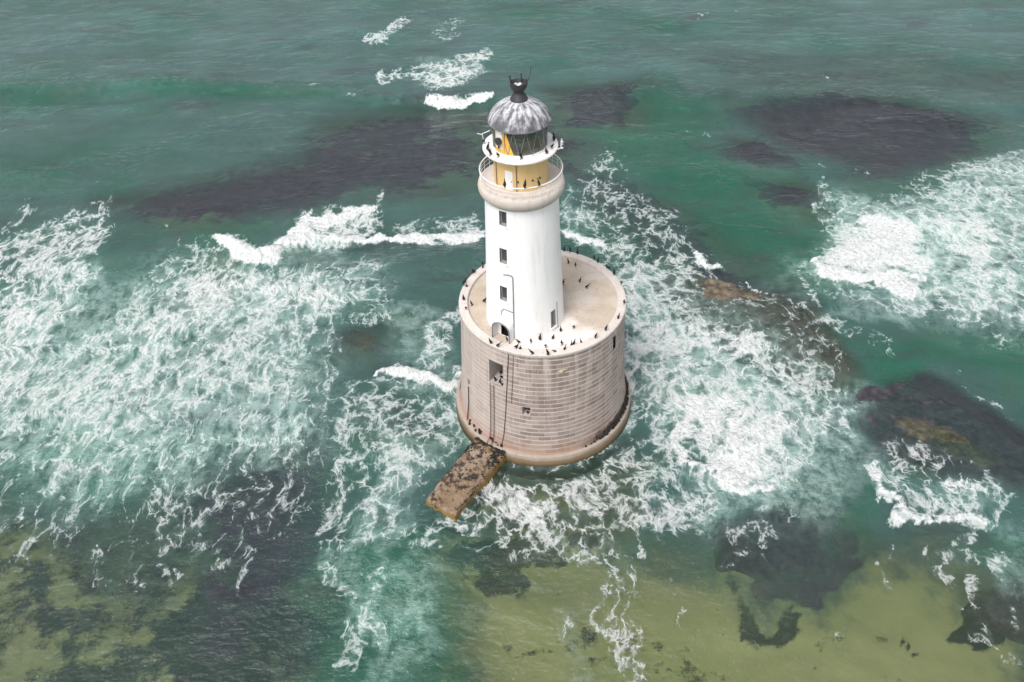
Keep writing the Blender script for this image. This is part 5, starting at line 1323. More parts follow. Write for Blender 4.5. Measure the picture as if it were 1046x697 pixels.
MILK = [
    ('p', [(-72.51, 20.77), (-62.72, 24.41), (-55.73, 20.03), (-46.99, 27.97), (-21.3, 23.51), (-18.7, 12.86), (-23.13, 7.97), (-22.62, 1.81), (-32.22, -2.07), (-37.6, -4.54), (-44.25, -8.08), (-57.23, -7.71)], 9, 0.42),
    ('e', -47.65, 5.71, 0.007292, -0.000599, 0.008614, 0.5, 0.6),
    ('e', -35.27, 13.55, 0.008853, 0.002831, 0.01327, 0.55, 0.6),
    ('e', -32.22, -2.07, 0.005878, 0.0001821, 0.0104, 0.5, 0.6),
    ('e', -58.28, 14.49, 0.01409, 0.00656, 0.009116, 0.5, 0.6),
    ('e', -26.09, 14.96, 0.01441, 0.003152, 0.01255, 0.4, 0.6),
    ('e', -47.86, -4.22, 0.009673, 0.005271, 0.03889, 0.3, 0.6),
    ('e', -15.74, -2.6, 0.06052, 0.008132, 0.03565, 0.28, 0.6),
    ('e', -16.06, -4.95, 0.06328, 0.008872, 0.03905, 0.28, 0.6),
    ('e', -16.37, -7.19, 0.06609, 0.009652, 0.0427, 0.28, 0.6),
    ('e', -16.67, -9.34, 0.06896, 0.01047, 0.0466, 0.28, 0.6),
    ('e', -16.96, -11.4, 0.0719, 0.01134, 0.05075, 0.28, 0.6),
    ('e', -17.23, -13.38, 0.07489, 0.01224, 0.05519, 0.28, 0.6),
    ('e', -17.15, -15.49, 0.07834, 0.01299, 0.06038, 0.28, 0.6),
    ('e', -17.07, -17.52, 0.08186, 0.01377, 0.06593, 0.28, 0.6),
    ('e', -16.99, -19.45, 0.08546, 0.01458, 0.07185, 0.28, 0.6),
    ('e', -16.92, -21.3, 0.08914, 0.01541, 0.07816, 0.28, 0.6),
    ('e', -16.51, -22.91, 0.09258, 0.01581, 0.08411, 0.28, 0.6),
    ('e', -16.11, -24.47, 0.09608, 0.01621, 0.0904, 0.28, 0.6),
    ('e', -15.73, -25.96, 0.09964, 0.01661, 0.09703, 0.28, 0.6),
    ('e', -15.36, -27.4, 0.1033, 0.01699, 0.104, 0.28, 0.6),
    ('e', -15.0, -28.8, 0.107, 0.01738, 0.1114, 0.28, 0.6),
    ('e', 7.96, 26.14, 0.0907, -0.0005048, 0.1472, 0.7, 0.6),
    ('e', 7.14, 32.09, 0.06223, -0.002811, 0.037, 0.3, 0.6),
    ('p', [(11.43, 22.99), (18.5, 20.62), (30.12, 2.87), (21.91, -12.24), (14.7, -12.05), (8.88, 0.72)], 6, 0.45),
    ('e', 18.08, -3.7, 0.0485, -0.00878, 0.04225, 0.45, 0.6),
    ('e', 12.4, 11.58, 0.08591, -0.01111, 0.01083, 0.55, 0.6),
    ('e', 4.33, -20.86, 0.252, -0.0183, 0.2097, 0.28, 0.6),
    ('e', 4.45, -21.83, 0.2578, -0.01935, 0.2194, 0.28, 0.6),
    ('e', 4.56, -22.78, 0.2637, -0.02044, 0.2295, 0.28, 0.6),
    ('e', 4.67, -23.7, 0.2696, -0.02157, 0.2399, 0.28, 0.6),
    ('e', 4.78, -24.61, 0.2756, -0.02273, 0.2506, 0.28, 0.6),
    ('e', 4.89, -25.5, 0.2816, -0.02392, 0.2617, 0.28, 0.6),
    ('e', 4.99, -26.37, 0.2877, -0.02516, 0.2732, 0.28, 0.6),
    ('e', 5.1, -27.22, 0.2939, -0.02643, 0.2851, 0.28, 0.6),
    ('e', 5.2, -28.05, 0.3002, -0.02774, 0.2973, 0.28, 0.6),
    ('e', 5.29, -28.87, 0.3065, -0.02909, 0.3099, 0.28, 0.6),
    ('e', 5.39, -29.67, 0.3129, -0.03048, 0.323, 0.28, 0.6),
    ('p', [(36.56, 28.23), (42.07, 37.59), (48.32, 35.96), (58.92, 41.93), (78.08, 46.42), (56.52, 5.7), (49.27, 8.39), (39.74, 12.18), (32.98, 16.09)], 7, 0.55),
    ('e', 49.5, 25.36, 0.007112, -0.002487, 0.007924, 0.95, 0.6),
    ('e', 52.68, 13.4, 0.0235, -0.004693, 0.02679, 0.65, 0.6),
    ('e', 39.12, 10.48, 0.02275, -0.0008445, 0.1791, 0.3, 0.6),
    ('e', -32.52, 28.37, 0.005835, 0.003704, 0.05028, 0.4, 0.6),
    ('e', -12.53, 8.38, 0.04987, 0.005459, 0.04195, 0.3, 0.6),
    ('e', -12.45, -24.03, 0.0312, 0.003744, 0.02197, 0.36, 0.6),
    ('e', 36.9, -18.8, 0.05781, -0.02338, 0.1333, 0.25, 0.6),
    ('e', 34.37, -12.59, 0.06996, 0.01525, 0.1007, 0.2, 0.6),
    ('e', -16.51, 84.04, 0.0118, 0.002076, 0.01569, 0.25, 0.6),
    ('e', 0.02, -13.83, 0.03433, 0.0001191, 0.05475, 0.15, 0.6),
]
STREAK = [
    ('p', [(-123.84, 62.72), (-49.04, 38.85), (-26.62, 24.81), (-23.16, 13.05), (-22.12, -1.03), (-16.33, -36.31), (-54.31, -35.82)], 0.3, 1.0),
]
BREAK = [
    ('e', -43.21, 30.96, 0.6741, 0.2042, 0.285, 0.9, 0.9),
    ('e', -42.25, 30.56, 0.5495, 0.1631, 0.2313, 0.9, 0.9),
    ('e', -41.3, 30.17, 0.457, 0.1329, 0.1916, 0.9, 0.9),
    ('e', -40.35, 29.78, 0.3865, 0.11, 0.1613, 0.9, 0.9),
    ('e', -39.41, 29.39, 0.3314, 0.09234, 0.1378, 0.9, 0.9),
    ('e', -38.58, 29.2, 0.3242, 0.08849, 0.1341, 0.9, 0.9),
    ('e', -37.76, 29.01, 0.3172, 0.08478, 0.1305, 0.9, 0.9),
    ('e', -36.93, 28.81, 0.3105, 0.08123, 0.127, 0.9, 0.9),
    ('e', -36.11, 28.62, 0.304, 0.07781, 0.1238, 0.9, 0.9),
    ('e', -35.29, 28.43, 0.2978, 0.07451, 0.1206, 0.9, 0.9),
    ('e', -34.48, 28.24, 0.2917, 0.07135, 0.1176, 0.9, 0.9),
    ('e', -33.83, 28.81, 0.3357, 0.0802, 0.1334, 0.9, 0.9),
    ('e', -33.18, 29.38, 0.391, 0.09117, 0.1532, 0.9, 0.9),
    ('e', -32.52, 29.95, 0.4618, 0.105, 0.1783, 0.9, 0.9),
    ('e', -31.86, 30.53, 0.5544, 0.1229, 0.2111, 0.9, 0.9),
    ('e', -31.19, 31.12, 0.6792, 0.1467, 0.2549, 0.9, 0.9),
    ('e', -30.52, 31.7, 0.8529, 0.1794, 0.3156, 0.9, 0.9),
    ('e', -30.03, 31.62, 0.8799, 0.1821, 0.3246, 0.9, 0.9),
    ('e', -29.54, 31.54, 0.9081, 0.1848, 0.334, 0.9, 0.9),
    ('e', -29.04, 31.46, 0.9377, 0.1876, 0.3439, 0.9, 0.9),
    ('e', -28.55, 31.38, 0.9688, 0.1905, 0.3543, 0.9, 0.9),
    ('e', -28.06, 31.3, 1.001, 0.1935, 0.3652, 0.9, 0.9),
    ('e', -27.57, 31.22, 1.035, 0.1965, 0.3766, 0.9, 0.9),
    ('e', -27.08, 31.14, 1.071, 0.1997, 0.3886, 0.9, 0.9),
    ('e', -26.59, 31.06, 1.109, 0.2029, 0.4012, 0.9, 0.9),
    ('e', -26.11, 30.98, 1.149, 0.2063, 0.4145, 0.9, 0.9),
    ('e', -25.62, 30.9, 1.19, 0.2097, 0.4285, 0.9, 0.9),
    ('e', -25.13, 30.82, 1.235, 0.2132, 0.4433, 0.9, 0.9),
    ('e', -24.65, 30.74, 1.281, 0.2169, 0.4589, 0.9, 0.9),
    ('e', -24.16, 30.66, 1.33, 0.2206, 0.4754, 0.9, 0.9),
    ('e', -23.68, 30.58, 1.382, 0.2245, 0.4928, 0.9, 0.9),
    ('e', -23.19, 30.51, 1.437, 0.2285, 0.5112, 0.9, 0.9),
    ('e', -22.71, 30.43, 1.495, 0.2326, 0.5307, 0.9, 0.9),
    ('e', -22.23, 30.35, 1.556, 0.2369, 0.5514, 0.9, 0.9),
    ('e', -21.8, 30.31, 1.531, 0.2283, 0.5411, 0.9, 0.9),
    ('e', -21.37, 30.28, 1.506, 0.22, 0.5311, 0.9, 0.9),
    ('e', -20.95, 30.25, 1.481, 0.2119, 0.5213, 0.9, 0.9),
    ('e', -20.52, 30.21, 1.457, 0.204, 0.5118, 0.9, 0.9),
    ('e', -20.1, 30.18, 1.434, 0.1964, 0.5026, 0.9, 0.9),
    ('e', -19.67, 30.14, 1.412, 0.189, 0.4937, 0.9, 0.9),
    ('e', -19.25, 30.11, 1.39, 0.1818, 0.485, 0.9, 0.9),
    ('e', -18.82, 30.08, 1.368, 0.1748, 0.4765, 0.9, 0.9),
    ('e', -18.4, 30.04, 1.347, 0.168, 0.4683, 0.9, 0.9),
    ('e', -17.97, 30.01, 1.326, 0.1614, 0.4603, 0.9, 0.9),
    ('e', -17.55, 29.98, 1.306, 0.155, 0.4525, 0.9, 0.9),
    ('e', -17.13, 29.94, 1.287, 0.1487, 0.445, 0.9, 0.9),
    ('e', -16.7, 29.91, 1.268, 0.1427, 0.4376, 0.9, 0.9),
    ('e', -16.28, 29.87, 1.249, 0.1368, 0.4304, 0.9, 0.9),
    ('e', -15.86, 29.84, 1.231, 0.131, 0.4235, 0.9, 0.9),
    ('e', -15.44, 29.81, 1.213, 0.1254, 0.4167, 0.9, 0.9),
    ('e', -15.01, 29.77, 1.195, 0.12, 0.4101, 0.9, 0.9),
    ('e', -14.59, 29.74, 1.178, 0.1147, 0.4036, 0.9, 0.9),
    ('e', -14.17, 29.71, 1.162, 0.1095, 0.3974, 0.9, 0.9),
    ('e', -13.69, 29.8, 1.139, 0.1033, 0.3881, 0.9, 0.9),
    ('e', -13.21, 29.9, 1.116, 0.09731, 0.3792, 0.9, 0.9),
    ('e', -12.73, 30.0, 1.095, 0.09154, 0.3706, 0.9, 0.9),
    ('e', -12.25, 30.1, 1.074, 0.08597, 0.3623, 0.9, 0.9),
    ('e', -11.77, 30.2, 1.053, 0.0806, 0.3542, 0.9, 0.9),
    ('e', -11.29, 30.29, 1.033, 0.07541, 0.3464, 0.9, 0.9),
    ('e', -10.81, 30.39, 1.014, 0.07041, 0.3388, 0.9, 0.9),
    ('e', -10.32, 30.49, 0.9949, 0.06557, 0.3315, 0.9, 0.9),
    ('e', -9.84, 30.59, 0.9765, 0.06091, 0.3244, 0.9, 0.9),
    ('e', -9.35, 30.69, 0.9586, 0.0564, 0.3175, 0.9, 0.9),
    ('e', -8.87, 30.79, 0.9412, 0.05205, 0.3109, 0.9, 0.9),
    ('e', -8.38, 30.88, 0.9242, 0.04784, 0.3044, 0.9, 0.9),
    ('e', -7.9, 30.98, 0.9077, 0.04377, 0.2982, 0.9, 0.9),
    ('e', -7.41, 31.08, 0.8916, 0.03984, 0.2921, 0.9, 0.9),
    ('e', -6.92, 31.18, 0.8759, 0.03605, 0.2863, 0.9, 0.9),
    ('e', -17.59, 4.01, 3.425, 0.4927, 1.803, 0.7, 0.9),
    ('e', -17.25, 4.17, 2.823, 0.397, 1.479, 0.7, 0.9),
    ('e', -16.9, 4.34, 2.366, 0.3251, 1.234, 0.7, 0.9),
    ('e', -16.56, 4.5, 2.011, 0.2698, 1.044, 0.7, 0.9),
    ('e', -16.22, 4.67, 1.73, 0.2264, 0.8933, 0.7, 0.9),
    ('e', -15.88, 4.83, 1.503, 0.1919, 0.7725, 0.7, 0.9),
    ('e', -15.53, 5.0, 1.317, 0.164, 0.6741, 0.7, 0.9),
    ('e', -15.06, 4.96, 1.273, 0.1532, 0.6504, 0.7, 0.9),
    ('e', -14.59, 4.92, 1.231, 0.143, 0.628, 0.7, 0.9),
    ('e', -14.12, 4.88, 1.191, 0.1334, 0.6067, 0.7, 0.9),
    ('e', -13.65, 4.84, 1.153, 0.1244, 0.5866, 0.7, 0.9),
    ('e', -13.18, 4.81, 1.117, 0.1159, 0.5674, 0.7, 0.9),
    ('e', -12.71, 4.77, 1.082, 0.1078, 0.5493, 0.7, 0.9),
    ('e', -12.24, 4.73, 1.049, 0.1002, 0.532, 0.7, 0.9),
    ('e', -11.77, 4.64, 1.051, 0.09605, 0.5328, 0.7, 0.9),
    ('e', -11.3, 4.56, 1.054, 0.09188, 0.5338, 0.7, 0.9),
    ('e', -10.83, 4.48, 1.056, 0.0877, 0.5347, 0.7, 0.9),
    ('e', -10.36, 4.4, 1.058, 0.0835, 0.5357, 0.7, 0.9),
    ('e', -9.9, 4.31, 1.06, 0.07929, 0.5367, 0.7, 0.9),
    ('e', -9.43, 4.23, 1.062, 0.07506, 0.5378, 0.7, 0.9),
    ('e', -8.96, 4.15, 1.064, 0.07081, 0.5389, 0.7, 0.9),
    ('e', 12.84, -6.72, 1.692, -0.2434, 1.065, 0.45, 0.9),
    ('e', 13.15, -6.92, 1.64, -0.2416, 1.038, 0.45, 0.9),
    ('e', 13.46, -7.13, 1.591, -0.2398, 1.012, 0.45, 0.9),
    ('e', 13.76, -7.33, 1.544, -0.238, 0.9877, 0.45, 0.9),
    ('e', 14.07, -7.53, 1.5, -0.2362, 0.9643, 0.45, 0.9),
    ('e', 14.37, -7.73, 1.457, -0.2345, 0.9421, 0.45, 0.9),
    ('e', 14.68, -7.93, 1.417, -0.2328, 0.9209, 0.45, 0.9),
    ('e', 14.98, -8.13, 1.378, -0.2311, 0.9006, 0.45, 0.9),
    ('e', 15.26, -8.44, 1.345, -0.23, 0.8853, 0.45, 0.9),
    ('e', 15.53, -8.76, 1.312, -0.229, 0.8707, 0.45, 0.9),
    ('e', 15.81, -9.07, 1.281, -0.2279, 0.8568, 0.45, 0.9),
    ('e', 16.08, -9.38, 1.252, -0.2269, 0.8434, 0.45, 0.9),
    ('e', 16.35, -9.69, 1.223, -0.2259, 0.8305, 0.45, 0.9),
    ('e', 16.62, -10.0, 1.196, -0.2249, 0.8182, 0.45, 0.9),
    ('e', 16.89, -10.3, 1.17, -0.224, 0.8064, 0.45, 0.9),
    ('e', 17.23, -10.5, 1.175, -0.2297, 0.8149, 0.45, 0.9),
    ('e', 17.57, -10.7, 1.181, -0.2354, 0.8235, 0.45, 0.9),
    ('e', 17.91, -10.9, 1.186, -0.2411, 0.8322, 0.45, 0.9),
    ('e', 18.25, -11.1, 1.192, -0.247, 0.841, 0.45, 0.9),
    ('e', 18.58, -11.3, 1.197, -0.2528, 0.8499, 0.45, 0.9),
    ('e', 18.92, -11.49, 1.202, -0.2587, 0.8589, 0.45, 0.9),
    ('e', 18.49, -5.01, 0.02927, -0.00507, 0.03948, 0.45, 1),
    ('e', 35.54, 23.08, 1.025, -0.2886, 0.4502, 0.8, 0.9),
    ('e', 35.67, 22.4, 0.9741, -0.2768, 0.433, 0.8, 0.9),
    ('e', 35.8, 21.72, 0.9275, -0.266, 0.4171, 0.8, 0.9),
    ('e', 35.93, 21.06, 0.8846, -0.2559, 0.4024, 0.8, 0.9),
    ('e', 36.06, 20.4, 0.845, -0.2467, 0.3889, 0.8, 0.9),
    ('e', 36.42, 19.98, 0.8143, -0.2407, 0.3785, 0.8, 0.9),
    ('e', 36.77, 19.57, 0.7854, -0.2352, 0.3687, 0.8, 0.9),
    ('e', 37.12, 19.16, 0.7582, -0.2299, 0.3594, 0.8, 0.9),
    ('e', 37.46, 18.75, 0.7326, -0.2248, 0.3507, 0.8, 0.9),
    ('e', 37.81, 18.34, 0.7084, -0.2201, 0.3425, 0.8, 0.9),
    ('e', 38.35, 18.19, 0.6874, -0.2168, 0.3349, 0.8, 0.9),
    ('e', 38.89, 18.04, 0.6674, -0.2136, 0.3277, 0.8, 0.9),
    ('e', 39.43, 17.88, 0.6483, -0.2106, 0.3209, 0.8, 0.9),
    ('e', 39.97, 17.73, 0.6301, -0.2076, 0.3143, 0.8, 0.9),
    ('e', 40.51, 17.58, 0.6127, -0.2048, 0.3081, 0.8, 0.9),
    ('e', 41.04, 17.43, 0.596, -0.202, 0.3021, 0.8, 0.9),
    ('e', 41.61, 17.37, 0.6348, -0.2181, 0.3239, 0.8, 0.9),
    ('e', 42.18, 17.31, 0.6774, -0.2359, 0.348, 0.8, 0.9),
    ('e', 42.75, 17.25, 0.7243, -0.2557, 0.3747, 0.8, 0.9),
    ('e', 43.31, 17.2, 0.7763, -0.2777, 0.4044, 0.8, 0.9),
    ('e', 43.88, 17.14, 0.8339, -0.3022, 0.4375, 0.8, 0.9),
    ('e', 44.44, 17.08, 0.8981, -0.3297, 0.4745, 0.8, 0.9),
    ('e', 42.47, 23.16, 0.01835, -0.005193, 0.02766, 0.5, 1),
    ('e', -18.58, 73.3, 2.05, 0.2001, 0.413, 1.0, 0.9),
    ('e', -18.09, 73.24, 1.903, 0.1807, 0.3827, 1.0, 0.9),
    ('e', -17.6, 73.17, 1.771, 0.1635, 0.3555, 1.0, 0.9),
    ('e', -17.12, 73.1, 1.653, 0.1481, 0.3311, 1.0, 0.9),
    ('e', -16.63, 73.03, 1.546, 0.1345, 0.3092, 1.0, 0.9),
    ('e', -16.14, 72.97, 1.449, 0.1222, 0.2894, 1.0, 0.9),
    ('e', -15.65, 72.9, 1.362, 0.1112, 0.2714, 1.0, 0.9),
    ('e', -15.17, 72.83, 1.282, 0.1012, 0.2551, 1.0, 0.9),
    ('e', -14.68, 72.76, 1.209, 0.09222, 0.2402, 1.0, 0.9),
    ('e', -14.2, 72.7, 1.142, 0.08407, 0.2266, 1.0, 0.9),
    ('e', -13.71, 72.63, 1.08, 0.07667, 0.2141, 1.0, 0.9),
    ('e', -13.23, 72.56, 1.024, 0.06993, 0.2026, 1.0, 0.9),
    ('e', -12.74, 72.5, 0.9717, 0.06377, 0.1921, 1.0, 0.9),
    ('e', -12.26, 72.43, 0.9235, 0.05815, 0.1823, 1.0, 0.9),
    ('e', -11.78, 72.52, 0.9762, 0.05888, 0.1922, 1.0, 0.9),
    ('e', -11.31, 72.62, 1.034, 0.0596, 0.2029, 1.0, 0.9),
    ('e', -10.84, 72.72, 1.097, 0.06031, 0.2147, 1.0, 0.9),
    ('e', -10.36, 72.81, 1.165, 0.061, 0.2275, 1.0, 0.9),
    ('e', -9.89, 72.91, 1.241, 0.06166, 0.2417, 1.0, 0.9),
    ('e', -9.41, 73.0, 1.324, 0.06228, 0.2572, 1.0, 0.9),
    ('e', -8.94, 73.1, 1.416, 0.06284, 0.2744, 1.0, 0.9),
    ('e', -8.46, 73.19, 1.517, 0.06333, 0.2934, 1.0, 0.9),
    ('e', -7.99, 73.29, 1.631, 0.06374, 0.3145, 1.0, 0.9),
    ('e', -7.51, 73.38, 1.757, 0.06402, 0.3382, 1.0, 0.9),
    ('e', -7.03, 73.48, 1.899, 0.06416, 0.3647, 1.0, 0.9),
    ('e', -6.55, 73.58, 2.059, 0.06411, 0.3946, 1.0, 0.9),
    ('e', 29.66, -10.66, 3.324, -1.077, 2.518, 0.3, 0.9),
    ('e', 29.83, -10.93, 3.19, -1.042, 2.433, 0.3, 0.9),
    ('e', 30.0, -11.19, 3.064, -1.009, 2.353, 0.3, 0.9),
    ('e', 30.17, -11.46, 2.946, -0.9781, 2.278, 0.3, 0.9),
    ('e', 30.33, -11.72, 2.836, -0.949, 2.208, 0.3, 0.9),
    ('e', 30.5, -11.98, 2.732, -0.9216, 2.142, 0.3, 0.9),
    ('e', 30.66, -12.23, 2.634, -0.8958, 2.079, 0.3, 0.9),
    ('e', 30.83, -12.49, 2.542, -0.8713, 2.02, 0.3, 0.9),
    ('e', 30.99, -12.74, 2.455, -0.8482, 1.964, 0.3, 0.9),
    ('e', 31.15, -13.0, 2.373, -0.8263, 1.912, 0.3, 0.9),
    ('e', 31.32, -13.25, 2.296, -0.8055, 1.862, 0.3, 0.9),
    ('e', 31.48, -13.5, 2.223, -0.7857, 1.814, 0.3, 0.9),
    ('e', 31.64, -13.75, 2.153, -0.767, 1.769, 0.3, 0.9),
    ('e', 31.79, -14.0, 2.087, -0.7491, 1.727, 0.3, 0.9),
    ('e', 31.95, -14.25, 2.025, -0.7321, 1.686, 0.3, 0.9),
    ('e', 32.2, -14.37, 2.058, -0.7507, 1.722, 0.3, 0.9),
    ('e', 32.45, -14.5, 2.092, -0.7699, 1.76, 0.3, 0.9),
    ('e', 32.7, -14.63, 2.127, -0.7896, 1.798, 0.3, 0.9),
    ('e', 32.95, -14.76, 2.162, -0.8097, 1.837, 0.3, 0.9),
    ('e', 33.2, -14.89, 2.199, -0.8304, 1.877, 0.3, 0.9),
    ('e', 33.45, -15.01, 2.236, -0.8516, 1.919, 0.3, 0.9),
    ('e', 33.7, -15.14, 2.274, -0.8734, 1.961, 0.3, 0.9),
    ('e', 33.94, -15.27, 2.313, -0.8958, 2.004, 0.3, 0.9),
    ('e', 34.19, -15.39, 2.352, -0.9187, 2.049, 0.3, 0.9),
    ('e', 34.43, -15.52, 2.393, -0.9423, 2.095, 0.3, 0.9),
    ('e', 34.67, -15.64, 2.435, -0.9665, 2.142, 0.3, 0.9),
    ('e', 34.92, -15.77, 2.477, -0.9913, 2.19, 0.3, 0.9),
    ('e', 35.16, -15.89, 2.521, -1.017, 2.24, 0.3, 0.9),
    ('e', 35.4, -16.02, 2.565, -1.043, 2.291, 0.3, 0.9),
    ('e', 35.64, -16.14, 2.611, -1.07, 2.343, 0.3, 0.9),
    ('e', 35.88, -16.27, 2.657, -1.098, 2.397, 0.3, 0.9),
    ('e', 36.12, -16.39, 2.705, -1.126, 2.452, 0.3, 0.9),
    ('e', 36.36, -16.51, 2.754, -1.155, 2.509, 0.3, 0.9),
    ('e', 36.6, -16.63, 2.804, -1.185, 2.567, 0.3, 0.9),
    ('e', 36.25, -10.16, 0.2246, 0.1016, 0.3608, 0.4, 0.9),
    ('e', 3.65, 29.48, 0.7156, -0.02546, 0.2383, 0.5, 0.9),
    ('e', 4.15, 29.27, 0.748, -0.0294, 0.2501, 0.5, 0.9),
    ('e', 4.65, 29.05, 0.7826, -0.03368, 0.2626, 0.5, 0.9),
    ('e', 5.15, 28.84, 0.8195, -0.03833, 0.2761, 0.5, 0.9),
    ('e', 5.65, 28.63, 0.8589, -0.04338, 0.2905, 0.5, 0.9),
    ('e', 6.14, 28.42, 0.9011, -0.04887, 0.306, 0.5, 0.9),
    ('e', 6.64, 28.21, 0.9463, -0.05485, 0.3226, 0.5, 0.9),
    ('e', 7.13, 28.01, 0.9948, -0.06137, 0.3406, 0.5, 0.9),
    ('e', 7.62, 27.8, 1.047, -0.0685, 0.36, 0.5, 0.9),
    ('e', 8.11, 27.59, 1.103, -0.07628, 0.3809, 0.5, 0.9),
    ('e', 8.6, 27.38, 1.164, -0.08481, 0.4036, 0.5, 0.9),
    ('e', 9.08, 27.18, 1.229, -0.09416, 0.4282, 0.5, 0.9),
    ('e', 20.45, 24.66, 3.949, -0.6483, 1.504, 0.4, 0.9),
    ('e', 20.67, 24.47, 3.823, -0.635, 1.462, 0.4, 0.9),
    ('e', 20.88, 24.27, 3.704, -0.6222, 1.423, 0.4, 0.9),
    ('e', 21.1, 24.08, 3.591, -0.61, 1.385, 0.4, 0.9),
    ('e', 21.31, 23.89, 3.483, -0.5982, 1.349, 0.4, 0.9),
    ('e', 21.53, 23.7, 3.38, -0.587, 1.315, 0.4, 0.9),
    ('e', 21.74, 23.51, 3.282, -0.5762, 1.282, 0.4, 0.9),
    ('e', 21.95, 23.32, 3.189, -0.5658, 1.251, 0.4, 0.9),
    ('e', 22.17, 23.13, 3.1, -0.5558, 1.221, 0.4, 0.9),
    ('e', 22.38, 22.94, 3.014, -0.5462, 1.193, 0.4, 0.9),
    ('e', 22.59, 22.75, 2.933, -0.537, 1.165, 0.4, 0.9),
    ('e', 22.8, 22.57, 2.855, -0.5281, 1.139, 0.4, 0.9),
    ('e', 23.01, 22.38, 2.78, -0.5195, 1.114, 0.4, 0.9),
    ('e', 23.21, 22.19, 2.708, -0.5112, 1.09, 0.4, 0.9),
    ('e', 23.42, 22.01, 2.639, -0.5032, 1.067, 0.4, 0.9),
]
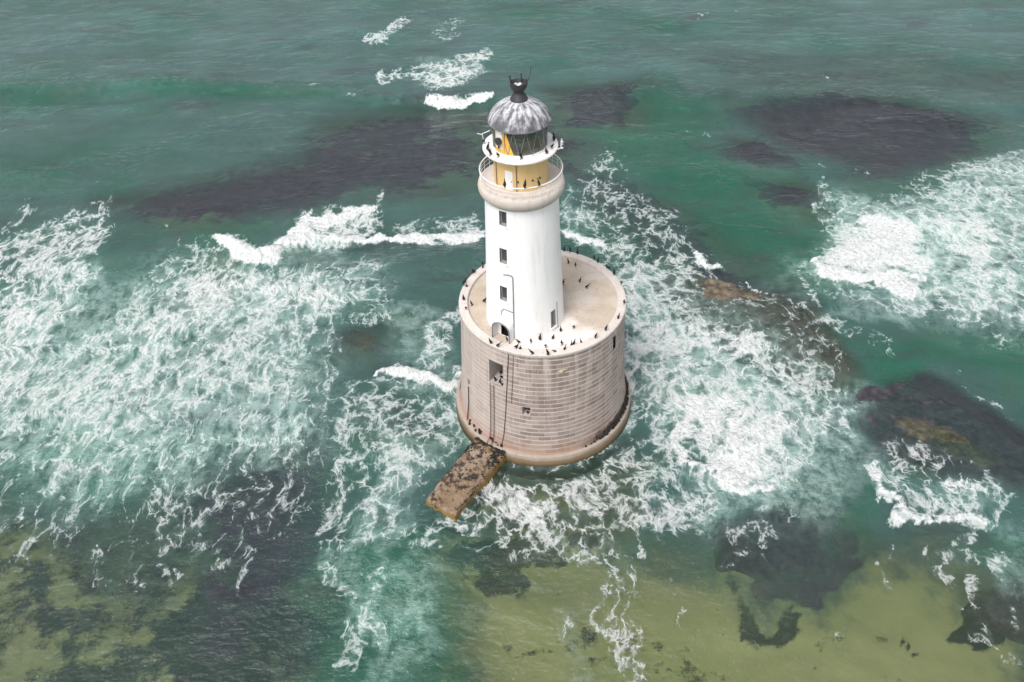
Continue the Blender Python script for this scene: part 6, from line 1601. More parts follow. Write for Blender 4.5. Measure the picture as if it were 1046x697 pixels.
SWELL = [
    ('e', -112.28, 84.26, 0.4315, 0.2505, 0.2211, 0.8, 1),
    ('e', -111.52, 84.25, 0.4281, 0.2469, 0.2174, 0.8, 1),
    ('e', -110.75, 84.25, 0.4248, 0.2433, 0.2138, 0.8, 1),
    ('e', -109.99, 84.25, 0.4215, 0.2397, 0.2102, 0.8, 1),
    ('e', -109.23, 84.25, 0.4183, 0.2362, 0.2067, 0.8, 1),
    ('e', -108.47, 84.25, 0.415, 0.2327, 0.2032, 0.8, 1),
    ('e', -107.71, 84.25, 0.4119, 0.2293, 0.1998, 0.8, 1),
    ('e', -106.94, 84.24, 0.4087, 0.226, 0.1965, 0.8, 1),
    ('e', -106.18, 84.24, 0.4056, 0.2226, 0.1932, 0.8, 1),
    ('e', -105.42, 84.24, 0.4026, 0.2194, 0.19, 0.8, 1),
    ('e', -104.66, 84.24, 0.3995, 0.2161, 0.1868, 0.8, 1),
    ('e', -103.9, 84.24, 0.3965, 0.2129, 0.1837, 0.8, 1),
    ('e', -103.14, 84.24, 0.3936, 0.2098, 0.1807, 0.8, 1),
    ('e', -102.38, 84.23, 0.3906, 0.2067, 0.1777, 0.8, 1),
    ('e', -101.62, 84.23, 0.3878, 0.2036, 0.1747, 0.8, 1),
    ('e', -100.86, 84.23, 0.3849, 0.2006, 0.1718, 0.8, 1),
    ('e', -100.1, 84.23, 0.3821, 0.1976, 0.169, 0.8, 1),
    ('e', -99.34, 84.23, 0.3793, 0.1947, 0.1662, 0.8, 1),
    ('e', -98.58, 84.23, 0.3765, 0.1918, 0.1635, 0.8, 1),
    ('e', -97.82, 84.22, 0.3738, 0.1889, 0.1608, 0.8, 1),
    ('e', -97.06, 84.22, 0.3711, 0.1861, 0.1581, 0.8, 1),
    ('e', -96.3, 84.22, 0.3684, 0.1833, 0.1555, 0.8, 1),
    ('e', -95.55, 84.22, 0.3658, 0.1805, 0.153, 0.8, 1),
    ('e', -94.79, 84.22, 0.3632, 0.1778, 0.1504, 0.8, 1),
    ('e', -94.03, 84.22, 0.3606, 0.1751, 0.148, 0.8, 1),
    ('e', -93.27, 84.21, 0.358, 0.1725, 0.1455, 0.8, 1),
    ('e', -92.51, 84.21, 0.3555, 0.1698, 0.1432, 0.8, 1),
    ('e', -91.75, 84.21, 0.353, 0.1672, 0.1408, 0.8, 1),
    ('e', -91.0, 84.21, 0.3505, 0.1647, 0.1385, 0.8, 1),
    ('e', -90.24, 84.21, 0.3481, 0.1622, 0.1363, 0.8, 1),
    ('e', -89.48, 84.21, 0.3457, 0.1597, 0.134, 0.8, 1),
    ('e', -88.71, 84.2, 0.3459, 0.1584, 0.1328, 0.8, 1),
    ('e', -87.93, 84.2, 0.346, 0.157, 0.1316, 0.8, 1),
    ('e', -87.16, 84.2, 0.3462, 0.1557, 0.1304, 0.8, 1),
    ('e', -86.39, 84.2, 0.3463, 0.1544, 0.1292, 0.8, 1),
    ('e', -85.61, 84.2, 0.3465, 0.1531, 0.128, 0.8, 1),
    ('e', -84.84, 84.19, 0.3467, 0.1518, 0.1268, 0.8, 1),
    ('e', -84.07, 84.19, 0.3468, 0.1504, 0.1256, 0.8, 1),
    ('e', -83.29, 84.19, 0.347, 0.1491, 0.1245, 0.8, 1),
    ('e', -82.52, 84.19, 0.3472, 0.1478, 0.1233, 0.8, 1),
    ('e', -81.75, 84.19, 0.3473, 0.1465, 0.1222, 0.8, 1),
    ('e', -80.98, 84.19, 0.3475, 0.1451, 0.121, 0.8, 1),
    ('e', -80.2, 84.18, 0.3476, 0.1438, 0.1199, 0.8, 1),
    ('e', -79.43, 84.18, 0.3478, 0.1425, 0.1188, 0.8, 1),
    ('e', -78.66, 84.18, 0.348, 0.1411, 0.1177, 0.8, 1),
    ('e', -77.89, 84.18, 0.3481, 0.1398, 0.1166, 0.8, 1),
    ('e', -77.12, 84.18, 0.3483, 0.1385, 0.1156, 0.8, 1),
    ('e', -76.35, 84.18, 0.3485, 0.1371, 0.1145, 0.8, 1),
    ('e', -75.58, 84.17, 0.3486, 0.1358, 0.1134, 0.8, 1),
    ('e', -74.8, 84.17, 0.3488, 0.1345, 0.1124, 0.8, 1),
    ('e', -74.03, 84.17, 0.349, 0.1331, 0.1114, 0.8, 1),
    ('e', -73.26, 84.17, 0.3491, 0.1318, 0.1103, 0.8, 1),
    ('e', -72.49, 84.17, 0.3493, 0.1304, 0.1093, 0.8, 1),
    ('e', -71.59, 84.04, 0.3464, 0.1278, 0.1074, 0.8, 1),
    ('e', -70.69, 83.9, 0.3436, 0.1253, 0.1054, 0.8, 1),
    ('e', -69.79, 83.77, 0.3408, 0.1227, 0.1035, 0.8, 1),
    ('e', -68.9, 83.64, 0.3381, 0.1203, 0.1017, 0.8, 1),
    ('e', -68.0, 83.51, 0.3354, 0.1178, 0.0999, 0.8, 1),
    ('e', -67.11, 83.38, 0.3328, 0.1154, 0.09814, 0.8, 1),
    ('e', -66.21, 83.25, 0.3301, 0.113, 0.09642, 0.8, 1),
    ('e', -65.32, 83.12, 0.3275, 0.1107, 0.09474, 0.8, 1),
    ('e', -64.43, 82.99, 0.325, 0.1084, 0.0931, 0.8, 1),
    ('e', -63.54, 82.86, 0.3225, 0.1061, 0.09149, 0.8, 1),
    ('e', -62.65, 82.73, 0.32, 0.1039, 0.08992, 0.8, 1),
    ('e', -61.77, 82.6, 0.3175, 0.1016, 0.08838, 0.8, 1),
    ('e', -60.88, 82.47, 0.3151, 0.09948, 0.08688, 0.8, 1),
    ('e', -60.0, 82.34, 0.3127, 0.09734, 0.08542, 0.8, 1),
    ('e', -59.12, 82.21, 0.3104, 0.09523, 0.08398, 0.8, 1),
    ('e', -58.24, 82.09, 0.3081, 0.09315, 0.08258, 0.8, 1),
    ('e', -57.36, 81.96, 0.3058, 0.0911, 0.08121, 0.8, 1),
    ('e', -56.48, 81.83, 0.3035, 0.08908, 0.07988, 0.8, 1),
    ('e', -55.61, 81.7, 0.3013, 0.08709, 0.07857, 0.8, 1),
    ('e', -54.73, 81.57, 0.2991, 0.08513, 0.07729, 0.8, 1),
    ('e', -53.86, 81.45, 0.2969, 0.08319, 0.07605, 0.8, 1),
    ('e', -52.99, 81.32, 0.2947, 0.08129, 0.07483, 0.8, 1),
    ('e', -52.13, 81.16, 0.2987, 0.08109, 0.0752, 0.8, 1),
    ('e', -51.27, 80.99, 0.3027, 0.08087, 0.07559, 0.8, 1),
    ('e', -50.41, 80.83, 0.3068, 0.08064, 0.076, 0.8, 1),
    ('e', -49.56, 80.67, 0.311, 0.0804, 0.07641, 0.8, 1),
    ('e', -48.7, 80.51, 0.3153, 0.08014, 0.07685, 0.8, 1),
    ('e', -47.85, 80.35, 0.3196, 0.07986, 0.07729, 0.8, 1),
    ('e', -47.0, 80.19, 0.324, 0.07956, 0.07775, 0.8, 1),
    ('e', -46.15, 80.02, 0.3285, 0.07925, 0.07823, 0.8, 1),
    ('e', -45.3, 79.86, 0.3331, 0.07892, 0.07872, 0.8, 1),
    ('e', -44.46, 79.7, 0.3378, 0.07856, 0.07923, 0.8, 1),
    ('e', -43.61, 79.54, 0.3425, 0.07819, 0.07975, 0.8, 1),
    ('e', -42.77, 79.38, 0.3474, 0.0778, 0.0803, 0.8, 1),
    ('e', -41.93, 79.23, 0.3523, 0.07739, 0.08086, 0.8, 1),
    ('e', -41.09, 79.07, 0.3574, 0.07695, 0.08144, 0.8, 1),
    ('e', -40.25, 78.91, 0.3625, 0.0765, 0.08204, 0.8, 1),
    ('e', -39.41, 78.75, 0.3678, 0.07602, 0.08266, 0.8, 1),
    ('e', -38.58, 78.59, 0.3731, 0.07551, 0.0833, 0.8, 1),
    ('e', -37.75, 78.43, 0.3785, 0.07498, 0.08396, 0.8, 1),
    ('e', -36.97, 78.23, 0.3846, 0.07464, 0.08484, 0.8, 1),
    ('e', -36.19, 78.02, 0.3907, 0.07428, 0.08574, 0.8, 1),
    ('e', -35.41, 77.81, 0.397, 0.07389, 0.08668, 0.8, 1),
    ('e', -34.63, 77.61, 0.4034, 0.07348, 0.08763, 0.8, 1),
    ('e', -33.86, 77.4, 0.41, 0.07305, 0.08862, 0.8, 1),
    ('e', -33.09, 77.2, 0.4167, 0.07258, 0.08964, 0.8, 1),
    ('e', -32.32, 76.99, 0.4236, 0.07209, 0.09069, 0.8, 1),
    ('e', -31.55, 76.79, 0.4306, 0.07157, 0.09177, 0.8, 1),
    ('e', -30.78, 76.58, 0.4377, 0.07101, 0.09289, 0.8, 1),
    ('e', -30.02, 76.38, 0.4451, 0.07043, 0.09404, 0.8, 1),
    ('e', -29.26, 76.18, 0.4525, 0.06982, 0.09523, 0.8, 1),
    ('e', -28.5, 75.97, 0.4602, 0.06917, 0.09645, 0.8, 1),
    ('e', -27.74, 75.77, 0.468, 0.06848, 0.09772, 0.8, 1),
    ('e', -26.98, 75.57, 0.4761, 0.06776, 0.09902, 0.8, 1),
    ('e', -26.23, 75.37, 0.4843, 0.06701, 0.1004, 0.8, 1),
    ('e', -25.47, 75.17, 0.4927, 0.06621, 0.1018, 0.8, 1),
    ('e', -24.72, 74.97, 0.5013, 0.06537, 0.1032, 0.8, 1),
    ('e', -24.06, 74.88, 0.5086, 0.06453, 0.1043, 0.8, 1),
    ('e', -23.4, 74.78, 0.5162, 0.06365, 0.1055, 0.8, 1),
    ('e', -22.74, 74.69, 0.5239, 0.06273, 0.1067, 0.8, 1),
    ('e', -22.08, 74.6, 0.5317, 0.06178, 0.1079, 0.8, 1),
    ('e', -21.42, 74.51, 0.5397, 0.06079, 0.1092, 0.8, 1),
    ('e', -20.77, 74.41, 0.5479, 0.05977, 0.1105, 0.8, 1),
    ('e', -20.11, 74.32, 0.5563, 0.0587, 0.1119, 0.8, 1),
    ('e', -19.45, 74.23, 0.5649, 0.0576, 0.1132, 0.8, 1),
    ('e', -18.8, 74.14, 0.5736, 0.05645, 0.1147, 0.8, 1),
    ('e', -18.15, 74.04, 0.5825, 0.05526, 0.1162, 0.8, 1),
    ('e', -17.49, 73.95, 0.5917, 0.05403, 0.1177, 0.8, 1),
    ('e', -16.84, 73.86, 0.601, 0.05275, 0.1192, 0.8, 1),
    ('e', -16.19, 73.77, 0.6105, 0.05141, 0.1209, 0.8, 1),
    ('e', -15.54, 73.68, 0.6203, 0.05003, 0.1225, 0.8, 1),
    ('e', -14.89, 73.59, 0.6303, 0.0486, 0.1242, 0.8, 1),
    ('e', -14.24, 73.49, 0.6405, 0.04712, 0.126, 0.8, 1),
    ('e', -13.59, 73.4, 0.6509, 0.04558, 0.1278, 0.8, 1),
    ('e', -12.94, 73.31, 0.6616, 0.04398, 0.1297, 0.8, 1),
    ('e', -12.29, 73.22, 0.6725, 0.04232, 0.1316, 0.8, 1),
    ('e', 14.01, 76.02, 0.3248, -0.02637, 0.06206, 0.55, 1),
    ('e', 14.91, 75.7, 0.3176, -0.0274, 0.06114, 0.55, 1),
    ('e', 15.82, 75.39, 0.3107, -0.02838, 0.06026, 0.55, 1),
    ('e', 16.71, 75.07, 0.304, -0.02931, 0.05943, 0.55, 1),
    ('e', 17.61, 74.76, 0.2975, -0.0302, 0.05865, 0.55, 1),
    ('e', 18.5, 74.45, 0.2913, -0.03104, 0.0579, 0.55, 1),
    ('e', 19.39, 74.13, 0.2853, -0.03185, 0.05719, 0.55, 1),
    ('e', 20.27, 73.82, 0.2795, -0.03262, 0.05652, 0.55, 1),
    ('e', 21.15, 73.51, 0.2739, -0.03335, 0.05588, 0.55, 1),
    ('e', 22.03, 73.2, 0.2685, -0.03406, 0.05527, 0.55, 1),
    ('e', 22.9, 72.9, 0.2633, -0.03473, 0.05469, 0.55, 1),
    ('e', 23.77, 72.59, 0.2582, -0.03537, 0.05414, 0.55, 1),
    ('e', 24.64, 72.29, 0.2533, -0.03598, 0.05362, 0.55, 1),
    ('e', 25.51, 71.98, 0.2486, -0.03656, 0.05313, 0.55, 1),
    ('e', 26.37, 71.68, 0.244, -0.03712, 0.05267, 0.55, 1),
    ('e', 27.23, 71.38, 0.2395, -0.03766, 0.05222, 0.55, 1),
    ('e', 28.1, 71.25, 0.2443, -0.03963, 0.0537, 0.55, 1),
    ('e', 28.97, 71.12, 0.2491, -0.04166, 0.05524, 0.55, 1),
    ('e', 29.84, 70.99, 0.2542, -0.04377, 0.05684, 0.55, 1),
    ('e', 30.71, 70.86, 0.2593, -0.04596, 0.05851, 0.55, 1),
    ('e', 31.58, 70.73, 0.2646, -0.04822, 0.06024, 0.55, 1),
    ('e', 32.45, 70.61, 0.2701, -0.05057, 0.06204, 0.55, 1),
    ('e', 33.31, 70.48, 0.2757, -0.053, 0.06392, 0.55, 1),
    ('e', 34.17, 70.35, 0.2815, -0.05551, 0.06587, 0.55, 1),
    ('e', 35.04, 70.22, 0.2875, -0.05812, 0.0679, 0.55, 1),
    ('e', 35.9, 70.1, 0.2936, -0.06083, 0.07002, 0.55, 1),
    ('e', 36.75, 69.97, 0.2999, -0.06364, 0.07222, 0.55, 1),
    ('e', 37.61, 69.84, 0.3065, -0.06655, 0.07452, 0.55, 1),
    ('e', 38.47, 69.72, 0.3132, -0.06957, 0.07691, 0.55, 1),
    ('e', 39.32, 69.59, 0.3201, -0.07271, 0.0794, 0.55, 1),
    ('e', 40.18, 69.46, 0.3273, -0.07596, 0.082, 0.55, 1),
    ('e', 41.03, 69.34, 0.3347, -0.07934, 0.0847, 0.55, 1),
    ('e', 41.88, 69.21, 0.3423, -0.08285, 0.08752, 0.55, 1),
    ('e', 42.73, 69.09, 0.3501, -0.08649, 0.09046, 0.55, 1),
    ('e', 43.57, 68.96, 0.3583, -0.09028, 0.09353, 0.55, 1),
    ('e', 44.3, 68.86, 0.361, -0.09253, 0.09511, 0.55, 1),
    ('e', 45.04, 68.76, 0.3638, -0.09482, 0.09672, 0.55, 1),
    ('e', 45.77, 68.66, 0.3667, -0.09713, 0.09837, 0.55, 1),
    ('e', 46.49, 68.55, 0.3695, -0.09947, 0.1, 0.55, 1),
    ('e', 47.22, 68.45, 0.3724, -0.1018, 0.1018, 0.55, 1),
    ('e', 47.95, 68.35, 0.3753, -0.1043, 0.1035, 0.55, 1),
    ('e', 48.68, 68.25, 0.3783, -0.1067, 0.1053, 0.55, 1),
    ('e', 49.4, 68.15, 0.3813, -0.1092, 0.1071, 0.55, 1),
    ('e', 50.12, 68.05, 0.3843, -0.1117, 0.109, 0.55, 1),
    ('e', 50.85, 67.95, 0.3873, -0.1142, 0.1109, 0.55, 1),
    ('e', 51.57, 67.84, 0.3904, -0.1168, 0.1129, 0.55, 1),
    ('e', 52.29, 67.74, 0.3935, -0.1194, 0.1148, 0.55, 1),
    ('e', 53.01, 67.64, 0.3966, -0.1221, 0.1169, 0.55, 1),
    ('e', 53.73, 67.54, 0.3998, -0.1248, 0.1189, 0.55, 1),
    ('e', 54.45, 67.44, 0.403, -0.1275, 0.121, 0.55, 1),
    ('e', 55.16, 67.34, 0.4062, -0.1302, 0.1232, 0.55, 1),
    ('e', 55.88, 67.24, 0.4095, -0.133, 0.1254, 0.55, 1),
    ('e', 56.59, 67.14, 0.4128, -0.1359, 0.1276, 0.55, 1),
    ('e', 57.31, 67.04, 0.4161, -0.1388, 0.1299, 0.55, 1),
    ('e', 58.02, 66.94, 0.4195, -0.1417, 0.1322, 0.55, 1),
    ('e', 58.73, 66.84, 0.4229, -0.1446, 0.1346, 0.55, 1),
    ('e', 59.44, 66.74, 0.4264, -0.1476, 0.1371, 0.55, 1),
    ('e', 60.15, 66.65, 0.4298, -0.1507, 0.1395, 0.55, 1),
    ('e', 60.86, 66.55, 0.4334, -0.1538, 0.1421, 0.55, 1),
    ('e', 61.57, 66.45, 0.4369, -0.1569, 0.1446, 0.55, 1),
    ('e', 62.28, 66.35, 0.4405, -0.1601, 0.1473, 0.55, 1),
    ('e', 62.98, 66.25, 0.4441, -0.1633, 0.1499, 0.55, 1),
    ('e', 63.69, 66.15, 0.4478, -0.1665, 0.1527, 0.55, 1),
    ('e', 64.39, 66.05, 0.4515, -0.1699, 0.1555, 0.55, 1),
    ('e', 65.1, 65.96, 0.4553, -0.1732, 0.1583, 0.55, 1),
    ('e', 65.8, 65.86, 0.4591, -0.1766, 0.1612, 0.55, 1),
    ('e', 66.5, 65.76, 0.4629, -0.1801, 0.1642, 0.55, 1),
    ('e', 67.2, 65.66, 0.4668, -0.1836, 0.1672, 0.55, 1),
    ('e', 67.82, 65.56, 0.4714, -0.1872, 0.1703, 0.55, 1),
    ('e', 68.44, 65.46, 0.4761, -0.1909, 0.1736, 0.55, 1),
    ('e', 69.06, 65.36, 0.4808, -0.1946, 0.1769, 0.55, 1),
    ('e', 69.68, 65.26, 0.4857, -0.1984, 0.1803, 0.55, 1),
    ('e', 70.3, 65.15, 0.4905, -0.2023, 0.1837, 0.55, 1),
    ('e', 70.91, 65.05, 0.4955, -0.2062, 0.1872, 0.55, 1),
    ('e', 71.53, 64.95, 0.5005, -0.2102, 0.1908, 0.55, 1),
    ('e', 72.14, 64.85, 0.5056, -0.2142, 0.1945, 0.55, 1),
    ('e', 72.76, 64.75, 0.5107, -0.2184, 0.1982, 0.55, 1),
    ('e', 73.37, 64.65, 0.5159, -0.2226, 0.202, 0.55, 1),
    ('e', 73.98, 64.55, 0.5212, -0.2268, 0.2059, 0.55, 1),
    ('e', 74.59, 64.45, 0.5266, -0.2312, 0.2099, 0.55, 1),
    ('e', 75.2, 64.35, 0.532, -0.2356, 0.2139, 0.55, 1),
    ('e', 75.81, 64.25, 0.5376, -0.2401, 0.2181, 0.55, 1),
    ('e', 76.42, 64.15, 0.5431, -0.2447, 0.2223, 0.55, 1),
    ('e', 77.03, 64.05, 0.5488, -0.2493, 0.2266, 0.55, 1),
    ('e', 77.64, 63.95, 0.5546, -0.254, 0.231, 0.55, 1),
    ('e', 78.25, 63.85, 0.5604, -0.2588, 0.2356, 0.55, 1),
    ('e', 78.85, 63.75, 0.5663, -0.2637, 0.2401, 0.55, 1),
    ('e', 79.46, 63.65, 0.5723, -0.2687, 0.2448, 0.55, 1),
    ('e', 80.06, 63.55, 0.5784, -0.2737, 0.2496, 0.55, 1),
    ('e', 80.66, 63.46, 0.5846, -0.2789, 0.2545, 0.55, 1),
    ('e', 81.27, 63.36, 0.5909, -0.2841, 0.2595, 0.55, 1),
    ('e', 81.87, 63.26, 0.5972, -0.2895, 0.2646, 0.55, 1),
    ('e', 82.47, 63.16, 0.6037, -0.2949, 0.2698, 0.55, 1),
    ('e', 83.07, 63.06, 0.6102, -0.3004, 0.2751, 0.55, 1),
    ('e', 83.67, 62.96, 0.6169, -0.306, 0.2806, 0.55, 1),
    ('e', 19.43, 92.63, 0.2738, -0.02768, 0.04523, 0.3, 1),
    ('e', 20.28, 92.7, 0.2738, -0.02884, 0.04542, 0.3, 1),
    ('e', 21.14, 92.77, 0.2737, -0.02999, 0.04562, 0.3, 1),
    ('e', 22.0, 92.84, 0.2737, -0.03115, 0.04583, 0.3, 1),
    ('e', 22.86, 92.91, 0.2736, -0.0323, 0.04605, 0.3, 1),
    ('e', 23.72, 92.97, 0.2736, -0.03346, 0.04628, 0.3, 1),
    ('e', 24.58, 93.04, 0.2735, -0.03461, 0.04652, 0.3, 1),
    ('e', 25.44, 93.11, 0.2734, -0.03576, 0.04677, 0.3, 1),
    ('e', 26.3, 93.18, 0.2734, -0.03691, 0.04703, 0.3, 1),
    ('e', 27.16, 93.25, 0.2733, -0.03806, 0.0473, 0.3, 1),
    ('e', 28.02, 93.32, 0.2733, -0.03921, 0.04758, 0.3, 1),
    ('e', 28.88, 93.39, 0.2732, -0.04036, 0.04787, 0.3, 1),
    ('e', 29.75, 93.46, 0.2732, -0.04151, 0.04817, 0.3, 1),
    ('e', 30.61, 93.53, 0.2731, -0.04266, 0.04847, 0.3, 1),
    ('e', 31.47, 93.6, 0.2731, -0.04381, 0.04879, 0.3, 1),
    ('e', 32.33, 93.67, 0.273, -0.04495, 0.04912, 0.3, 1),
    ('e', 33.2, 93.74, 0.2729, -0.0461, 0.04946, 0.3, 1),
    ('e', 34.06, 93.8, 0.2729, -0.04724, 0.0498, 0.3, 1),
    ('e', 34.93, 93.87, 0.2728, -0.04839, 0.05016, 0.3, 1),
    ('e', 35.79, 93.94, 0.2728, -0.04953, 0.05052, 0.3, 1),
    ('e', 36.66, 94.01, 0.2727, -0.05067, 0.0509, 0.3, 1),
    ('e', 37.52, 94.08, 0.2727, -0.05181, 0.05128, 0.3, 1),
    ('e', 38.39, 94.15, 0.2726, -0.05295, 0.05167, 0.3, 1),
    ('e', 39.26, 94.22, 0.2726, -0.05409, 0.05208, 0.3, 1),
    ('e', 40.12, 94.29, 0.2725, -0.05523, 0.05249, 0.3, 1),
    ('e', 40.99, 94.36, 0.2724, -0.05637, 0.05291, 0.3, 1),
    ('e', 41.86, 94.43, 0.2724, -0.05751, 0.05334, 0.3, 1),
    ('e', 42.72, 94.5, 0.2723, -0.05865, 0.05378, 0.3, 1),
]
WEED = [
    ('p', [(-66.01, 43.39), (-52.71, 48.82), (-40.35, 55.67), (-29.89, 60.56), (-22.68, 52.38), (-23.84, 45.69), (-31.08, 40.13), (-40.42, 36.8), (-50.18, 36.07), (-59.98, 39.36)], 5, 0.95),
    ('p', [(-41.61, 54.18), (-36.42, 69.16), (-21.38, 74.6), (-7.14, 71.98), (-6.7, 48.99), (-21.41, 44.15)], 10, 0.8),
    ('p', [(-61.72, 52.33), (-41.98, 55.77), (-43.95, 64.26), (-56.7, 61.66)], 8, 0.4),
    ('p', [(2.57, 76.0), (9.31, 83.92), (18.37, 82.31), (18.52, 71.63), (16.31, 64.35), (4.68, 64.45)], 4, 0.9),
    ('p', [(34.62, 71.2), (45.28, 73.94), (61.69, 71.49), (74.51, 62.36), (72.15, 53.16), (64.06, 44.14), (55.69, 42.97), (48.29, 42.3), (44.02, 47.07), (37.55, 56.75), (34.52, 64.5)], 5, 0.9),
    ('p', [(28.99, 91.47), (69.38, 92.78), (93.86, 81.37), (87.79, 69.5), (38.54, 74.86)], 8, 0.42),
    ('p', [(74.04, 66.75), (90.03, 67.43), (83.76, 55.6), (70.38, 53.28)], 4, 0.75),
    ('p', [(28.9, 59.32), (37.55, 56.75), (43.91, 50.65), (40.07, 46.16), (30.02, 50.92)], 2, 1.1),
    ('p', [(33.43, 44.85), (41.1, 42.18), (43.92, 36.76), (36.84, 34.65)], 2, 1.1),
    ('e', 23.77, 45.71, 0.1129, 0.02511, 0.06755, 0.45, 0.8),
    ('p', [(-7.01, 65.27), (3.16, 68.2), (8.88, 54.12), (2.29, 45.57), (-8.14, 46.18)], 4, 0.6),
    ('p', [(8.15, 52.61), (14.53, 48.88), (19.4, 41.27), (23.36, 32.0), (27.58, 24.2), (34.33, 19.22), (36.98, 12.62), (29.01, 12.94), (18.43, 18.95), (12.74, 33.26), (8.1, 43.83)], 3, 0.9),
    ('p', [(32.27, 1.61), (37.57, 4.71), (41.35, 3.96), (45.08, -0.54), (49.97, -6.37), (46.67, -12.72), (41.34, -10.55), (35.67, -5.94), (32.52, -5.21), (31.15, -1.87)], 1.5, 1),
    ('p', [(16.44, -14.63), (22.1, -12.95), (26.46, -14.14), (25.77, -17.41), (23.8, -19.88), (19.52, -19.41), (15.65, -18.36)], 1.5, 1),
    ('p', [(37.19, -21.47), (41.62, -20.84), (39.29, -25.4), (36.61, -24.43)], 1.2, 1),
    ('e', 32.3, -23.32, 0.9836, -0.0815, 1.08, 0.7, 0.8),
    ('p', [(-36.42, -6.92), (-23.83, 0.64), (-19.36, -16.34), (-18.38, -33.09), (-25.1, -32.99), (-29.75, -27.77), (-30.49, -20.01)], 7, 0.85),
    ('p', [(-59.33, -11.03), (-33.94, -11.7), (-18.81, -22.09), (-16.9, -33.11), (-47.07, -32.67)], 5, 0.46),
    ('p', [(-44.28, -24.22), (-37.01, -23.49), (-30.79, -21.85), (-25.13, -30.13), (-35.46, -31.43), (-42.31, -28.33)], 4, 0.62),
    ('p', [(-8.56, -16.6), (-2.74, -15.2), (3.53, -15.87), (4.2, -18.39), (-0.2, -19.73), (-2.81, -21.97), (-7.83, -22.32)], 2.5, 0.62),
    ('e', -4.96, -17.88, 0.06682, 0.004494, 0.1525, 1.0, 0.8),
    ('e', 2.55, -17.06, 0.111, -0.001533, 0.2494, 1.0, 0.8),
    ('e', -4.49, -21.49, 0.1214, 0.009058, 0.3737, 0.85, 0.8),
    ('e', -1.06, -19.71, 0.08477, 0.0102, 0.5704, 0.7, 0.9),
    ('e', -6.08, -24.95, 0.3788, 0.01777, 0.3556, 0.4, 0.7),
    ('p', [(15.34, -21.0), (19.28, -20.34), (22.36, -21.33), (21.53, -22.75), (17.99, -22.14)], 1.2, 0.8),
    ('e', -18.29, -0.94, 0.05675, 0.008724, 0.03374, 0.65, 0.8),
    ('e', -12.74, -14.95, 0.08767, -0.06025, 0.4365, 0.7, 0.8),
    ('e', -9.61, -13.97, 0.8212, 0.07345, 0.8749, 0.8, 0.8),
    ('e', -19.84, 10.58, 0.04448, -0.004252, 0.06803, 0.7, 0.8),
    ('e', 0.13, -10.91, 0.03126, 0.001889, 0.1137, 0.6, 0.8),
    ('e', 8.12, -6.98, 0.1164, -0.0112, 0.07455, 0.6, 0.8),
    ('e', -25.63, -5.99, 0.02021, 0.004814, 0.01849, 0.6, 0.8),
    ('e', 13.38, -4.62, 0.1118, -0.01741, 0.02693, 0.55, 0.8),
    ('e', 21.14, -13.14, 0.01897, 0.0006709, 0.2121, 0.6, 0.8),
    ('e', -9.7, -4.55, 0.06129, 0.005573, 0.06672, 0.6, 0.8),
    ('e', 32.16, 4.6, 0.1034, -0.01751, 0.0733, 0.6, 0.8),
    ('e', 25.87, 9.64, 0.01282, 0.007414, 0.03504, 0.55, 0.8),
    ('e', 25.48, -7.49, 0.06743, -0.01802, 0.04739, 0.55, 0.8),
    ('e', 25.07, -25.54, 0.1783, -0.04998, 0.596, 0.2, 0.8),
    ('e', -11.55, -27.29, 0.04424, 0.007392, 0.1769, 0.1, 0.8),
    ('e', -42.93, -21.6, 0.03716, 0.01818, 0.08298, 0.55, 0.8),
    ('p', [(-7.92, -20.49), (15.12, -20.06), (24.3, -20.45), (28.35, -15.96), (34.68, -17.63), (41.06, -25.02), (36.37, -33.88), (-7.3, -33.25)], 6, 0.26),
    ('e', 10.97, -24.43, 0.0958, -0.01172, 0.2445, 0.36, 1),
    ('e', 26.94, -24.75, 0.1752, -0.06017, 0.1804, 0.38, 1),
]
SAND = [
    ('p', [(-9.21, -20.47), (-0.2, -19.73), (11.82, -19.52), (15.12, -20.06), (24.3, -20.45), (28.35, -15.96), (32.97, -17.59), (35.97, -20.53), (41.06, -25.02), (36.37, -33.88), (-9.14, -33.22)], 12, 1),
    ('p', [(-58.68, -12.18), (-46.77, -13.03), (-36.66, -17.45), (-19.34, -23.84), (-16.9, -33.11), (-47.07, -32.67)], 8, 0.68),
    ('e', -42.94, 25.83, 0.05497, 0.01095, 0.02667, 0.6, 0.8),
    ('e', 3.15, -20.73, 0.0387, -0.0001464, 0.1304, 0.7, 0.8),
    ('p', [(-9.09, -15.04), (4.46, -15.37), (4.51, -24.31), (-8.57, -24.05)], 3, 0.85),
    ('e', 0.11, -11.47, 0.02321, 0.0007395, 0.06073, 0.6, 0.8),
]
REEF = [
    ('p', [(16.31, 21.02), (23.19, 24.41), (28.75, 21.26), (33.97, 15.99), (35.1, 7.63), (31.35, 1.35), (26.12, 2.12), (19.3, 10.74), (15.97, 14.92)], 3, 1),
    ('e', -20.5, 11.11, 0.04044, -0.004886, 0.06653, 0.9, 0.8),
    ('p', [(36.25, -2.3), (39.19, -1.99), (41.87, -3.95), (44.11, -7.8), (42.86, -9.67), (40.32, -8.65), (36.97, -6.35)], 1.0, 1),
    ('e', 0.16, -10.33, 0.04451, 0.003452, 0.1878, 0.45, 0.8),
]
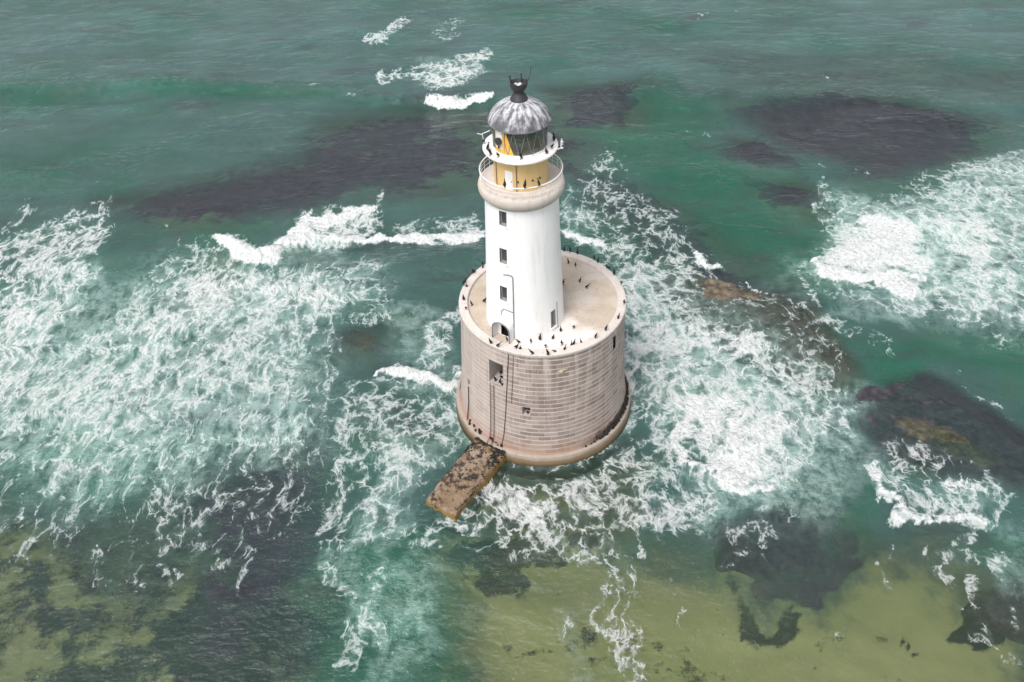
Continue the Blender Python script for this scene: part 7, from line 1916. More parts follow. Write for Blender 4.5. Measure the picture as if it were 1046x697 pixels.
GREEN = [
    ('p', [(-113.32, 86.09), (-72.33, 83.72), (-43.45, 79.72), (-21.16, 74.7), (-3.59, 72.56), (-3.59, 67.95), (-20.63, 69.2), (-42.21, 73.9), (-69.55, 75.96), (-107.37, 75.58)], 6, 0.55),
    ('e', -71.75, 59.29, 0.001465, 0.0008296, 0.00385, 0.3, 1),
    ('e', -62.37, 43.6, 0.01457, 0.001454, 0.01232, 0.6, 0.6),
    ('e', -43.26, 33.56, 0.01469, 0.005679, 0.0312, 0.7, 0.6),
    ('e', 24.28, 74.4, 0.03114, 0.002872, 0.007488, 0.8, 0.6),
    ('p', [(9.06, 57.2), (20.58, 72.68), (32.03, 69.84), (27.08, 52.77), (34.62, 40.66), (39.8, 30.36), (33.53, 17.96), (26.67, 24.35), (18.86, 38.93)], 6, 0.95),
    ('p', [(33.63, 10.71), (57.76, 8.05), (50.31, -6.01), (42.42, 2.43), (36.83, 4.13), (32.19, 2.8)], 5, 1.0),
    ('e', 25.29, 107.92, 0.01868, 0.008669, 0.008378, 0.5, 0.8),
    ('p', [(-11.56, -15.63), (-6.93, -20.61), (-8.0, -31.11), (-21.41, -30.9), (-21.6, -22.98), (-17.51, -17.5)], 6, 0.9),
    ('e', -20.57, -9.93, 0.1196, 0.007255, 0.01595, 0.5, 0.6),
    ('e', 6.19, -22.69, 0.04219, -0.004077, 0.03674, 0.25, 0.6),
    ('e', 28.32, -14.57, 0.3247, -0.1105, 0.06317, 0.7, 0.6),
    ('e', 38.54, -18.84, 0.04029, -0.01616, 0.1306, 0.6, 0.6),
    ('e', 13.16, -20.13, 0.1604, -0.02771, 0.1345, 0.4, 0.6),
    ('e', 12.34, -15.2, 0.08075, -0.01124, 0.1056, 0.3, 0.6),
    ('e', 4.98, 115.84, 0.002321, 0.001324, 0.01382, 0.4, 0.8),
    ('e', 69.61, 53.1, 0.02782, -0.009153, 0.05581, 0.3, 0.8),
    ('e', 22.77, -21.27, 0.04192, -0.00214, 0.4811, 0.4, 0.6),
    ('e', -42.75, -6.91, 0.004538, -0.001026, 0.01594, 0.4, 1),
]
OLIVE = [
    ('p', [(-7.73, -21.5), (11.42, -20.56), (23.52, -21.46), (27.12, -18.08), (31.75, -19.15), (35.24, -22.43), (39.78, -25.9), (35.23, -34.49), (-7.13, -33.87)], 9, 1),
    ('p', [(-56.05, -15.05), (-44.7, -15.84), (-35.08, -19.99), (-26.11, -24.6), (-23.66, -33.64), (-45.7, -33.32)], 8, 0.55),
    ('e', -40.75, 22.36, 0.04214, 0.008968, 0.0205, 0.7, 0.6),
    ('p', [(-7.37, -9.14), (8.11, -5.95), (7.19, -14.02), (3.91, -20.85), (-7.73, -21.5)], 4, 0.55),
]
CLEAR = [
    ('p', [(-7.77, -20.59), (11.5, -20.1), (23.86, -20.38), (27.62, -16.61), (31.94, -18.68), (35.64, -21.55), (40.21, -25.09), (35.23, -34.49), (-7.13, -33.87)], 9, 0.95),
    ('p', [(-57.59, -12.33), (-41.91, -13.82), (-34.39, -8.36), (-22.91, -2.37), (-18.82, -17.47), (-17.15, -33.73), (-45.7, -33.32)], 8, 0.78),
    ('p', [(30.76, -0.04), (36.56, 3.39), (40.9, 2.48), (44.46, -2.17), (49.35, -7.83), (45.81, -14.51), (39.66, -12.73), (31.63, -10.26), (29.96, -4.08)], 2, 0.9),
    ('p', [(15.56, -15.8), (21.48, -13.86), (26.24, -15.04), (25.29, -18.52), (23.17, -21.27), (14.81, -20.17)], 2, 0.85),
    ('p', [(35.24, -22.43), (42.01, -21.69), (39.36, -26.69), (34.48, -25.79)], 2, 0.8),
    ('p', [(15.77, 18.77), (22.53, 22.46), (27.89, 19.19), (33.58, 14.22), (33.71, 4.25), (29.82, -1.4), (25.21, 0.15), (16.91, 11.39)], 3, 0.9),
    ('e', -19.54, 8.81, 0.03294, -0.001725, 0.04461, 0.8, 0.8),
    ('p', [(-7.42, -7.95), (8.26, -4.68), (8.08, -14.04), (4.83, -19.94), (-6.97, -19.68)], 3, 0.85),
    ('p', [(-8.45, -15.71), (5.2, -16.05), (4.41, -24.37), (-8.0, -24.12)], 4, 0.75),
    ('p', [(-65.56, 40.55), (-39.54, 53.96), (-22.85, 56.06), (-20.71, 46.76), (-30.05, 36.53), (-48.49, 32.63)], 8, 0.95),
    ('p', [(33.35, 69.74), (60.34, 69.21), (74.05, 59.43), (68.97, 48.49), (48.71, 40.91), (36.07, 52.18)], 9, 0.95),
    ('p', [(1.7, 76.17), (19.74, 79.76), (18.07, 59.95), (2.82, 59.3)], 6, 0.9),
    ('p', [(7.97, 50.91), (18.86, 38.93), (33.53, 17.96), (28.09, 10.93), (17.84, 16.76), (7.71, 39.57)], 4, 0.6),
    ('e', 34.15, 49.23, 0.01325, 0.003868, 0.01658, 1, 0.8),
    ('e', 37.18, 36.34, 0.02389, 0.005798, 0.01629, 1, 0.8),
    ('p', [(-40.41, 50.93), (-35.71, 67.31), (-20.89, 71.91), (-6.99, 68.95), (9.31, 60.56), (8.12, 45.01), (-6.49, 43.09), (-20.81, 41.21)], 9, 0.9),
    ('p', [(28.08, 87.1), (67.25, 88.37), (91.0, 77.3), (85.11, 65.79), (37.34, 70.99)], 8, 0.5),
    ('e', -15.74, -2.6, 0.02692, 0.004241, 0.0352, 0.5, 0.8),
]
CAMERA_AXES = [(0.999425, -0.002742, -0.033793), (0.026707, 0.677699, 0.734854), (0.020887, -0.735334, 0.677383)]
CAMERA_PLACE = (-1.4526, -54.075, 58.1798)
FOCAL = 26.363

# ------------------------------------------------------------------ camera, sky, sun, exposure
cam_data = bpy.data.cameras.new('camera')
cam = bpy.data.objects.new('camera', cam_data)
C.objects.link(cam)
cam_data.sensor_width = 36
cam_data.lens = FOCAL
cam_data.clip_start = 0.5
cam_data.clip_end = 9000
ax, ay, az = CAMERA_AXES
cam.matrix_world = Matrix(((ax[0], ay[0], az[0], CAMERA_PLACE[0]),
                           (ax[1], ay[1], az[1], CAMERA_PLACE[1]),
                           (ax[2], ay[2], az[2], CAMERA_PLACE[2]), (0, 0, 0, 1)))
scene.camera = cam

SUN_EL, SUN_AZ = 58.0, 215.0      # azimuth clockwise from +y
world = bpy.data.worlds.new('World')
scene.world = world
world.use_nodes = True
wn = world.node_tree
wn.nodes.clear()
sky = wn.nodes.new('ShaderNodeTexSky')
sky.sky_type = 'NISHITA'
sky.sun_disc = False
sky.sun_elevation = R(SUN_EL)
sky.sun_rotation = R(SUN_AZ)
sky.dust_density = 4.0
sky.air_density = 1.0
sky.ozone_density = 1.0
grey = wn.nodes.new('ShaderNodeHueSaturation')
grey.inputs['Saturation'].default_value = 0.22
bgn = wn.nodes.new('ShaderNodeBackground')
bgn.inputs['Strength'].default_value = 0.13
won = wn.nodes.new('ShaderNodeOutputWorld')
wn.links.new(sky.outputs[0], grey.inputs['Color'])
wn.links.new(grey.outputs[0], bgn.inputs['Color'])
wn.links.new(bgn.outputs[0], won.inputs['Surface'])

sd = bpy.data.lights.new('sun', 'SUN')
sd.energy = 1.3
sd.angle = R(24)
sd.color = (1.0, 0.965, 0.92)
sun = bpy.data.objects.new('sun', sd)
C.objects.link(sun)
el, az_ = R(SUN_EL), R(SUN_AZ)
to_sun = Vector((math.sin(az_) * math.cos(el), math.cos(az_) * math.cos(el), math.sin(el)))
sun.rotation_euler = to_sun.to_track_quat('Z', 'Y').to_euler()
scene.view_settings.view_transform = 'Standard'
scene.view_settings.look = 'None'
scene.view_settings.gamma = 1
scene.view_settings.use_curve_mapping = False
scene.view_settings.exposure = 0.6
scene.cycles.transparent_max_bounces = 12
scene.cycles.max_bounces = 8
scene.cycles.adaptive_threshold = 0.025

# ------------------------------------------------------------------ node helpers
class NT:
    def __init__(self, name):
        self.m = bpy.data.materials.new(name)
        self.m.use_nodes = True
        self.t = self.m.node_tree
        self.t.nodes.clear()
        self.out = self.t.nodes.new('ShaderNodeOutputMaterial')
    def put(self, sock, v):
        if hasattr(v, 'is_output'):
            self.t.links.new(v, sock)
        elif isinstance(v, (tuple, list)) and sock.type == 'RGBA' and len(v) == 3:
            sock.default_value = (*v, 1)
        else:
            sock.default_value = v
    def n(self, kind, ins=None, out=0, **props):
        nd = self.t.nodes.new('ShaderNode' + kind)
        for k, v in props.items():
            setattr(nd, k, v)
        for k, v in (ins or {}).items():
            self.put(nd.inputs[k], v)
        return nd.outputs[out]
    def math(self, op, a, b=0.0, c=0.0, clamp=False):
        nd = self.t.nodes.new('ShaderNodeMath')
        nd.operation = op
        nd.use_clamp = clamp
        self.put(nd.inputs[0], a); self.put(nd.inputs[1], b); self.put(nd.inputs[2], c)
        return nd.outputs[0]
    def add(self, a, b): return self.math('ADD', a, b)
    def mul(self, a, b): return self.math('MULTIPLY', a, b)
    def sub(self, a, b): return self.math('SUBTRACT', a, b)
    def vmath(self, op, a, b):
        nd = self.t.nodes.new('ShaderNodeVectorMath')
        nd.operation = op
        self.put(nd.inputs[0], a)
        if op == 'SCALE': self.put(nd.inputs['Scale'], b)
        else: self.put(nd.inputs[1], b)
        return nd.outputs[0]
    def step(self, v, lo, hi, a=0.0, b=1.0):
        nd = self.t.nodes.new('ShaderNodeMapRange')
        nd.interpolation_type = 'SMOOTHSTEP'
        self.put(nd.inputs[0], v); self.put(nd.inputs[1], lo); self.put(nd.inputs[2], hi)
        self.put(nd.inputs[3], a); self.put(nd.inputs[4], b)
        return nd.outputs[0]
    def mix(self, f, a, b, mode='MIX'):
        nd = self.t.nodes.new('ShaderNodeMix')
        nd.data_type = 'RGBA'
        nd.blend_type = mode
        nd.clamp_factor = True
        self.put(nd.inputs[0], f); self.put(nd.inputs[6], a); self.put(nd.inputs[7], b)
        return nd.outputs[2]
    def fmix(self, f, a, b):
        nd = self.t.nodes.new('ShaderNodeMix')
        nd.data_type = 'FLOAT'
        self.put(nd.inputs[0], f); self.put(nd.inputs[2], a); self.put(nd.inputs[3], b)
        return nd.outputs[0]
    dims = '3D'
    def noise(self, vec, scale, detail=4.0, rough=0.55, out=0):
        return self.n('TexNoise', {'Vector': vec, 'Scale': scale, 'Detail': detail, 'Roughness': rough}, out, noise_dimensions=self.dims)
    def attr(self, name, out=2):
        return self.n('Attribute', None, out, attribute_name=name)
    def map(self, vec, scale=(1, 1, 1), loc=(0, 0, 0), rot=(0, 0, 0)):
        return self.n('Mapping', {'Vector': vec, 'Scale': scale, 'Location': loc, 'Rotation': rot})
    def bump(self, h, strength, dist, normal=None):
        ins = {'Height': h, 'Strength': strength, 'Distance': dist}
        if normal is not None: ins['Normal'] = normal
        return self.n('Bump', ins)
    def surface(self, s):
        self.t.links.new(s, self.out.inputs['Surface'])
        return self.m
    def obj(self): return self.n('TexCoord', None, 3)
    def uv(self): return self.n('TexCoord', None, 2)
    def princ(self, color, rough=0.7, normal=None, metal=0.0, spec=0.3):
        ins = {'Base Color': color, 'Roughness': rough, 'Metallic': metal, 'Specular IOR Level': spec}
        if normal is not None: ins['Normal'] = normal
        return self.n('BsdfPrincipled', ins)

# ------------------------------------------------------------------ numeric noise and shape fields
_rng = np.random.RandomState(7)
_tab = _rng.rand(256, 256)
def vnoise(x, y):
    xi = np.floor(x).astype(int); yi = np.floor(y).astype(int)
    fx = x - xi; fy = y - yi
    fx = fx * fx * fx * (fx * (fx * 6 - 15) + 10); fy = fy * fy * fy * (fy * (fy * 6 - 15) + 10)
    a = _tab[xi & 255, yi & 255]; b = _tab[(xi + 1) & 255, yi & 255]
    c = _tab[xi & 255, (yi + 1) & 255]; d = _tab[(xi + 1) & 255, (yi + 1) & 255]
    return (a + (b - a) * fx) * (1 - fy) + (c + (d - c) * fx) * fy
def fbm(x, y, s, o=4, g=0.5):
    v = 0; amp = 1; tot = 0
    for i in range(o):
        v = v + amp * vnoise(x * s + 17.3 * i, y * s - 9.1 * i); tot += amp
        amp *= g; s *= 2.03
    return v / tot
def smooth(t):
    t = np.clip(t, 0, 1)
    return t * t * (3 - 2 * t)
def poly_sd(x, y, pts):
    """signed distance to a polygon, positive inside"""
    d = np.full(x.shape, 1e9); ins = np.zeros(x.shape, bool)
    n = len(pts)
    for i in range(n):
        x0, y0 = pts[i]; x1, y1 = pts[(i + 1) % n]
        ex, ey = x1 - x0, y1 - y0
        t = np.clip(((x - x0) * ex + (y - y0) * ey) / (ex * ex + ey * ey), 0, 1)
        d = np.minimum(d, np.hypot(x - x0 - t * ex, y - y0 - t * ey))
        if y0 != y1:
            c = (y0 > y) != (y1 > y)
            ins ^= c & (x < ex * (y - y0) / ey + x0)
    return np.where(ins, d, -d)
def field(items, x, y):
    """largest of the soft ellipses and soft-edged polygons at each point"""
    v = np.zeros(x.shape)
    for it in items:
        if it[0] == 'e':
            _, cx, cy, a, b, c, amt, soft = it
            r = math.sqrt(1 / max(1e-9, 0.5 * (a + c) - math.sqrt(0.25 * (a - c) ** 2 + b * b)))
            k = np.nonzero((np.abs(x - cx) < r) & (np.abs(y - cy) < r))
            dx = x[k] - cx; dy = y[k] - cy
            d = np.sqrt(a * dx * dx + 2 * b * dx * dy + c * dy * dy)
            v[k] = np.maximum(v[k], amt * smooth((1 - d) / soft))
        else:
            _, pts, soft, amt = it
            p = np.array(pts); m = soft
            k = np.nonzero((x > p[:, 0].min() - m) & (x < p[:, 0].max() + m) & (y > p[:, 1].min() - m) & (y < p[:, 1].max() + m))
            sd_ = poly_sd(x[k], y[k], pts)
            v[k] = np.maximum(v[k], amt * smooth((sd_ + soft * .6) / (1.2 * soft)))
    return v

# ------------------------------------------------------------------ mesh helpers
class MB:
    """collects shapes and links them as one mesh object"""
    def __init__(self): self.v = []; self.f = []; self.uv = []; self.mi = []
    def face(self, idx, uv=None, mi=0):
        self.f.append(tuple(idx)); self.uv.append(uv); self.mi.append(mi)
    def box(self, c, s, rot=None):
        b = len(self.v)
        for dx in (-.5, .5):
            for dy in (-.5, .5):
                for dz in (-.5, .5):
                    p = Vector((dx * s[0], dy * s[1], dz * s[2]))
                    if rot is not None: p = rot @ p
                    self.v.append(tuple(p + Vector(c)))
        for q in ((0, 1, 3, 2), (4, 6, 7, 5), (0, 4, 5, 1), (2, 3, 7, 6), (0, 2, 6, 4), (1, 5, 7, 3)):
            self.face([b + i for i in q])
    def lathe(self, prof, c=(0, 0), n=64, a0=0.0, a1=2 * math.pi, cap0=False, cap1=False):
        """prof: (radius, z) pairs"""
        full = abs(a1 - a0 - 2 * math.pi) < 1e-6
        m = n if full else n + 1
        b = len(self.v)
        ln = [0.0]
        for i in range(1, len(prof)):
            ln.append(ln[-1] + math.hypot(prof[i][0] - prof[i - 1][0], prof[i][1] - prof[i - 1][1]))
        for r, z in prof:
            for k in range(m):
                t = a0 + (a1 - a0) * k / n
                self.v.append((c[0] + r * math.cos(t), c[1] + r * math.sin(t), z))
        rmax = max(p[0] for p in prof)
        for i in range(len(prof) - 1):
            for k in range(n):
                k2 = (k + 1) % m
                t0 = a0 + (a1 - a0) * k / n; t1 = a0 + (a1 - a0) * (k + 1) / n
                self.face([b + i * m + k, b + i * m + k2, b + (i + 1) * m + k2, b + (i + 1) * m + k],
                          [(t0 * rmax, ln[i]), (t1 * rmax, ln[i]), (t1 * rmax, ln[i + 1]), (t0 * rmax, ln[i + 1])])
        if cap0: self.face([b + k for k in range(m)][::-1])
        if cap1: self.face([b + (len(prof) - 1) * m + k for k in range(m)])
    def tube(self, pts, rad, n=8, closed=False):
        P = [Vector(p) for p in pts]
        rads = rad if isinstance(rad, (list, tuple)) else [rad] * len(P)
        b = len(self.v); up = None
        N = len(P)
        for i in range(N):
            if closed: d = P[(i + 1) % N] - P[i - 1]
            else: d = P[min(i + 1, N - 1)] - P[max(i - 1, 0)]
            d.normalize()
            if up is None:
                up = Vector((0, 0, 1)) if abs(d.z) < .9 else Vector((1, 0, 0))
            s = d.cross(up).normalized(); up = s.cross(d).normalized()
            for k in range(n):
                a = 2 * math.pi * k / n
                self.v.append(tuple(P[i] + (s * math.cos(a) + up * math.sin(a)) * rads[i]))
        for i in range(N if closed else N - 1):
            j = (i + 1) % N
            for k in range(n):
                k2 = (k + 1) % n
                self.face([b + i * n + k, b + i * n + k2, b + j * n + k2, b + j * n + k])
        if not closed:
            self.face([b + k for k in range(n)][::-1]); self.face([b + (N - 1) * n + k for k in range(n)])
    def ring(self, c, r, z, rad, n=72, m=6, a0=0, a1=2 * math.pi):
        full = abs(a1 - a0 - 2 * math.pi) < 1e-6
        pts = [(c[0] + r * math.cos(a0 + (a1 - a0) * k / n), c[1] + r * math.sin(a0 + (a1 - a0) * k / n), z) for k in range(n if full else n + 1)]
        self.tube(pts, rad, m, closed=full)
    def build(self, name, mats, parent=None, smooth_=True, angle=35):
        me = bpy.data.meshes.new(name)
        me.from_pydata(self.v, [], self.f)
        mats = mats if isinstance(mats, (list, tuple)) else [mats]
        for m in mats: me.materials.append(m)
        if any(self.uv):
            ul = me.uv_layers.new(name='UVMap')
            for p, uv in zip(me.polygons, self.uv):
                if uv:
                    for li, q in zip(p.loop_indices, uv): ul.data[li].uv = q
        for p, mi in zip(me.polygons, self.mi):
            p.use_smooth = smooth_; p.material_index = mi
        bm = bmesh.new(); bm.from_mesh(me)
        bmesh.ops.recalc_face_normals(bm, faces=bm.faces)
        bm.to_mesh(me); bm.free()
        if smooth_:
            try: me.set_sharp_from_angle(angle=R(angle))
            except Exception: pass
        o = bpy.data.objects.new(name, me)
        C.objects.link(o)
        if parent is not None: o.parent = parent
        return o
def tag(o, label=None, cat=None, group=None, kind=None):
    for k, v in (('label', label), ('category', cat), ('group', group), ('kind', kind)):
        if v: o[k] = v
    return o
def empty(name, loc=(0, 0, 0), rz=0.0):
    o = bpy.data.objects.new(name, None)
    C.objects.link(o); o.location = loc; o.rotation_euler = (0, 0, rz)
    o.empty_display_size = 0.5
    return o
def set_attr(me, name, arr, kind='FLOAT'):
    a = me.attributes.new(name, kind, 'POINT')
    if kind == 'FLOAT': a.data.foreach_set('value', np.ascontiguousarray(arr, np.float32).ravel())
    elif kind == 'FLOAT_VECTOR': a.data.foreach_set('vector', np.ascontiguousarray(arr, np.float32).ravel())
    else: a.data.foreach_set('color', np.ascontiguousarray(arr, np.float32).ravel())

def sheet(name, rows, cols, halfwidth):
    """a quad sheet, rows at given y, columns at s * halfwidth(y)"""
    Y, S = np.meshgrid(rows, cols, indexing='ij')
    X = S * halfwidth(Y) - 3.0
    return X, Y
def sheet_mesh(name, X, Y, Zz, mat):
    nr, nc = X.shape
    co = np.stack([X, Y, Zz], -1).reshape(-1, 3).astype(np.float32)
    i = np.arange(nr * nc).reshape(nr, nc)
    q = np.stack([i[:-1, :-1], i[:-1, 1:], i[1:, 1:], i[1:, :-1]], -1).reshape(-1, 4)
    me = bpy.data.meshes.new(name)
    me.vertices.add(len(co)); me.vertices.foreach_set('co', co.ravel())
    me.loops.add(q.size); me.loops.foreach_set('vertex_index', q.ravel().astype(np.int32))
    me.polygons.add(len(q))
    me.polygons.foreach_set('loop_start', (np.arange(len(q)) * 4).astype(np.int32))
    me.update(calc_edges=True)
    me.polygons.foreach_set('use_smooth', np.ones(len(q), bool))
    me.materials.append(mat)
    o = bpy.data.objects.new(name, me)
    C.objects.link(o)
    return o

# ------------------------------------------------------------------ sea and sea bed materials
def foam_cov(t, p, D):
    """lace of foam: fat threads at one size, broken into finer lace by the next three"""
    n1 = t.vmath('SUBTRACT', t.noise(p, .30, 2, .5, 1), (.5, .5, .5))
    q = t.vmath('ADD', p, t.vmath('SCALE', n1, 2.2))
    n2 = t.vmath('SUBTRACT', t.noise(p, 1.1, 5, .62, 1), (.5, .5, .5))
    q = t.vmath('ADD', q, t.vmath('SCALE', n2, .75))
    wisp = t.noise(q, 1.4, 8, .68)
    fb = t.noise(p, .16, 6, .62)
    big = t.sub(fb, .5)
    Dl = t.add(t.add(t.mul(D, .70), .06), t.mul(big, .78))
    acc = None
    for sc, w0, w1, fl in ((.27, .02, .50, .0), (.62, .03, .50, .10), (1.45, .05, .52, .20), (3.3, .07, .55, .36)):
        e = t.n('TexVoronoi', {'Vector': q, 'Scale': sc, 'Randomness': 1.0}, 0, feature='DISTANCE_TO_EDGE', voronoi_dimensions='2D')
        wv = t.noise(t.vmath('ADD', p, (sc * 40, 3, 0)), sc * .45, 3, .6)
        w = t.math('MAXIMUM', t.mul(t.add(t.mul(Dl, w1), t.add(w0, t.mul(t.sub(wv, .5), .55))), 1.0), .02)
        l_ = t.math('DIVIDE', 1.0, t.add(1.0, t.math('POWER', t.math('DIVIDE', e, w), 2.2)))
        l_ = t.add(t.mul(l_, 1 - fl), fl)
        acc = l_ if acc is None else t.mul(acc, l_)
    a = t.math('POWER', acc, .55)
    a = t.add(a, t.mul(t.sub(wisp, .5), .45))
    lo = t.sub(.50, t.mul(Dl, .44))
    cov = t.math('POWER', t.step(a, lo, t.add(lo, .56)), 1.15)
    veil = t.mul(t.step(a, t.sub(lo, .22), t.add(lo, .5)), t.step(D, .02, .3))
    return t.mul(cov, t.step(D, .02, .2)), veil, wisp

def sea_material():
    t = NT('sea_water')
    t.dims = '2D'
    pos = t.n('NewGeometry', None, 0)
    p = t.attr('flow', 1)
    D = t.attr('foam'); S = t.attr('streak'); milk = t.attr('milk'); opq = t.attr('murk')
    p = t.vmath('SCALE', p, 1.62)
    cov, veil, wisp = foam_cov(t, p, D)
    cov = t.mul(cov, t.step(D, .28, .96, .56, 1.0))
    solid = t.step(t.add(D, t.mul(t.sub(wisp, .5), 1.1)), .82, 1.12)
    cov = t.math('MAXIMUM', cov, solid, clamp=True)
    # water body
    tint = t.attr('tint', 0)
    cl = t.noise(t.map(pos, (.7, 1, 1)), .09, 5, .6)
    mot = t.noise(t.map(pos, (.45, 1, 1), (0, 0, 0), (0, 0, R(-24))), .16, 7, .68)
    tint = t.mix(t.mul(t.step(mot, .50, .70), .55), tint, (.05, .115, .082))
    tint = t.mix(t.mul(t.step(mot, .47, .30), .60), tint, (.050, .064, .074))
    body = t.mix(1.0, tint, t.mix(cl, (.62, .62, .62), (1.38, 1.38, 1.38)), 'MULTIPLY')
    mk = t.noise(p, .42, 9, .72)
    mkf = t.math('MINIMUM', t.add(t.mul(milk, t.step(mk, .30, .68, .1, 1.1)), t.mul(veil, .30)), 1.0)
    body = t.mix(t.mul(mkf, .85), body, (.48, .61, .57))
    op = t.math('MINIMUM', t.add(opq, t.mul(mkf, .9)), 1.0)
    # ripples
    rp = t.map(pos, (.5, 1.0, 1.0), (0, 0, 0), (0, 0, R(-26)))
    r1 = t.noise(rp, .75, 5, .6)
    r2 = t.noise(t.map(pos, (.6, 1, 1), (0, 0, 0), (0, 0, R(-34))), 2.4, 4, .6)
    calm = t.step(D, .1, .6, 1.0, .6)
    h = t.add(t.mul(r1, 1.0), t.mul(r2, .3))
    nb = t.bump(h, t.mul(calm, .75), .55)
    fb2 = t.noise(p, 1.1, 5, .72)
    nf = t.bump(fb2, .9, .7)
    dif = t.n('BsdfDiffuse', {'Color': body, 'Normal': nb})
    trn = t.n('BsdfTransparent', {'Color': (.85, .905, .90)})
    base = t.n('MixShader', {0: op, 1: trn, 2: dif})
    gl = t.n('BsdfGlossy', {'Color': (1, 1, 1), 'Roughness': .14, 'Normal': nb})
    fr = t.n('Fresnel', {'IOR': 1.33, 'Normal': nb})
    wat = t.n('MixShader', {0: t.mul(fr, .9), 1: base, 2: gl})
    fo = t.n('BsdfDiffuse', {'Color': t.mix(t.step(wisp, .32, .62), (.64, .68, .68), (.93, .93, .93)), 'Normal': nf})
    return t.surface(t.n('MixShader', {0: t.mul(cov, .97), 1: wat, 2: fo}))

def bed_material():
    t = NT('sea_bed')
    t.dims = '2D'
    pos = t.n('NewGeometry', None, 0)
    weed = t.attr('weed'); sand = t.attr('sand'); reef = t.attr('reef')
    n1 = t.sub(t.noise(t.map(pos, (.6, 1, 1)), .20, 8, .68), .5)
    n2 = t.sub(t.noise(pos, .55, 6, .62), .5)
    wv = t.add(weed, t.add(t.mul(n1, 1.5), t.mul(n2, .8)))
    w = t.step(wv, t.add(.30, t.mul(sand, .12)), t.sub(.78, t.mul(sand, .18)))
    grain = t.noise(pos, 1.3, 6, .7)
    base = t.mix(grain, (.06, .095, .075), (.13, .17, .115))
    sandc = t.mix(t.noise(pos, .12, 6, .6), (.215, .25, .10), (.355, .335, .17))
    col = t.mix(t.step(t.add(sand, t.mul(n2, .6)), .3, .7), base, sandc)
    wc = t.mix(t.noise(pos, .45, 6, .7), (.022, .015, .030), (.105, .068, .104))
    wg = t.mix(t.noise(pos, .45, 6, .7), (.018, .030, .026), (.048, .064, .050))
    wc = t.mix(t.step(t.add(sand, t.mul(n1, .6)), .2, .6), wc, wg)
    col = t.mix(w, col, wc)
    rc = t.mix(t.noise(pos, .7, 7, .7), (.035, .034, .03), (.20, .165, .095))
    col = t.mix(t.step(t.add(reef, t.mul(n1, 1.0)), .4, .7), col, rc)
    nb = t.bump(t.add(t.mul(grain, .5), w), .5, .4)
    return t.surface(t.n('BsdfDiffuse', {'Color': col, 'Normal': nb}))

# ------------------------------------------------------------------ the sea bed and the sea
def growth(start, step, stop, g):
    o = [start]
    while o[-1] < stop:
        o.append(o[-1] + step); step *= g
    return o
near = growth(-44.0, .20, 135.0, 1.0032)
far = growth(near[-1] + 1.0, 1.2, 4200.0, 1.16)
back = [-a for a in growth(44.3, .5, 500.0, 1.3)][::-1]
rows = np.array(back + near + far)
half = lambda y: 50 + .66 * np.clip(y + 36, 0, 400)
inner = np.linspace(-1, 1, 760)
outer = np.array(growth(1.02, .03, 40.0, 1.35))
cols = np.concatenate([-outer[::-1], inner, outer])

X, Y = sheet('sea', rows, cols, half)
shape2 = X.shape
inside = (np.abs(X + 3) < half(Y) * 1.25) & (Y > -60) & (Y < 175)
xw, yw = X[inside], Y[inside]
def warp(x, y, a, s, k):
    return x + a * 2 * (fbm(x + k, y, s, 3) - .5), y + a * 2 * (fbm(x, y + k + 40, s, 3) - .5)
xb_, yb_ = warp(xw, yw, 2.4, 1 / 9., 3.0)
xf_, yf_ = warp(xb_, yb_, 1.5, 1 / 2.2, 9.0)
def F(items, xx=xf_, yy=yf_):
    v = np.zeros(shape2); v[inside] = field(items, xx, yy); return v
foam = F(FOAM); milk = F(MILK, *warp(xf_, yf_, 7.0, 1 / 14., 31.0)); streak = F(STREAK); brk = F(BREAK); swell = F(SWELL)
xg_, yg_ = warp(xf_, yf_, 5.0, 1 / 16., 21.0)
green = F(GREEN, xg_, yg_); olive = F(OLIVE, xg_, yg_); clear = F(CLEAR, xb_, yb_)
# open water beyond what the photo shows still has some foam and mottling
rr = np.hypot(X, Y)
# foam round the foot of the drum
ring = smooth(1 - np.abs(np.hypot(X, Y) - 9.3) / 1.4)
foam = np.maximum(foam, ring * .42)
foam = np.maximum(foam, .62 * smooth(brk * 1.6))
milk = np.maximum(milk, ring * .25)

# flow: carry the pattern along an eddying current so that the foam lace is drawn out
fx, fy = X.copy(), Y.copy()
def psi(x, y):
    return fbm(x, y, 1 / 15., 2) * 15 * 1.0 + fbm(x + 50, y - 31, 1 / 5.5, 2) * 5.5 * .65
near_m = inside
px_, py_ = X[near_m].copy(), Y[near_m].copy()
for _ in range(3):
    e = .15
    vx = (psi(px_, py_ + e) - psi(px_, py_ - e)) / (2 * e)
    vy = -(psi(px_ + e, py_) - psi(px_ - e, py_)) / (2 * e)
    px_ = px_ - vx * .22; py_ = py_ - vy * .22
fx[near_m] = px_; fy[near_m] = py_
left = (streak > .5)
fy = np.where(left, fy * .68 + .13 * fx, fy * .84); fx = np.where(left, fx * 1.08, fx)

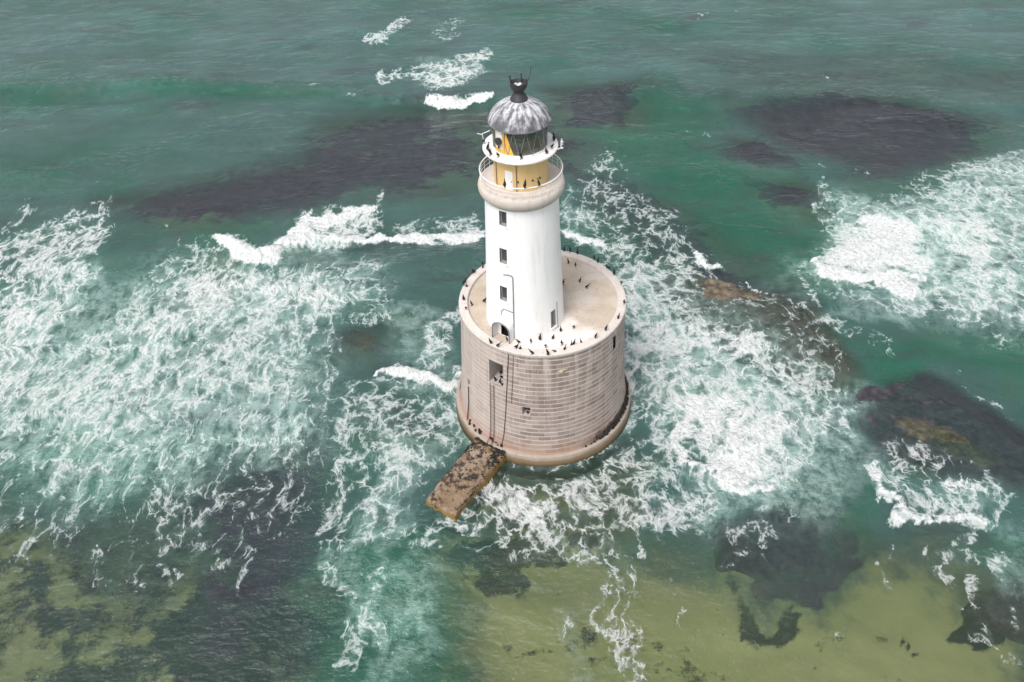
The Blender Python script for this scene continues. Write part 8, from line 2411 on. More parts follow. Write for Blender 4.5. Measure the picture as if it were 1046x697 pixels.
# waves
Zs = np.zeros(shape2)
wr = np.random.RandomState(3)
for i in range(26):
    lam = 3.2 * (1.13 ** i) * (0.9 + .2 * wr.rand()); lam = min(lam, 34)
    a = R(-90 + wr.normal(8, 26)); k = 2 * math.pi / lam
    amp = .0125 * lam ** .78 * (1.7 if lam > 9 else 1.0)
    phs = k * (X * math.cos(a) + Y * math.sin(a)) + wr.rand() * 6.28 + 1.6 * fbm(X, Y, 1 / 30., 2)
    Zs += amp * (1 - np.abs(np.sin(phs / 2)) - .36) * (lam > 2.5 * np.gradient(Y, axis=0))
Zs *= 1 - .55 * smooth(foam * 1.2)
shelter = smooth((Y + 45) / 60.)
Zs *= .45 + .55 * shelter
swell_n = swell * (0.7 + .6 * fbm(X, Y, 1 / 20., 3))
Zs += 1.1 * swell_n
lump = fbm(px_ * 0 + X[near_m], Y[near_m], .8, 5, .62) - .4
bl = np.zeros(shape2); bl[near_m] = lump
fl = np.zeros(shape2); fl[near_m] = fbm(fx[near_m], fy[near_m], .9, 4, .6) - .5
Zs += .8 * brk * (.45 + 2.0 * bl) + smooth(foam - .35) * fl * .35
Zs -= .35 * smooth(1 - (np.hypot(X, Y) - 8) / 4.) * 0

# water colour: suspended sand, bubbles and depth
def colr(c): return np.array(c)
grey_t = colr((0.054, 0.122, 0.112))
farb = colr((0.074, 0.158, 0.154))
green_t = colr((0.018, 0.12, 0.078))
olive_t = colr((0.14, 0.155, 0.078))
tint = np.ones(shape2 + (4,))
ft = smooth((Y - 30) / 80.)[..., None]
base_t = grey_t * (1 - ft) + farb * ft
mott = fbm(X, Y, 1 / 26., 4)
g_ = np.clip(green + (mott - .5) * .5 * (green > .02) + .35 * smooth((mott - .55) * 6), 0, 1)[..., None]
base_t = base_t * (1 - g_) + green_t * g_
o_ = (olive * (.45 + .55 * smooth((X + 12) / 8.)))[..., None]
tint[..., :3] = base_t * (1 - o_) + olive_t * o_
murk = .70 - .60 * clear + .0 * milk
murk = np.where(rr > 200, .95, murk)

sea_m = sea_material()
sea = sheet_mesh('sea', X, Y, Zs, sea_m)
tag(sea, kind='structure')
me = sea.data
for nme, arr in (('foam', foam), ('milk', milk), ('streak', streak), ('murk', murk)):
    set_attr(me, nme, arr)
set_attr(me, 'tint', tint, 'FLOAT_COLOR')
set_attr(me, 'flow', np.stack([fx, fy, 0 * fx], -1), 'FLOAT_VECTOR')

# sea bed: coarser sheet of the same plan
rb = np.array([-a for a in growth(44.0, 2, 500.0, 1.5)][::-1] + growth(-42.0, .5, 140.0, 1.004) + growth(143.0, 4, 4200.0, 1.3))
cb = np.concatenate([-np.array(growth(1.05, .1, 40.0, 1.6))[::-1], np.linspace(-1, 1, 300), np.array(growth(1.05, .1, 40.0, 1.6))])
Xb, Yb = sheet('bed', rb, cb, half)
ib = (np.abs(Xb + 3) < half(Yb) * 1.25) & (Yb > -60) & (Yb < 190)
def FB(items):
    v = np.zeros(Xb.shape); v[ib] = field(items, *warp(*warp(Xb[ib], Yb[ib], 6.5, 1 / 13., 5.0), 2.2, 1 / 3.2, 2.0)); return v
weed = FB(WEED); sand = FB(SAND); reef = FB(REEF)
outside = ~ib
weed[outside] = .45 * fbm(Xb[outside], Yb[outside], 1 / 40., 3)
Zb = -1.8 - .9 * smooth((Yb - 10) / 80.) + .35 * (fbm(Xb, Yb, .25, 4) - .5) * 2 + .35 * weed + .2 * reef
bed = sheet_mesh('seabed', Xb, Yb, Zb, bed_material())
tag(bed, kind='structure')
for nme, arr in (('weed', weed), ('sand', sand), ('reef', reef)):
    set_attr(bed.data, nme, arr)

# ------------------------------------------------------------------ lighthouse materials
def stone_material():
    t = NT('granite_blocks')
    uv = t.uv()
    u = t.n('SeparateXYZ', {0: uv}, 0); v = t.n('SeparateXYZ', {0: uv}, 1)
    wob = t.vmath('SCALE', t.vmath('SUBTRACT', t.noise(uv, 1.1, 4, .6, 1), (.5, .5, .5)), .09)
    vec = t.vmath('ADD', uv, wob)
    nd = t.t.nodes.new('ShaderNodeTexBrick')
    t.put(nd.inputs['Vector'], vec)
    nd.offset = .5; nd.squash = 1
    for k, val in (('Color1', (.165, .120, .104, 1)), ('Color2', (.42, .335, .298, 1)), ('Mortar', (.50, .425, .385, 1)), ('Scale', 1), ('Mortar Size', .028), ('Mortar Smooth', .6), ('Bias', -.1), ('Brick Width', 1.15), ('Row Height', .52)):
        nd.inputs[k].default_value = val
    col, mort = nd.outputs[0], nd.outputs[1]
    blot = t.noise(uv, .8, 6, .65)
    col = t.mix(.38, col, t.mix(blot, (.12, .10, .092), (.52, .45, .41)))
    # white horizontal lime lines along the bed joints
    fr = t.math('FRACT', t.math('DIVIDE', t.n('SeparateXYZ', {0: vec}, 1), .52))
    bed_line = t.step(t.math('ABSOLUTE', t.sub(fr, .5)), .33, .47)
    lb = t.step(t.noise(t.map(uv, (.35, 1.2, 1)), 1.0, 5, .6), .25, .6)
    col = t.mix(t.mul(bed_line, t.add(.15, t.mul(lb, .6))), col, (.66, .57, .525))
    # bird-lime wash running down from the rim, and the paler left side
    run = t.noise(t.map(uv, (1.5, .10, 1)), 1.0, 6, .62)
    wash = t.mul(t.step(run, .46, .72), t.step(v, 3, 13.5, .15, .75))
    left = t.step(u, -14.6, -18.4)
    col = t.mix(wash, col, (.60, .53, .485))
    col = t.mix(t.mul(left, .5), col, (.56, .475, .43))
    dark = t.mul(t.step(t.noise(t.map(uv, (2.2, .12, 1), (7, 0, 0)), 1.0, 6, .65), .56, .76), .55)
    col = t.mix(dark, col, (.15, .125, .11))
    # rust and tide stain near the foot
    tide = t.step(t.add(v, t.mul(t.sub(t.noise(uv, .55, 5, .6), .5), 2.4)), 3.6, 1.2)
    col = t.mix(t.mul(tide, .6), col, t.mix(left, (.27, .155, .095), (.30, .14, .09)))
    wd = t.mul(t.step(t.add(v, t.mul(t.sub(t.noise(uv, 1.6, 6, .7), .5), 1.3)), 2.55, 2.1), t.step(u, -10.5, -6))
    col = t.mix(t.mul(wd, .92), col, (.035, .032, .026))
    h = t.sub(t.mul(blot, .3), t.mul(mort, .8))
    return t.surface(t.princ(col, .85, t.bump(h, .5, .04)))
def plinth_material():
    t = NT('plinth_stone')
    uv = t.uv(); v = t.n('SeparateXYZ', {0: uv}, 1)
    n = t.sub(t.noise(uv, .6, 6, .65), .5)
    z = t.add(v, t.mul(n, .7))
    col = t.mix(t.noise(uv, 1.5, 6, .65), (.27, .215, .175), (.45, .385, .33))
    col = t.mix(t.step(z, 1.25, .75), col, (.21, .15, .088))
    col = t.mix(t.step(z, .72, .2), col, (.095, .062, .030))
    run = t.noise(t.map(uv, (2.5, .25, 1)), 1.0, 5, .6)
    col = t.mix(t.mul(t.step(run, .55, .8), .5), col, (.20, .13, .07))
    col = t.mix(t.step(z, .25, .0), col, t.mix(t.noise(uv, 2.2, 6, .7), (.016, .020, .010), (.075, .075, .03)))
    return t.surface(t.princ(col, .75, t.bump(t.noise(uv, 5, 6, .65), .4, .04)))
def white_material(name='white_paint', base=(.84, .835, .825), dirt=(.55, .50, .45), amount=.34):
    t = NT(name)
    o = t.obj()
    st = t.noise(t.map(o, (2.2, 2.2, .16)), 1.0, 6, .62)
    bl = t.noise(o, 1.1, 6, .65)
    col = t.mix(t.mul(t.step(st, .48, .78), amount), base, dirt)
    col = t.mix(t.mul(t.step(bl, .5, .8), amount * .7), col, (.66, .62, .57))
    return t.surface(t.princ(col, .6, t.bump(t.noise(o, 6, 5, .6), .15, .02)))
def deck_material():
    t = NT('deck_screed')
    o = t.obj()
    col = t.mix(t.noise(o, .35, 7, .66), (.31, .245, .18), (.62, .54, .45))
    g = t.step(t.noise(t.vmath('ADD', o, (4, 9, 0)), .28, 6, .6), .46, .6)
    col = t.mix(t.mul(g, .7), col, (.55, .49, .44))
    x = t.n('SeparateXYZ', {0: o}, 0); y = t.n('SeparateXYZ', {0: o}, 1)
    wv = t.add(t.add(t.mul(y, -.16), t.mul(t.math('ABSOLUTE', t.sub(x, .8)), -.16)), t.mul(t.sub(t.noise(o, .5, 6, .6), .5), 1.6))
    col = t.mix(t.mul(t.step(wv, -.15, .55), .9), col, (.76, .69, .65))
    rad = t.vmath('SUBTRACT', o, (3.7, 1.2, 0))
    dd = t.add(t.vmath('LENGTH', rad, (0, 0, 0)).node.outputs[1], t.mul(t.noise(o, .9, 5, .6), 1.5))
    col = t.mix(t.step(dd, 1.9, 1.2), col, (.76, .70, .62))
    spk = t.step(t.noise(o, 3.0, 6, .72), .56, .70)
    col = t.mix(t.mul(spk, .6), col, (.25, .20, .15))
    return t.surface(t.princ(col, .85, t.bump(t.noise(o, 4, 6, .6), .3, .04)))
def stucco_material(name, a, b, c):
    t = NT(name)
    o = t.obj()
    col = t.mix(t.noise(o, 1.2, 7, .66), a, b)
    st = t.noise(t.map(o, (3, 3, .3)), 1.0, 6, .6)
    col = t.mix(t.mul(t.step(st, .5, .75), .6), col, c)
    return t.surface(t.princ(col, .8, t.bump(t.noise(o, 5, 6, .6), .3, .03)))
def dome_material():
    t = NT('lead_dome')
    o = t.obj()
    ps = t.vmath('SUBTRACT', o, (TX, TY, 0))
    x = t.n('SeparateXYZ', {0: ps}, 0); y = t.n('SeparateXYZ', {0: ps}, 1); z = t.n('SeparateXYZ', {0: ps}, 2)
    a = t.math('ARCTAN2', y, x)
    rad = t.math('SQRT', t.add(t.mul(x, x), t.mul(y, y)))
    cv = t.n('CombineXYZ', {0: t.mul(a, 3.1), 1: t.mul(rad, .75), 2: 0.0})
    st = t.noise(cv, 1.5, 7, .68)
    st2 = t.noise(o, 1.8, 6, .68)
    lime = t.step(t.add(t.mul(st, .75), t.add(t.mul(st2, .35), t.mul(t.sub(z, 33.3), .06))), .46, .70)
    col = t.mix(lime, t.mix(st2, (.05, .052, .06), (.17, .17, .185)), (.60, .60, .63))
    return t.surface(t.princ(col, .6, t.bump(st2, .3, .03)))
def plain(name, col, rough=.6, var=.35, metal=0.0, sc=3.0):
    t = NT(name)
    o = t.obj()
    n = t.noise(o, sc, 5, .62)
    c = t.mix(n, tuple(k * (1 - var) for k in col), tuple(min(1, k * (1 + var)) for k in col))
    return t.surface(t.princ(c, rough, t.bump(n, .2, .02), metal))
def glass_material():
    t = NT('lantern_glass')
    o = t.obj()
    d = t.n('BsdfDiffuse', {'Color': t.mix(t.noise(o, 1.5, 5, .6), (.34, .38, .31), (.62, .65, .56))})
    tr = t.n('BsdfTransparent', {'Color': (.84, .90, .82)})
    g = t.n('BsdfGlossy', {'Roughness': .06})
    m = t.n('MixShader', {0: .13, 1: tr, 2: d})
    return t.surface(t.n('MixShader', {0: t.mul(t.n('Fresnel', {'IOR': 1.5}), .9), 1: m, 2: g}))
def pier_material():
    t = NT('weathered_pier')
    o = t.obj()
    z = t.n('SeparateXYZ', {0: o}, 2)
    col = t.mix(t.noise(o, .9, 7, .68), (.11, .068, .036), (.33, .235, .155))
    col = t.mix(t.mul(t.step(t.noise(o, .35, 5, .6), .45, .65), .7), col, (.33, .26, .205))
    side = t.step(t.add(z, t.mul(t.sub(t.noise(o, 1.5, 5, .6), .5), .5)), 1.14, .96)
    col = t.mix(side, col, t.mix(t.noise(o, 1.2, 6, .65), (.16, .095, .028), (.30, .19, .06)))
    wet = t.step(t.add(z, t.mul(t.sub(t.noise(o, 1.5, 5, .6), .5), .4)), .3, .0)
    col = t.mix(wet, col, (.07, .05, .02))
    wd = t.mul(t.step(t.noise(o, 1.5, 8, .76), .47, .56), t.step(z, .6, 1.0))
    edge = t.step(t.noise(o, .33, 4, .55), .32, .50)
    col = t.mix(t.mul(t.mul(wd, edge), .95), col, (.024, .02, .017))
    return t.surface(t.princ(col, .8, t.bump(t.noise(o, 3, 7, .7), .6, .08)))

TX, TY = -1.6182, -1.8425
TC = (TX, TY)
M = {
    'stone': stone_material(), 'plinth': plinth_material(), 'white': white_material(), 'deck': deck_material(),
    'coping': stucco_material('coping_stone', (.50, .445, .41), (.68, .62, .58), (.38, .33, .29)),
    'cornice': stucco_material('gallery_stone', (.43, .38, .335), (.58, .525, .475), (.30, .255, .22)),
    'ochre': stucco_material('ochre_paint', (.60, .40, .165), (.70, .51, .25), (.66, .52, .34)),
    'yellow': stucco_material('yellow_paint', (.66, .36, .055), (.74, .45, .10), (.52, .30, .08)),
    'limed': white_material('limed_white', (.78, .76, .74), (.40, .36, .33), .5),
    'dome': dome_material(), 'glass': glass_material(), 'pier': pier_material(),
    'iron': plain('dark_iron', (.045, .045, .05), .5), 'grey_iron': plain('grey_iron', (.20, .20, .215), .55, .5),
    'rust': plain('rusty_iron', (.12, .075, .055), .8, .5), 'dark': plain('dark_void', (.012, .011, .010), .9),
    'recess': plain('recess_plaster', (.44, .385, .36), .9, .4, sc=1.5), 'frame': plain('window_frame', (.30, .285, .27), .6, .2),
    'pane': plain('dark_pane', (.07, .075, .08), .18, .4), 'palepane': plain('pale_pane', (.24, .25, .26), .2, .3),
    'bird': plain('black_plumage', (.012, .012, .014), .45, .3, sc=14), 'weed': plain('dark_weed', (.020, .018, .014), .6, .6),
    'lichen': plain('lichen_crest', (.44, .385, .27), .9, .5, sc=4), 'steel': plain('white_steel', (.74, .73, .72), .45, .12),
}

# ------------------------------------------------------------------ lighthouse
lh = empty('lighthouse', (0, 0, 0))
tag(lh, 'white lighthouse tower with ochre lantern room standing on a round grey stone drum', 'lighthouse')

def wall(mb, radius, z0, z1, holes, c=(0, 0), da=2.5, dz=.6, urad=8.0, wobble=None):
    """a round wall with rectangular openings cut through it; holes are (a0, a1, z0, z1) in degrees and metres"""
    A = set(np.round(np.arange(-180, 180, da), 4)); Zl = set(np.round(np.linspace(z0, z1, int((z1 - z0) / dz) + 2), 4))
    for h in holes:
        A |= {h[0], h[1]}; Zl |= {h[2], h[3]}
    def thin(s, keep, eps):
        s = sorted(s); o = []
        for q in s:
            if o and q - o[-1] < eps:
                if q in keep: o[-1] = q
                continue
            o.append(q)
        return o
    keepa = {k for h in holes for k in h[:2]}; keepz = {k for h in holes for k in h[2:]}
    A = [a for a in A if a in keepa or all(abs(a - k) > .6 for k in keepa)]
    Zl = [z for z in Zl if z in keepz or z in (z0, z1) or all(abs(z - k) > .12 for k in keepz)]
    A = sorted(set(A)); Zl = sorted(set(Zl))
    b = len(mb.v); na = len(A)
    for z in Zl:
        for a in A:
            r = radius(z)
            mb.v.append((c[0] + r * math.cos(R(a)), c[1] + r * math.sin(R(a)), z))
    for i in range(len(Zl) - 1):
        zm = .5 * (Zl[i] + Zl[i + 1])
        for k in range(na):
            a0 = A[k]; a1 = A[(k + 1) % na] + (360 if k == na - 1 else 0)
            am = .5 * (a0 + a1)
            if any(h[0] < am < h[1] and h[2] < zm < h[3] for h in holes): continue
            k2 = (k + 1) % na
            mb.face([b + i * na + k, b + i * na + k2, b + (i + 1) * na + k2, b + (i + 1) * na + k],
                    [(R(a0) * urad, Zl[i]), (R(a1) * urad, Zl[i]), (R(a1) * urad, Zl[i + 1]), (R(a0) * urad, Zl[i + 1])])
def reveal(mb, radius, h, depth, c=(0, 0), back=True):
    """the four sides (and back) of an opening"""
    a0, a1, z0, z1 = h
    am = R(.5 * (a0 + a1)); d = Vector((-math.cos(am), -math.sin(am), 0)) * depth
    P = []
    for a, z in ((a0, z0), (a1, z0), (a1, z1), (a0, z1)):
        r = radius(z) - .003
        P.append(Vector((c[0] + r * math.cos(R(a)), c[1] + r * math.sin(R(a)), z)))
    b = len(mb.v)
    for p in P: mb.v.append(tuple(p))
    for p in P: mb.v.append(tuple(p + d))
    for i in range(4):
        j = (i + 1) % 4
        mb.face([b + i, b + j, b + 4 + j, b + 4 + i])
    if back: mb.face([b + 4, b + 5, b + 6, b + 7])
    return [p + d for p in P]
def on(a, r, z, c=(0, 0)): return Vector((c[0] + r * math.cos(R(a)), c[1] + r * math.sin(R(a)), z))
def interp(tbl):
    zs = [p[0] for p in tbl]; rs = [p[1] for p in tbl]
    return lambda z: float(np.interp(z, zs, rs))

drum_r = interp([(1.45, 8.74), (1.9, 8.56), (3, 8.36), (6, 8.12), (10, 7.86), (13.36, 7.66)])
DOOR = (-129.6, -118.4, 9.05, 11.75); SQ = (-105.2, -99.9, 6.25, 7.3); SLIT = (-36.4, -32.9, 11.2, 12.65); HOLE = (-155.0, -151.6, 5.9, 6.85)
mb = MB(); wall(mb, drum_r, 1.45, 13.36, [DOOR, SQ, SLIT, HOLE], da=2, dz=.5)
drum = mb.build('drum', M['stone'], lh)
for nm, h, dep, m in (('doorway', DOOR, 2.1, 'recess'), ('window_opening', SQ, .7, 'recess'), ('window_slit', SLIT, .6, 'dark'), ('drain_opening', HOLE, .5, 'recess')):
    mb = MB(); bk = reveal(mb, drum_r, h, dep); o = mb.build(nm, M[m], drum, False)
    if nm == 'doorway':
        d = MB(); am = R(-124); n = Vector((math.cos(am), math.sin(am), 0)); s = Vector((-n.y, n.x, 0))
        mid = (bk[0] + bk[1]) / 2
        rot = Matrix((s, n, Vector((0, 0, 1)))).transposed()
        d.box(mid + n * .06 + Vector((0, 0, 1.12)), (1.1, .08, 2.2), rot); d.build('door', M['grey_iron'], o, False)
    if nm == 'window_opening':
        d = MB(); am = R(-102.5); n = Vector((math.cos(am), math.sin(am), 0)); s = Vector((-n.y, n.x, 0))
        rot = Matrix((s, n, Vector((0, 0, 1)))).transposed(); mid = sum(bk, Vector()) / 4
        d.box(mid + n * .05, (.66, .03, .95), rot); d.build('pane', M['pane'], o, False)
mb = MB(); mb.lathe([(8.70, 1.47), (8.96, 1.46), (9.03, 1.40), (9.06, 1.2), (9.12, .6), (9.17, 0), (9.35, -3)], n=128)
# the plinth texture runs with height
for i, (f_, uv) in enumerate(zip(mb.f, mb.uv)):
    mb.uv[i] = [(uv[k][0] * 9.0 / 9.35, mb.v[f_[k]][2]) for k in range(4)]
mb.build('plinth', M['plinth'], lh)
mb = MB(); mb.lathe([(7.62, 13.36), (7.74, 13.38), (7.78, 13.44), (7.78, 13.68), (7.72, 13.75), (7.02, 13.76), (6.96, 13.71), (6.95, 13.5)], n=128)
mb.build('coping', M['coping'], lh)
mb = MB(); mb.lathe([(.3, 13.52), (5, 13.515), (6.97, 13.50)], n=96, cap0=True); mb.build('deck', M['deck'], lh)
# weed hanging on the ledge of the plinth
rw = random.Random(5)
mb = MB()
def lump(mb, c, s, rr, n=7):
    b = len(mb.v); rings = 4
    for i in range(rings + 1):
        ph = math.pi * i / rings
        for k in range(n):
            a = 2 * math.pi * k / n + i * .4
            q = 1 + rr.uniform(-.35, .35)
            mb.v.append((c[0] + s[0] * q * math.sin(ph) * math.cos(a), c[1] + s[1] * q * math.sin(ph) * math.sin(a), c[2] + s[2] * q * math.cos(ph)))
    for i in range(rings):
        for k in range(n):
            mb.face([b + i * n + k, b + i * n + (k + 1) % n, b + (i + 1) * n + (k + 1) % n, b + (i + 1) * n + k])
for k in range(170):
    a = rw.uniform(-68, 12) if k < 150 else rw.uniform(-150, -118)
    f_ = smooth(np.array((a + 68) / 30.)) if k < 150 else .8
    if rw.random() > .25 + .75 * f_: continue
    z = 1.5 + abs(rw.gauss(0, .22)) * (.5 + f_)
    p = on(a, drum_r(max(z, 1.5)) + .05, z)
    s = rw.uniform(.06, .17) * (.6 + .6 * f_)
    lump(mb, p, (s, s, s * rw.uniform(.6, 1.3)), rw)
tag(mb.build('weed_fringe', M['weed'], lh), kind='stuff')

# ladder and cables down the drum
mb = MB()
for a in (-128.4, -125.4):
    mb.tube([on(a, drum_r(z) + .12, z) for z in (9.0, 6, 3.5, 2.2)] + [on(a, 9.15, 1.5)], .035, 6)
for z in np.arange(1.8, 9.0, .33):
    mb.tube([on(-128.4, drum_r(z) + .12, z), on(-125.4, drum_r(z) + .12, z)], .018, 5)
mb.build('ladder', M['rust'], lh)
for pts, rad in (([(-114.2, 13.3), (-115.4, 10), (-116.8, 6), (-118.2, 3), (-119.4, 1.6)], .036), ([(-110.6, 13.3), (-111.6, 10), (-112.6, 7.5)], .02), ([(-153.2, 5.9), (-152.8, 4), (-152.0, 1.6)], .055)):
    mb = MB(); mb.tube([on(a, drum_r(z) + .05, z) for a, z in pts], rad, 6); mb.build('cable', M['iron'], lh)
mb = MB()
for k in range(8):
    aa = R(45 * k + 15); p0 = on(-79, drum_r(11.7) + .03, 11.7); ta = Vector((-math.sin(R(-79)), math.cos(R(-79)), 0))
    L_ = (.52, .3)[k % 2]
    p1 = p0 + ta * L_ * math.cos(aa) + Vector((0, 0, L_ * math.sin(aa)))
    mb.tube([p0, (p0 + p1) / 2 + Vector((0, 0, .03)), p1], [.09, .07, .03], 6)
lump(mb, p0, (.2, .2, .2), rw); mb.build('crest', M['lichen'], lh)

# ---- tower
tow_r = interp([(13.5, 3.56), (15, 3.47), (18, 3.32), (22, 3.14), (26.3, 2.97)])
WINS = [(-127.2, -114.2, 24.8, 26.12), (-128.2, -115.2, 21.2, 22.65), (-128.8, -116.4, 17.35, 18.85), (-49.5, -39.5, 13.95, 15.75)]
TD = (-127.5, -114.5, 13.56, 15.3)
mb = MB(); wall(mb, tow_r, 13.45, 26.4, WINS + [TD], TC, 3, .8, 3.3)
tower = mb.build('tower', M['white'], lh)
for i, h in enumerate(WINS):
    mb = MB(); bk = reveal(mb, tow_r, h, .34, TC, False); wo = mb.build('window', M['frame'], tower, False)
    am = R(.5 * (h[0] + h[1])); n = Vector((math.cos(am), math.sin(am), 0)); s = Vector((-n.y, n.x, 0))
    rot = Matrix((s, n, Vector((0, 0, 1)))).transposed(); mid = sum(bk, Vector()) / 4
    wd = (bk[0] - bk[1]).length; ht = h[3] - h[2]
    d = MB(); d.box(mid + n * .02, (wd, .03, ht), rot); d.build('pane', M['palepane' if i == 3 else 'pane'], wo, False)
    d = MB()
    for sx in (-1, 1): d.box(mid + n * .06 + s * sx * (wd / 2 - .04), (.08, .06, ht), rot)
    for sz in (-1, 1): d.box(mid + n * .06 + Vector((0, 0, sz * (ht / 2 - .04))), (wd - .17, .06, .08), rot)
    d.build('sash', M['frame'], wo, False)
    sl = MB(); sp = on(math.degrees(am), tow_r(h[2]) - .02, h[2] - .06, TC); sl.box(sp, (wd + .22, .22, .1), rot); sl.build('sill', M['white'], wo, False)
# doorway of the tower with a barrel-vaulted porch
am = R(-121); n = Vector((math.cos(am), math.sin(am), 0)); s = Vector((-n.y, n.x, 0))
mb = MB(); bk = reveal(mb, tow_r, TD, .4, TC); dw = mb.build('entrance', M['dark'], tower, False)
def arch(w_, h_, k, N=14):
    """points of an arch outline, as (across, up)"""
    pts = [(-w_, 0)] + [(-w_ * math.cos(math.pi * i / N), h_ - w_ + w_ * math.sin(math.pi * i / N)) for i in range(N + 1)] + [(w_, 0)]
    return pts
base = Vector((TX, TY, 13.52))
outer_p = arch(.92, 2.05, 0); inner_p = arch(.80, 1.93, 0)
mb = MB()
for d0 in (3.30, 4.2):
    for prof in (outer_p, inner_p):
        for x_, z_ in prof: mb.v.append(tuple(base + n * d0 + s * x_ + Vector((0, 0, z_))))
m = len(outer_p)
for k in range(m - 1):
    mb.face([k, k + 1, 2 * m + k + 1, 2 * m + k]); mb.face([m + k, m + k + 1, 3 * m + k + 1, 3 * m + k]); mb.face([2 * m + k, 2 * m + k + 1, 3 * m + k + 1, 3 * m + k])
po = mb.build('porch', M['limed'], lh, True, 40)
mb = MB(); mb.tube([base + n * 4.21 + s * x_ + Vector((0, 0, z_)) for x_, z_ in arch(.87, 2.0, 0)], .065, 6); mb.build('arch_trim', M['grey_iron'], po)
# pipe on the tower
mb = MB()
mb.tube([on(a, tow_r(z) + .07, z, TC) for a, z in [(-121, 20.15), (-114, 20.25), (-107.6, 20.2), (-106.4, 20.0), (-106.4, 18), (-106.4, 16), (-106.4, 13.6)]], .045, 6)
mb.tube([on(a, tow_r(z) + .07, z, TC) for a, z in [(-127, 15.7), (-126, 16.2), (-122, 16.55), (-113, 16.5), (-106.5, 16.4)]], .035, 6)
mb.build('pipe', M['grey_iron'], tower)
mb = MB(); mb.tube([on(-36, tow_r(z) + .05, z, TC) for z in (16.4, 15.6, 14.5, 13.55)], .03, 6); mb.build('pipe', M['grey_iron'], tower)

# ---- gallery
mb = MB(); mb.lathe([(2.93, 26.2), (3.02, 26.34), (3.06, 26.42), (3.20, 26.48), (3.36, 26.66), (3.45, 26.9), (3.47, 27.12), (3.42, 27.36), (3.34, 27.46), (3.30, 27.47)], TC, 96); cor = mb.build('gallery_cornice', M['cornice'], lh, True, 60)
mb = MB(); mb.lathe([(3.31, 27.472), (2.0, 27.5)], TC, 96); mb.build('gallery_floor', M['coping'], cor)
rail = MB(); rail.ring(TC, 3.24, 28.52, .05); top_rail = rail.build('gallery_railing', M['steel'], lh)
for z in (28.2, 27.85):
    q = MB(); q.ring(TC, 3.24, z, .016, 72, 5); q.build('rail', M['steel'], top_rail)
for k in range(28):
    q = MB(); a = 360 / 28 * k; q.tube([on(a, 3.24, 27.46, TC), on(a, 3.24, 28.5, TC)], .018, 6); q.build('post', M['steel'], top_rail)

# ---- lantern room: ochre wall, white lantern gallery, glazing, dome
LR = 2.12
mb = MB(); mb.lathe([(LR, 27.48), (LR, 30.22)], TC, 72); mur = mb.build('lantern_wall', M['ochre'], lh)
mb = MB(); mb.lathe([(LR - .02, 30.18), (2.72, 30.2), (2.86, 30.24), (2.9, 30.32), (2.88, 30.42), (2.8, 30.44), (1.6, 30.45)], TC, 96); lg = mb.build('lantern_gallery', M['limed'], lh)
def plate(mb, a0, a1, z0, z1, r, th, c=TC, n=5):
    b = len(mb.v)
    for rr_ in (r, r + th):
        for k in range(n + 1):
            a = a0 + (a1 - a0) * k / n
            mb.v.append(tuple(on(a, rr_, z0, c))); mb.v.append(tuple(on(a, rr_, z1, c)))
    o_ = 2 * (n + 1)
    for k in range(n):
        i = b + 2 * k
        mb.face([i + o_, i + 2 + o_, i + 3 + o_, i + 1 + o_]); mb.face([i, i + 1, i + 3, i + 2])
        mb.face([i + 1, i + 1 + o_, i + 3 + o_, i + 3]); mb.face([i, i + 2, i + 2 + o_, i + o_])
    for k in (0, n):
        i = b + 2 * k; mb.face([i, i + o_, i + 1 + o_, i + 1])
mb = MB(); plate(mb, -124.5, -107.5, 27.6, 29.25, LR - .01, .05); dr = mb.build('lantern_door', M['steel'], lh, True, 40)
mb = MB(); lump(mb, on(-109.5, LR + .06, 28.4, TC), (.035, .035, .05), rw); mb.build('handle', M['iron'], dr)
for a in (-97, -82, -66, -48):
    mb = MB(); p = on(a, LR + .02, 28.42, TC); nn = on(a, 1, 0, (0, 0))
    mb.tube([p - nn * .05, p + nn * .05], .085, 10); mb.build('vent', M['rust'], mur)
mb = MB(); mb.tube([on(-99.5, LR + .05, z, TC) for z in (30.2, 29, 27.55)], .03, 6); mb.build('pipe', M['rust'], mur)
mb = MB(); mb.tube([on(-151, LR + .05, z, TC) for z in (30.2, 29, 27.55)], .03, 6); mb.build('pipe', M['rust'], mur)
GZ0, GZ1, GR = 30.45, 32.42, 2.06
mb = MB(); mb.lathe([(GR - .03, GZ0), (GR - .03, GZ1)], TC, 48); gl = mb.build('lantern_glazing', M['glass'], lh)
NB = 14; st_ = 360. / NB; off = -104.0
mb = MB(); mb.lathe([(GR + .05, GZ0), (GR + .06, GZ0 + .1), (GR - .02, GZ0 + .12)], TC, 56); mb.build('glazing_kerb', M['limed'], gl)
for k in range(NB):
    a = off + k * st_
    yel = -175 < a < -128
    for sg in (-1, 1):
        mb = MB(); mb.tube([on(a + sg * st_ * .5 * t_, GR + .01, GZ0 + .05 + (GZ1 - GZ0 - .05) * (1 - t_), TC) for t_ in (0, .33, .66, 1)], .026 if not yel else .045, 6)
        mb.build('astragal', M['yellow'] if yel else M['grey_iron'], gl)
mb = MB()
def tri(mb, a0, z0, a1, z1, a2, z2, r):
    b = len(mb.v); N = 6
    for i in range(N + 1):
        for j in range(N + 1 - i):
            u_, v_ = i / N, j / N; w_ = 1 - u_ - v_
            mb.v.append(tuple(on(a0 * w_ + a1 * u_ + a2 * v_, r, z0 * w_ + z1 * u_ + z2 * v_, TC)))
    idx = {}; k = 0
    for i in range(N + 1):
        for j in range(N + 1 - i): idx[i, j] = b + k; k += 1
    for i in range(N):
        for j in range(N - i):
            mb.face([idx[i, j], idx[i + 1, j], idx[i, j + 1]])
            if j < N - i - 1: mb.face([idx[i + 1, j], idx[i + 1, j + 1], idx[i, j + 1]])
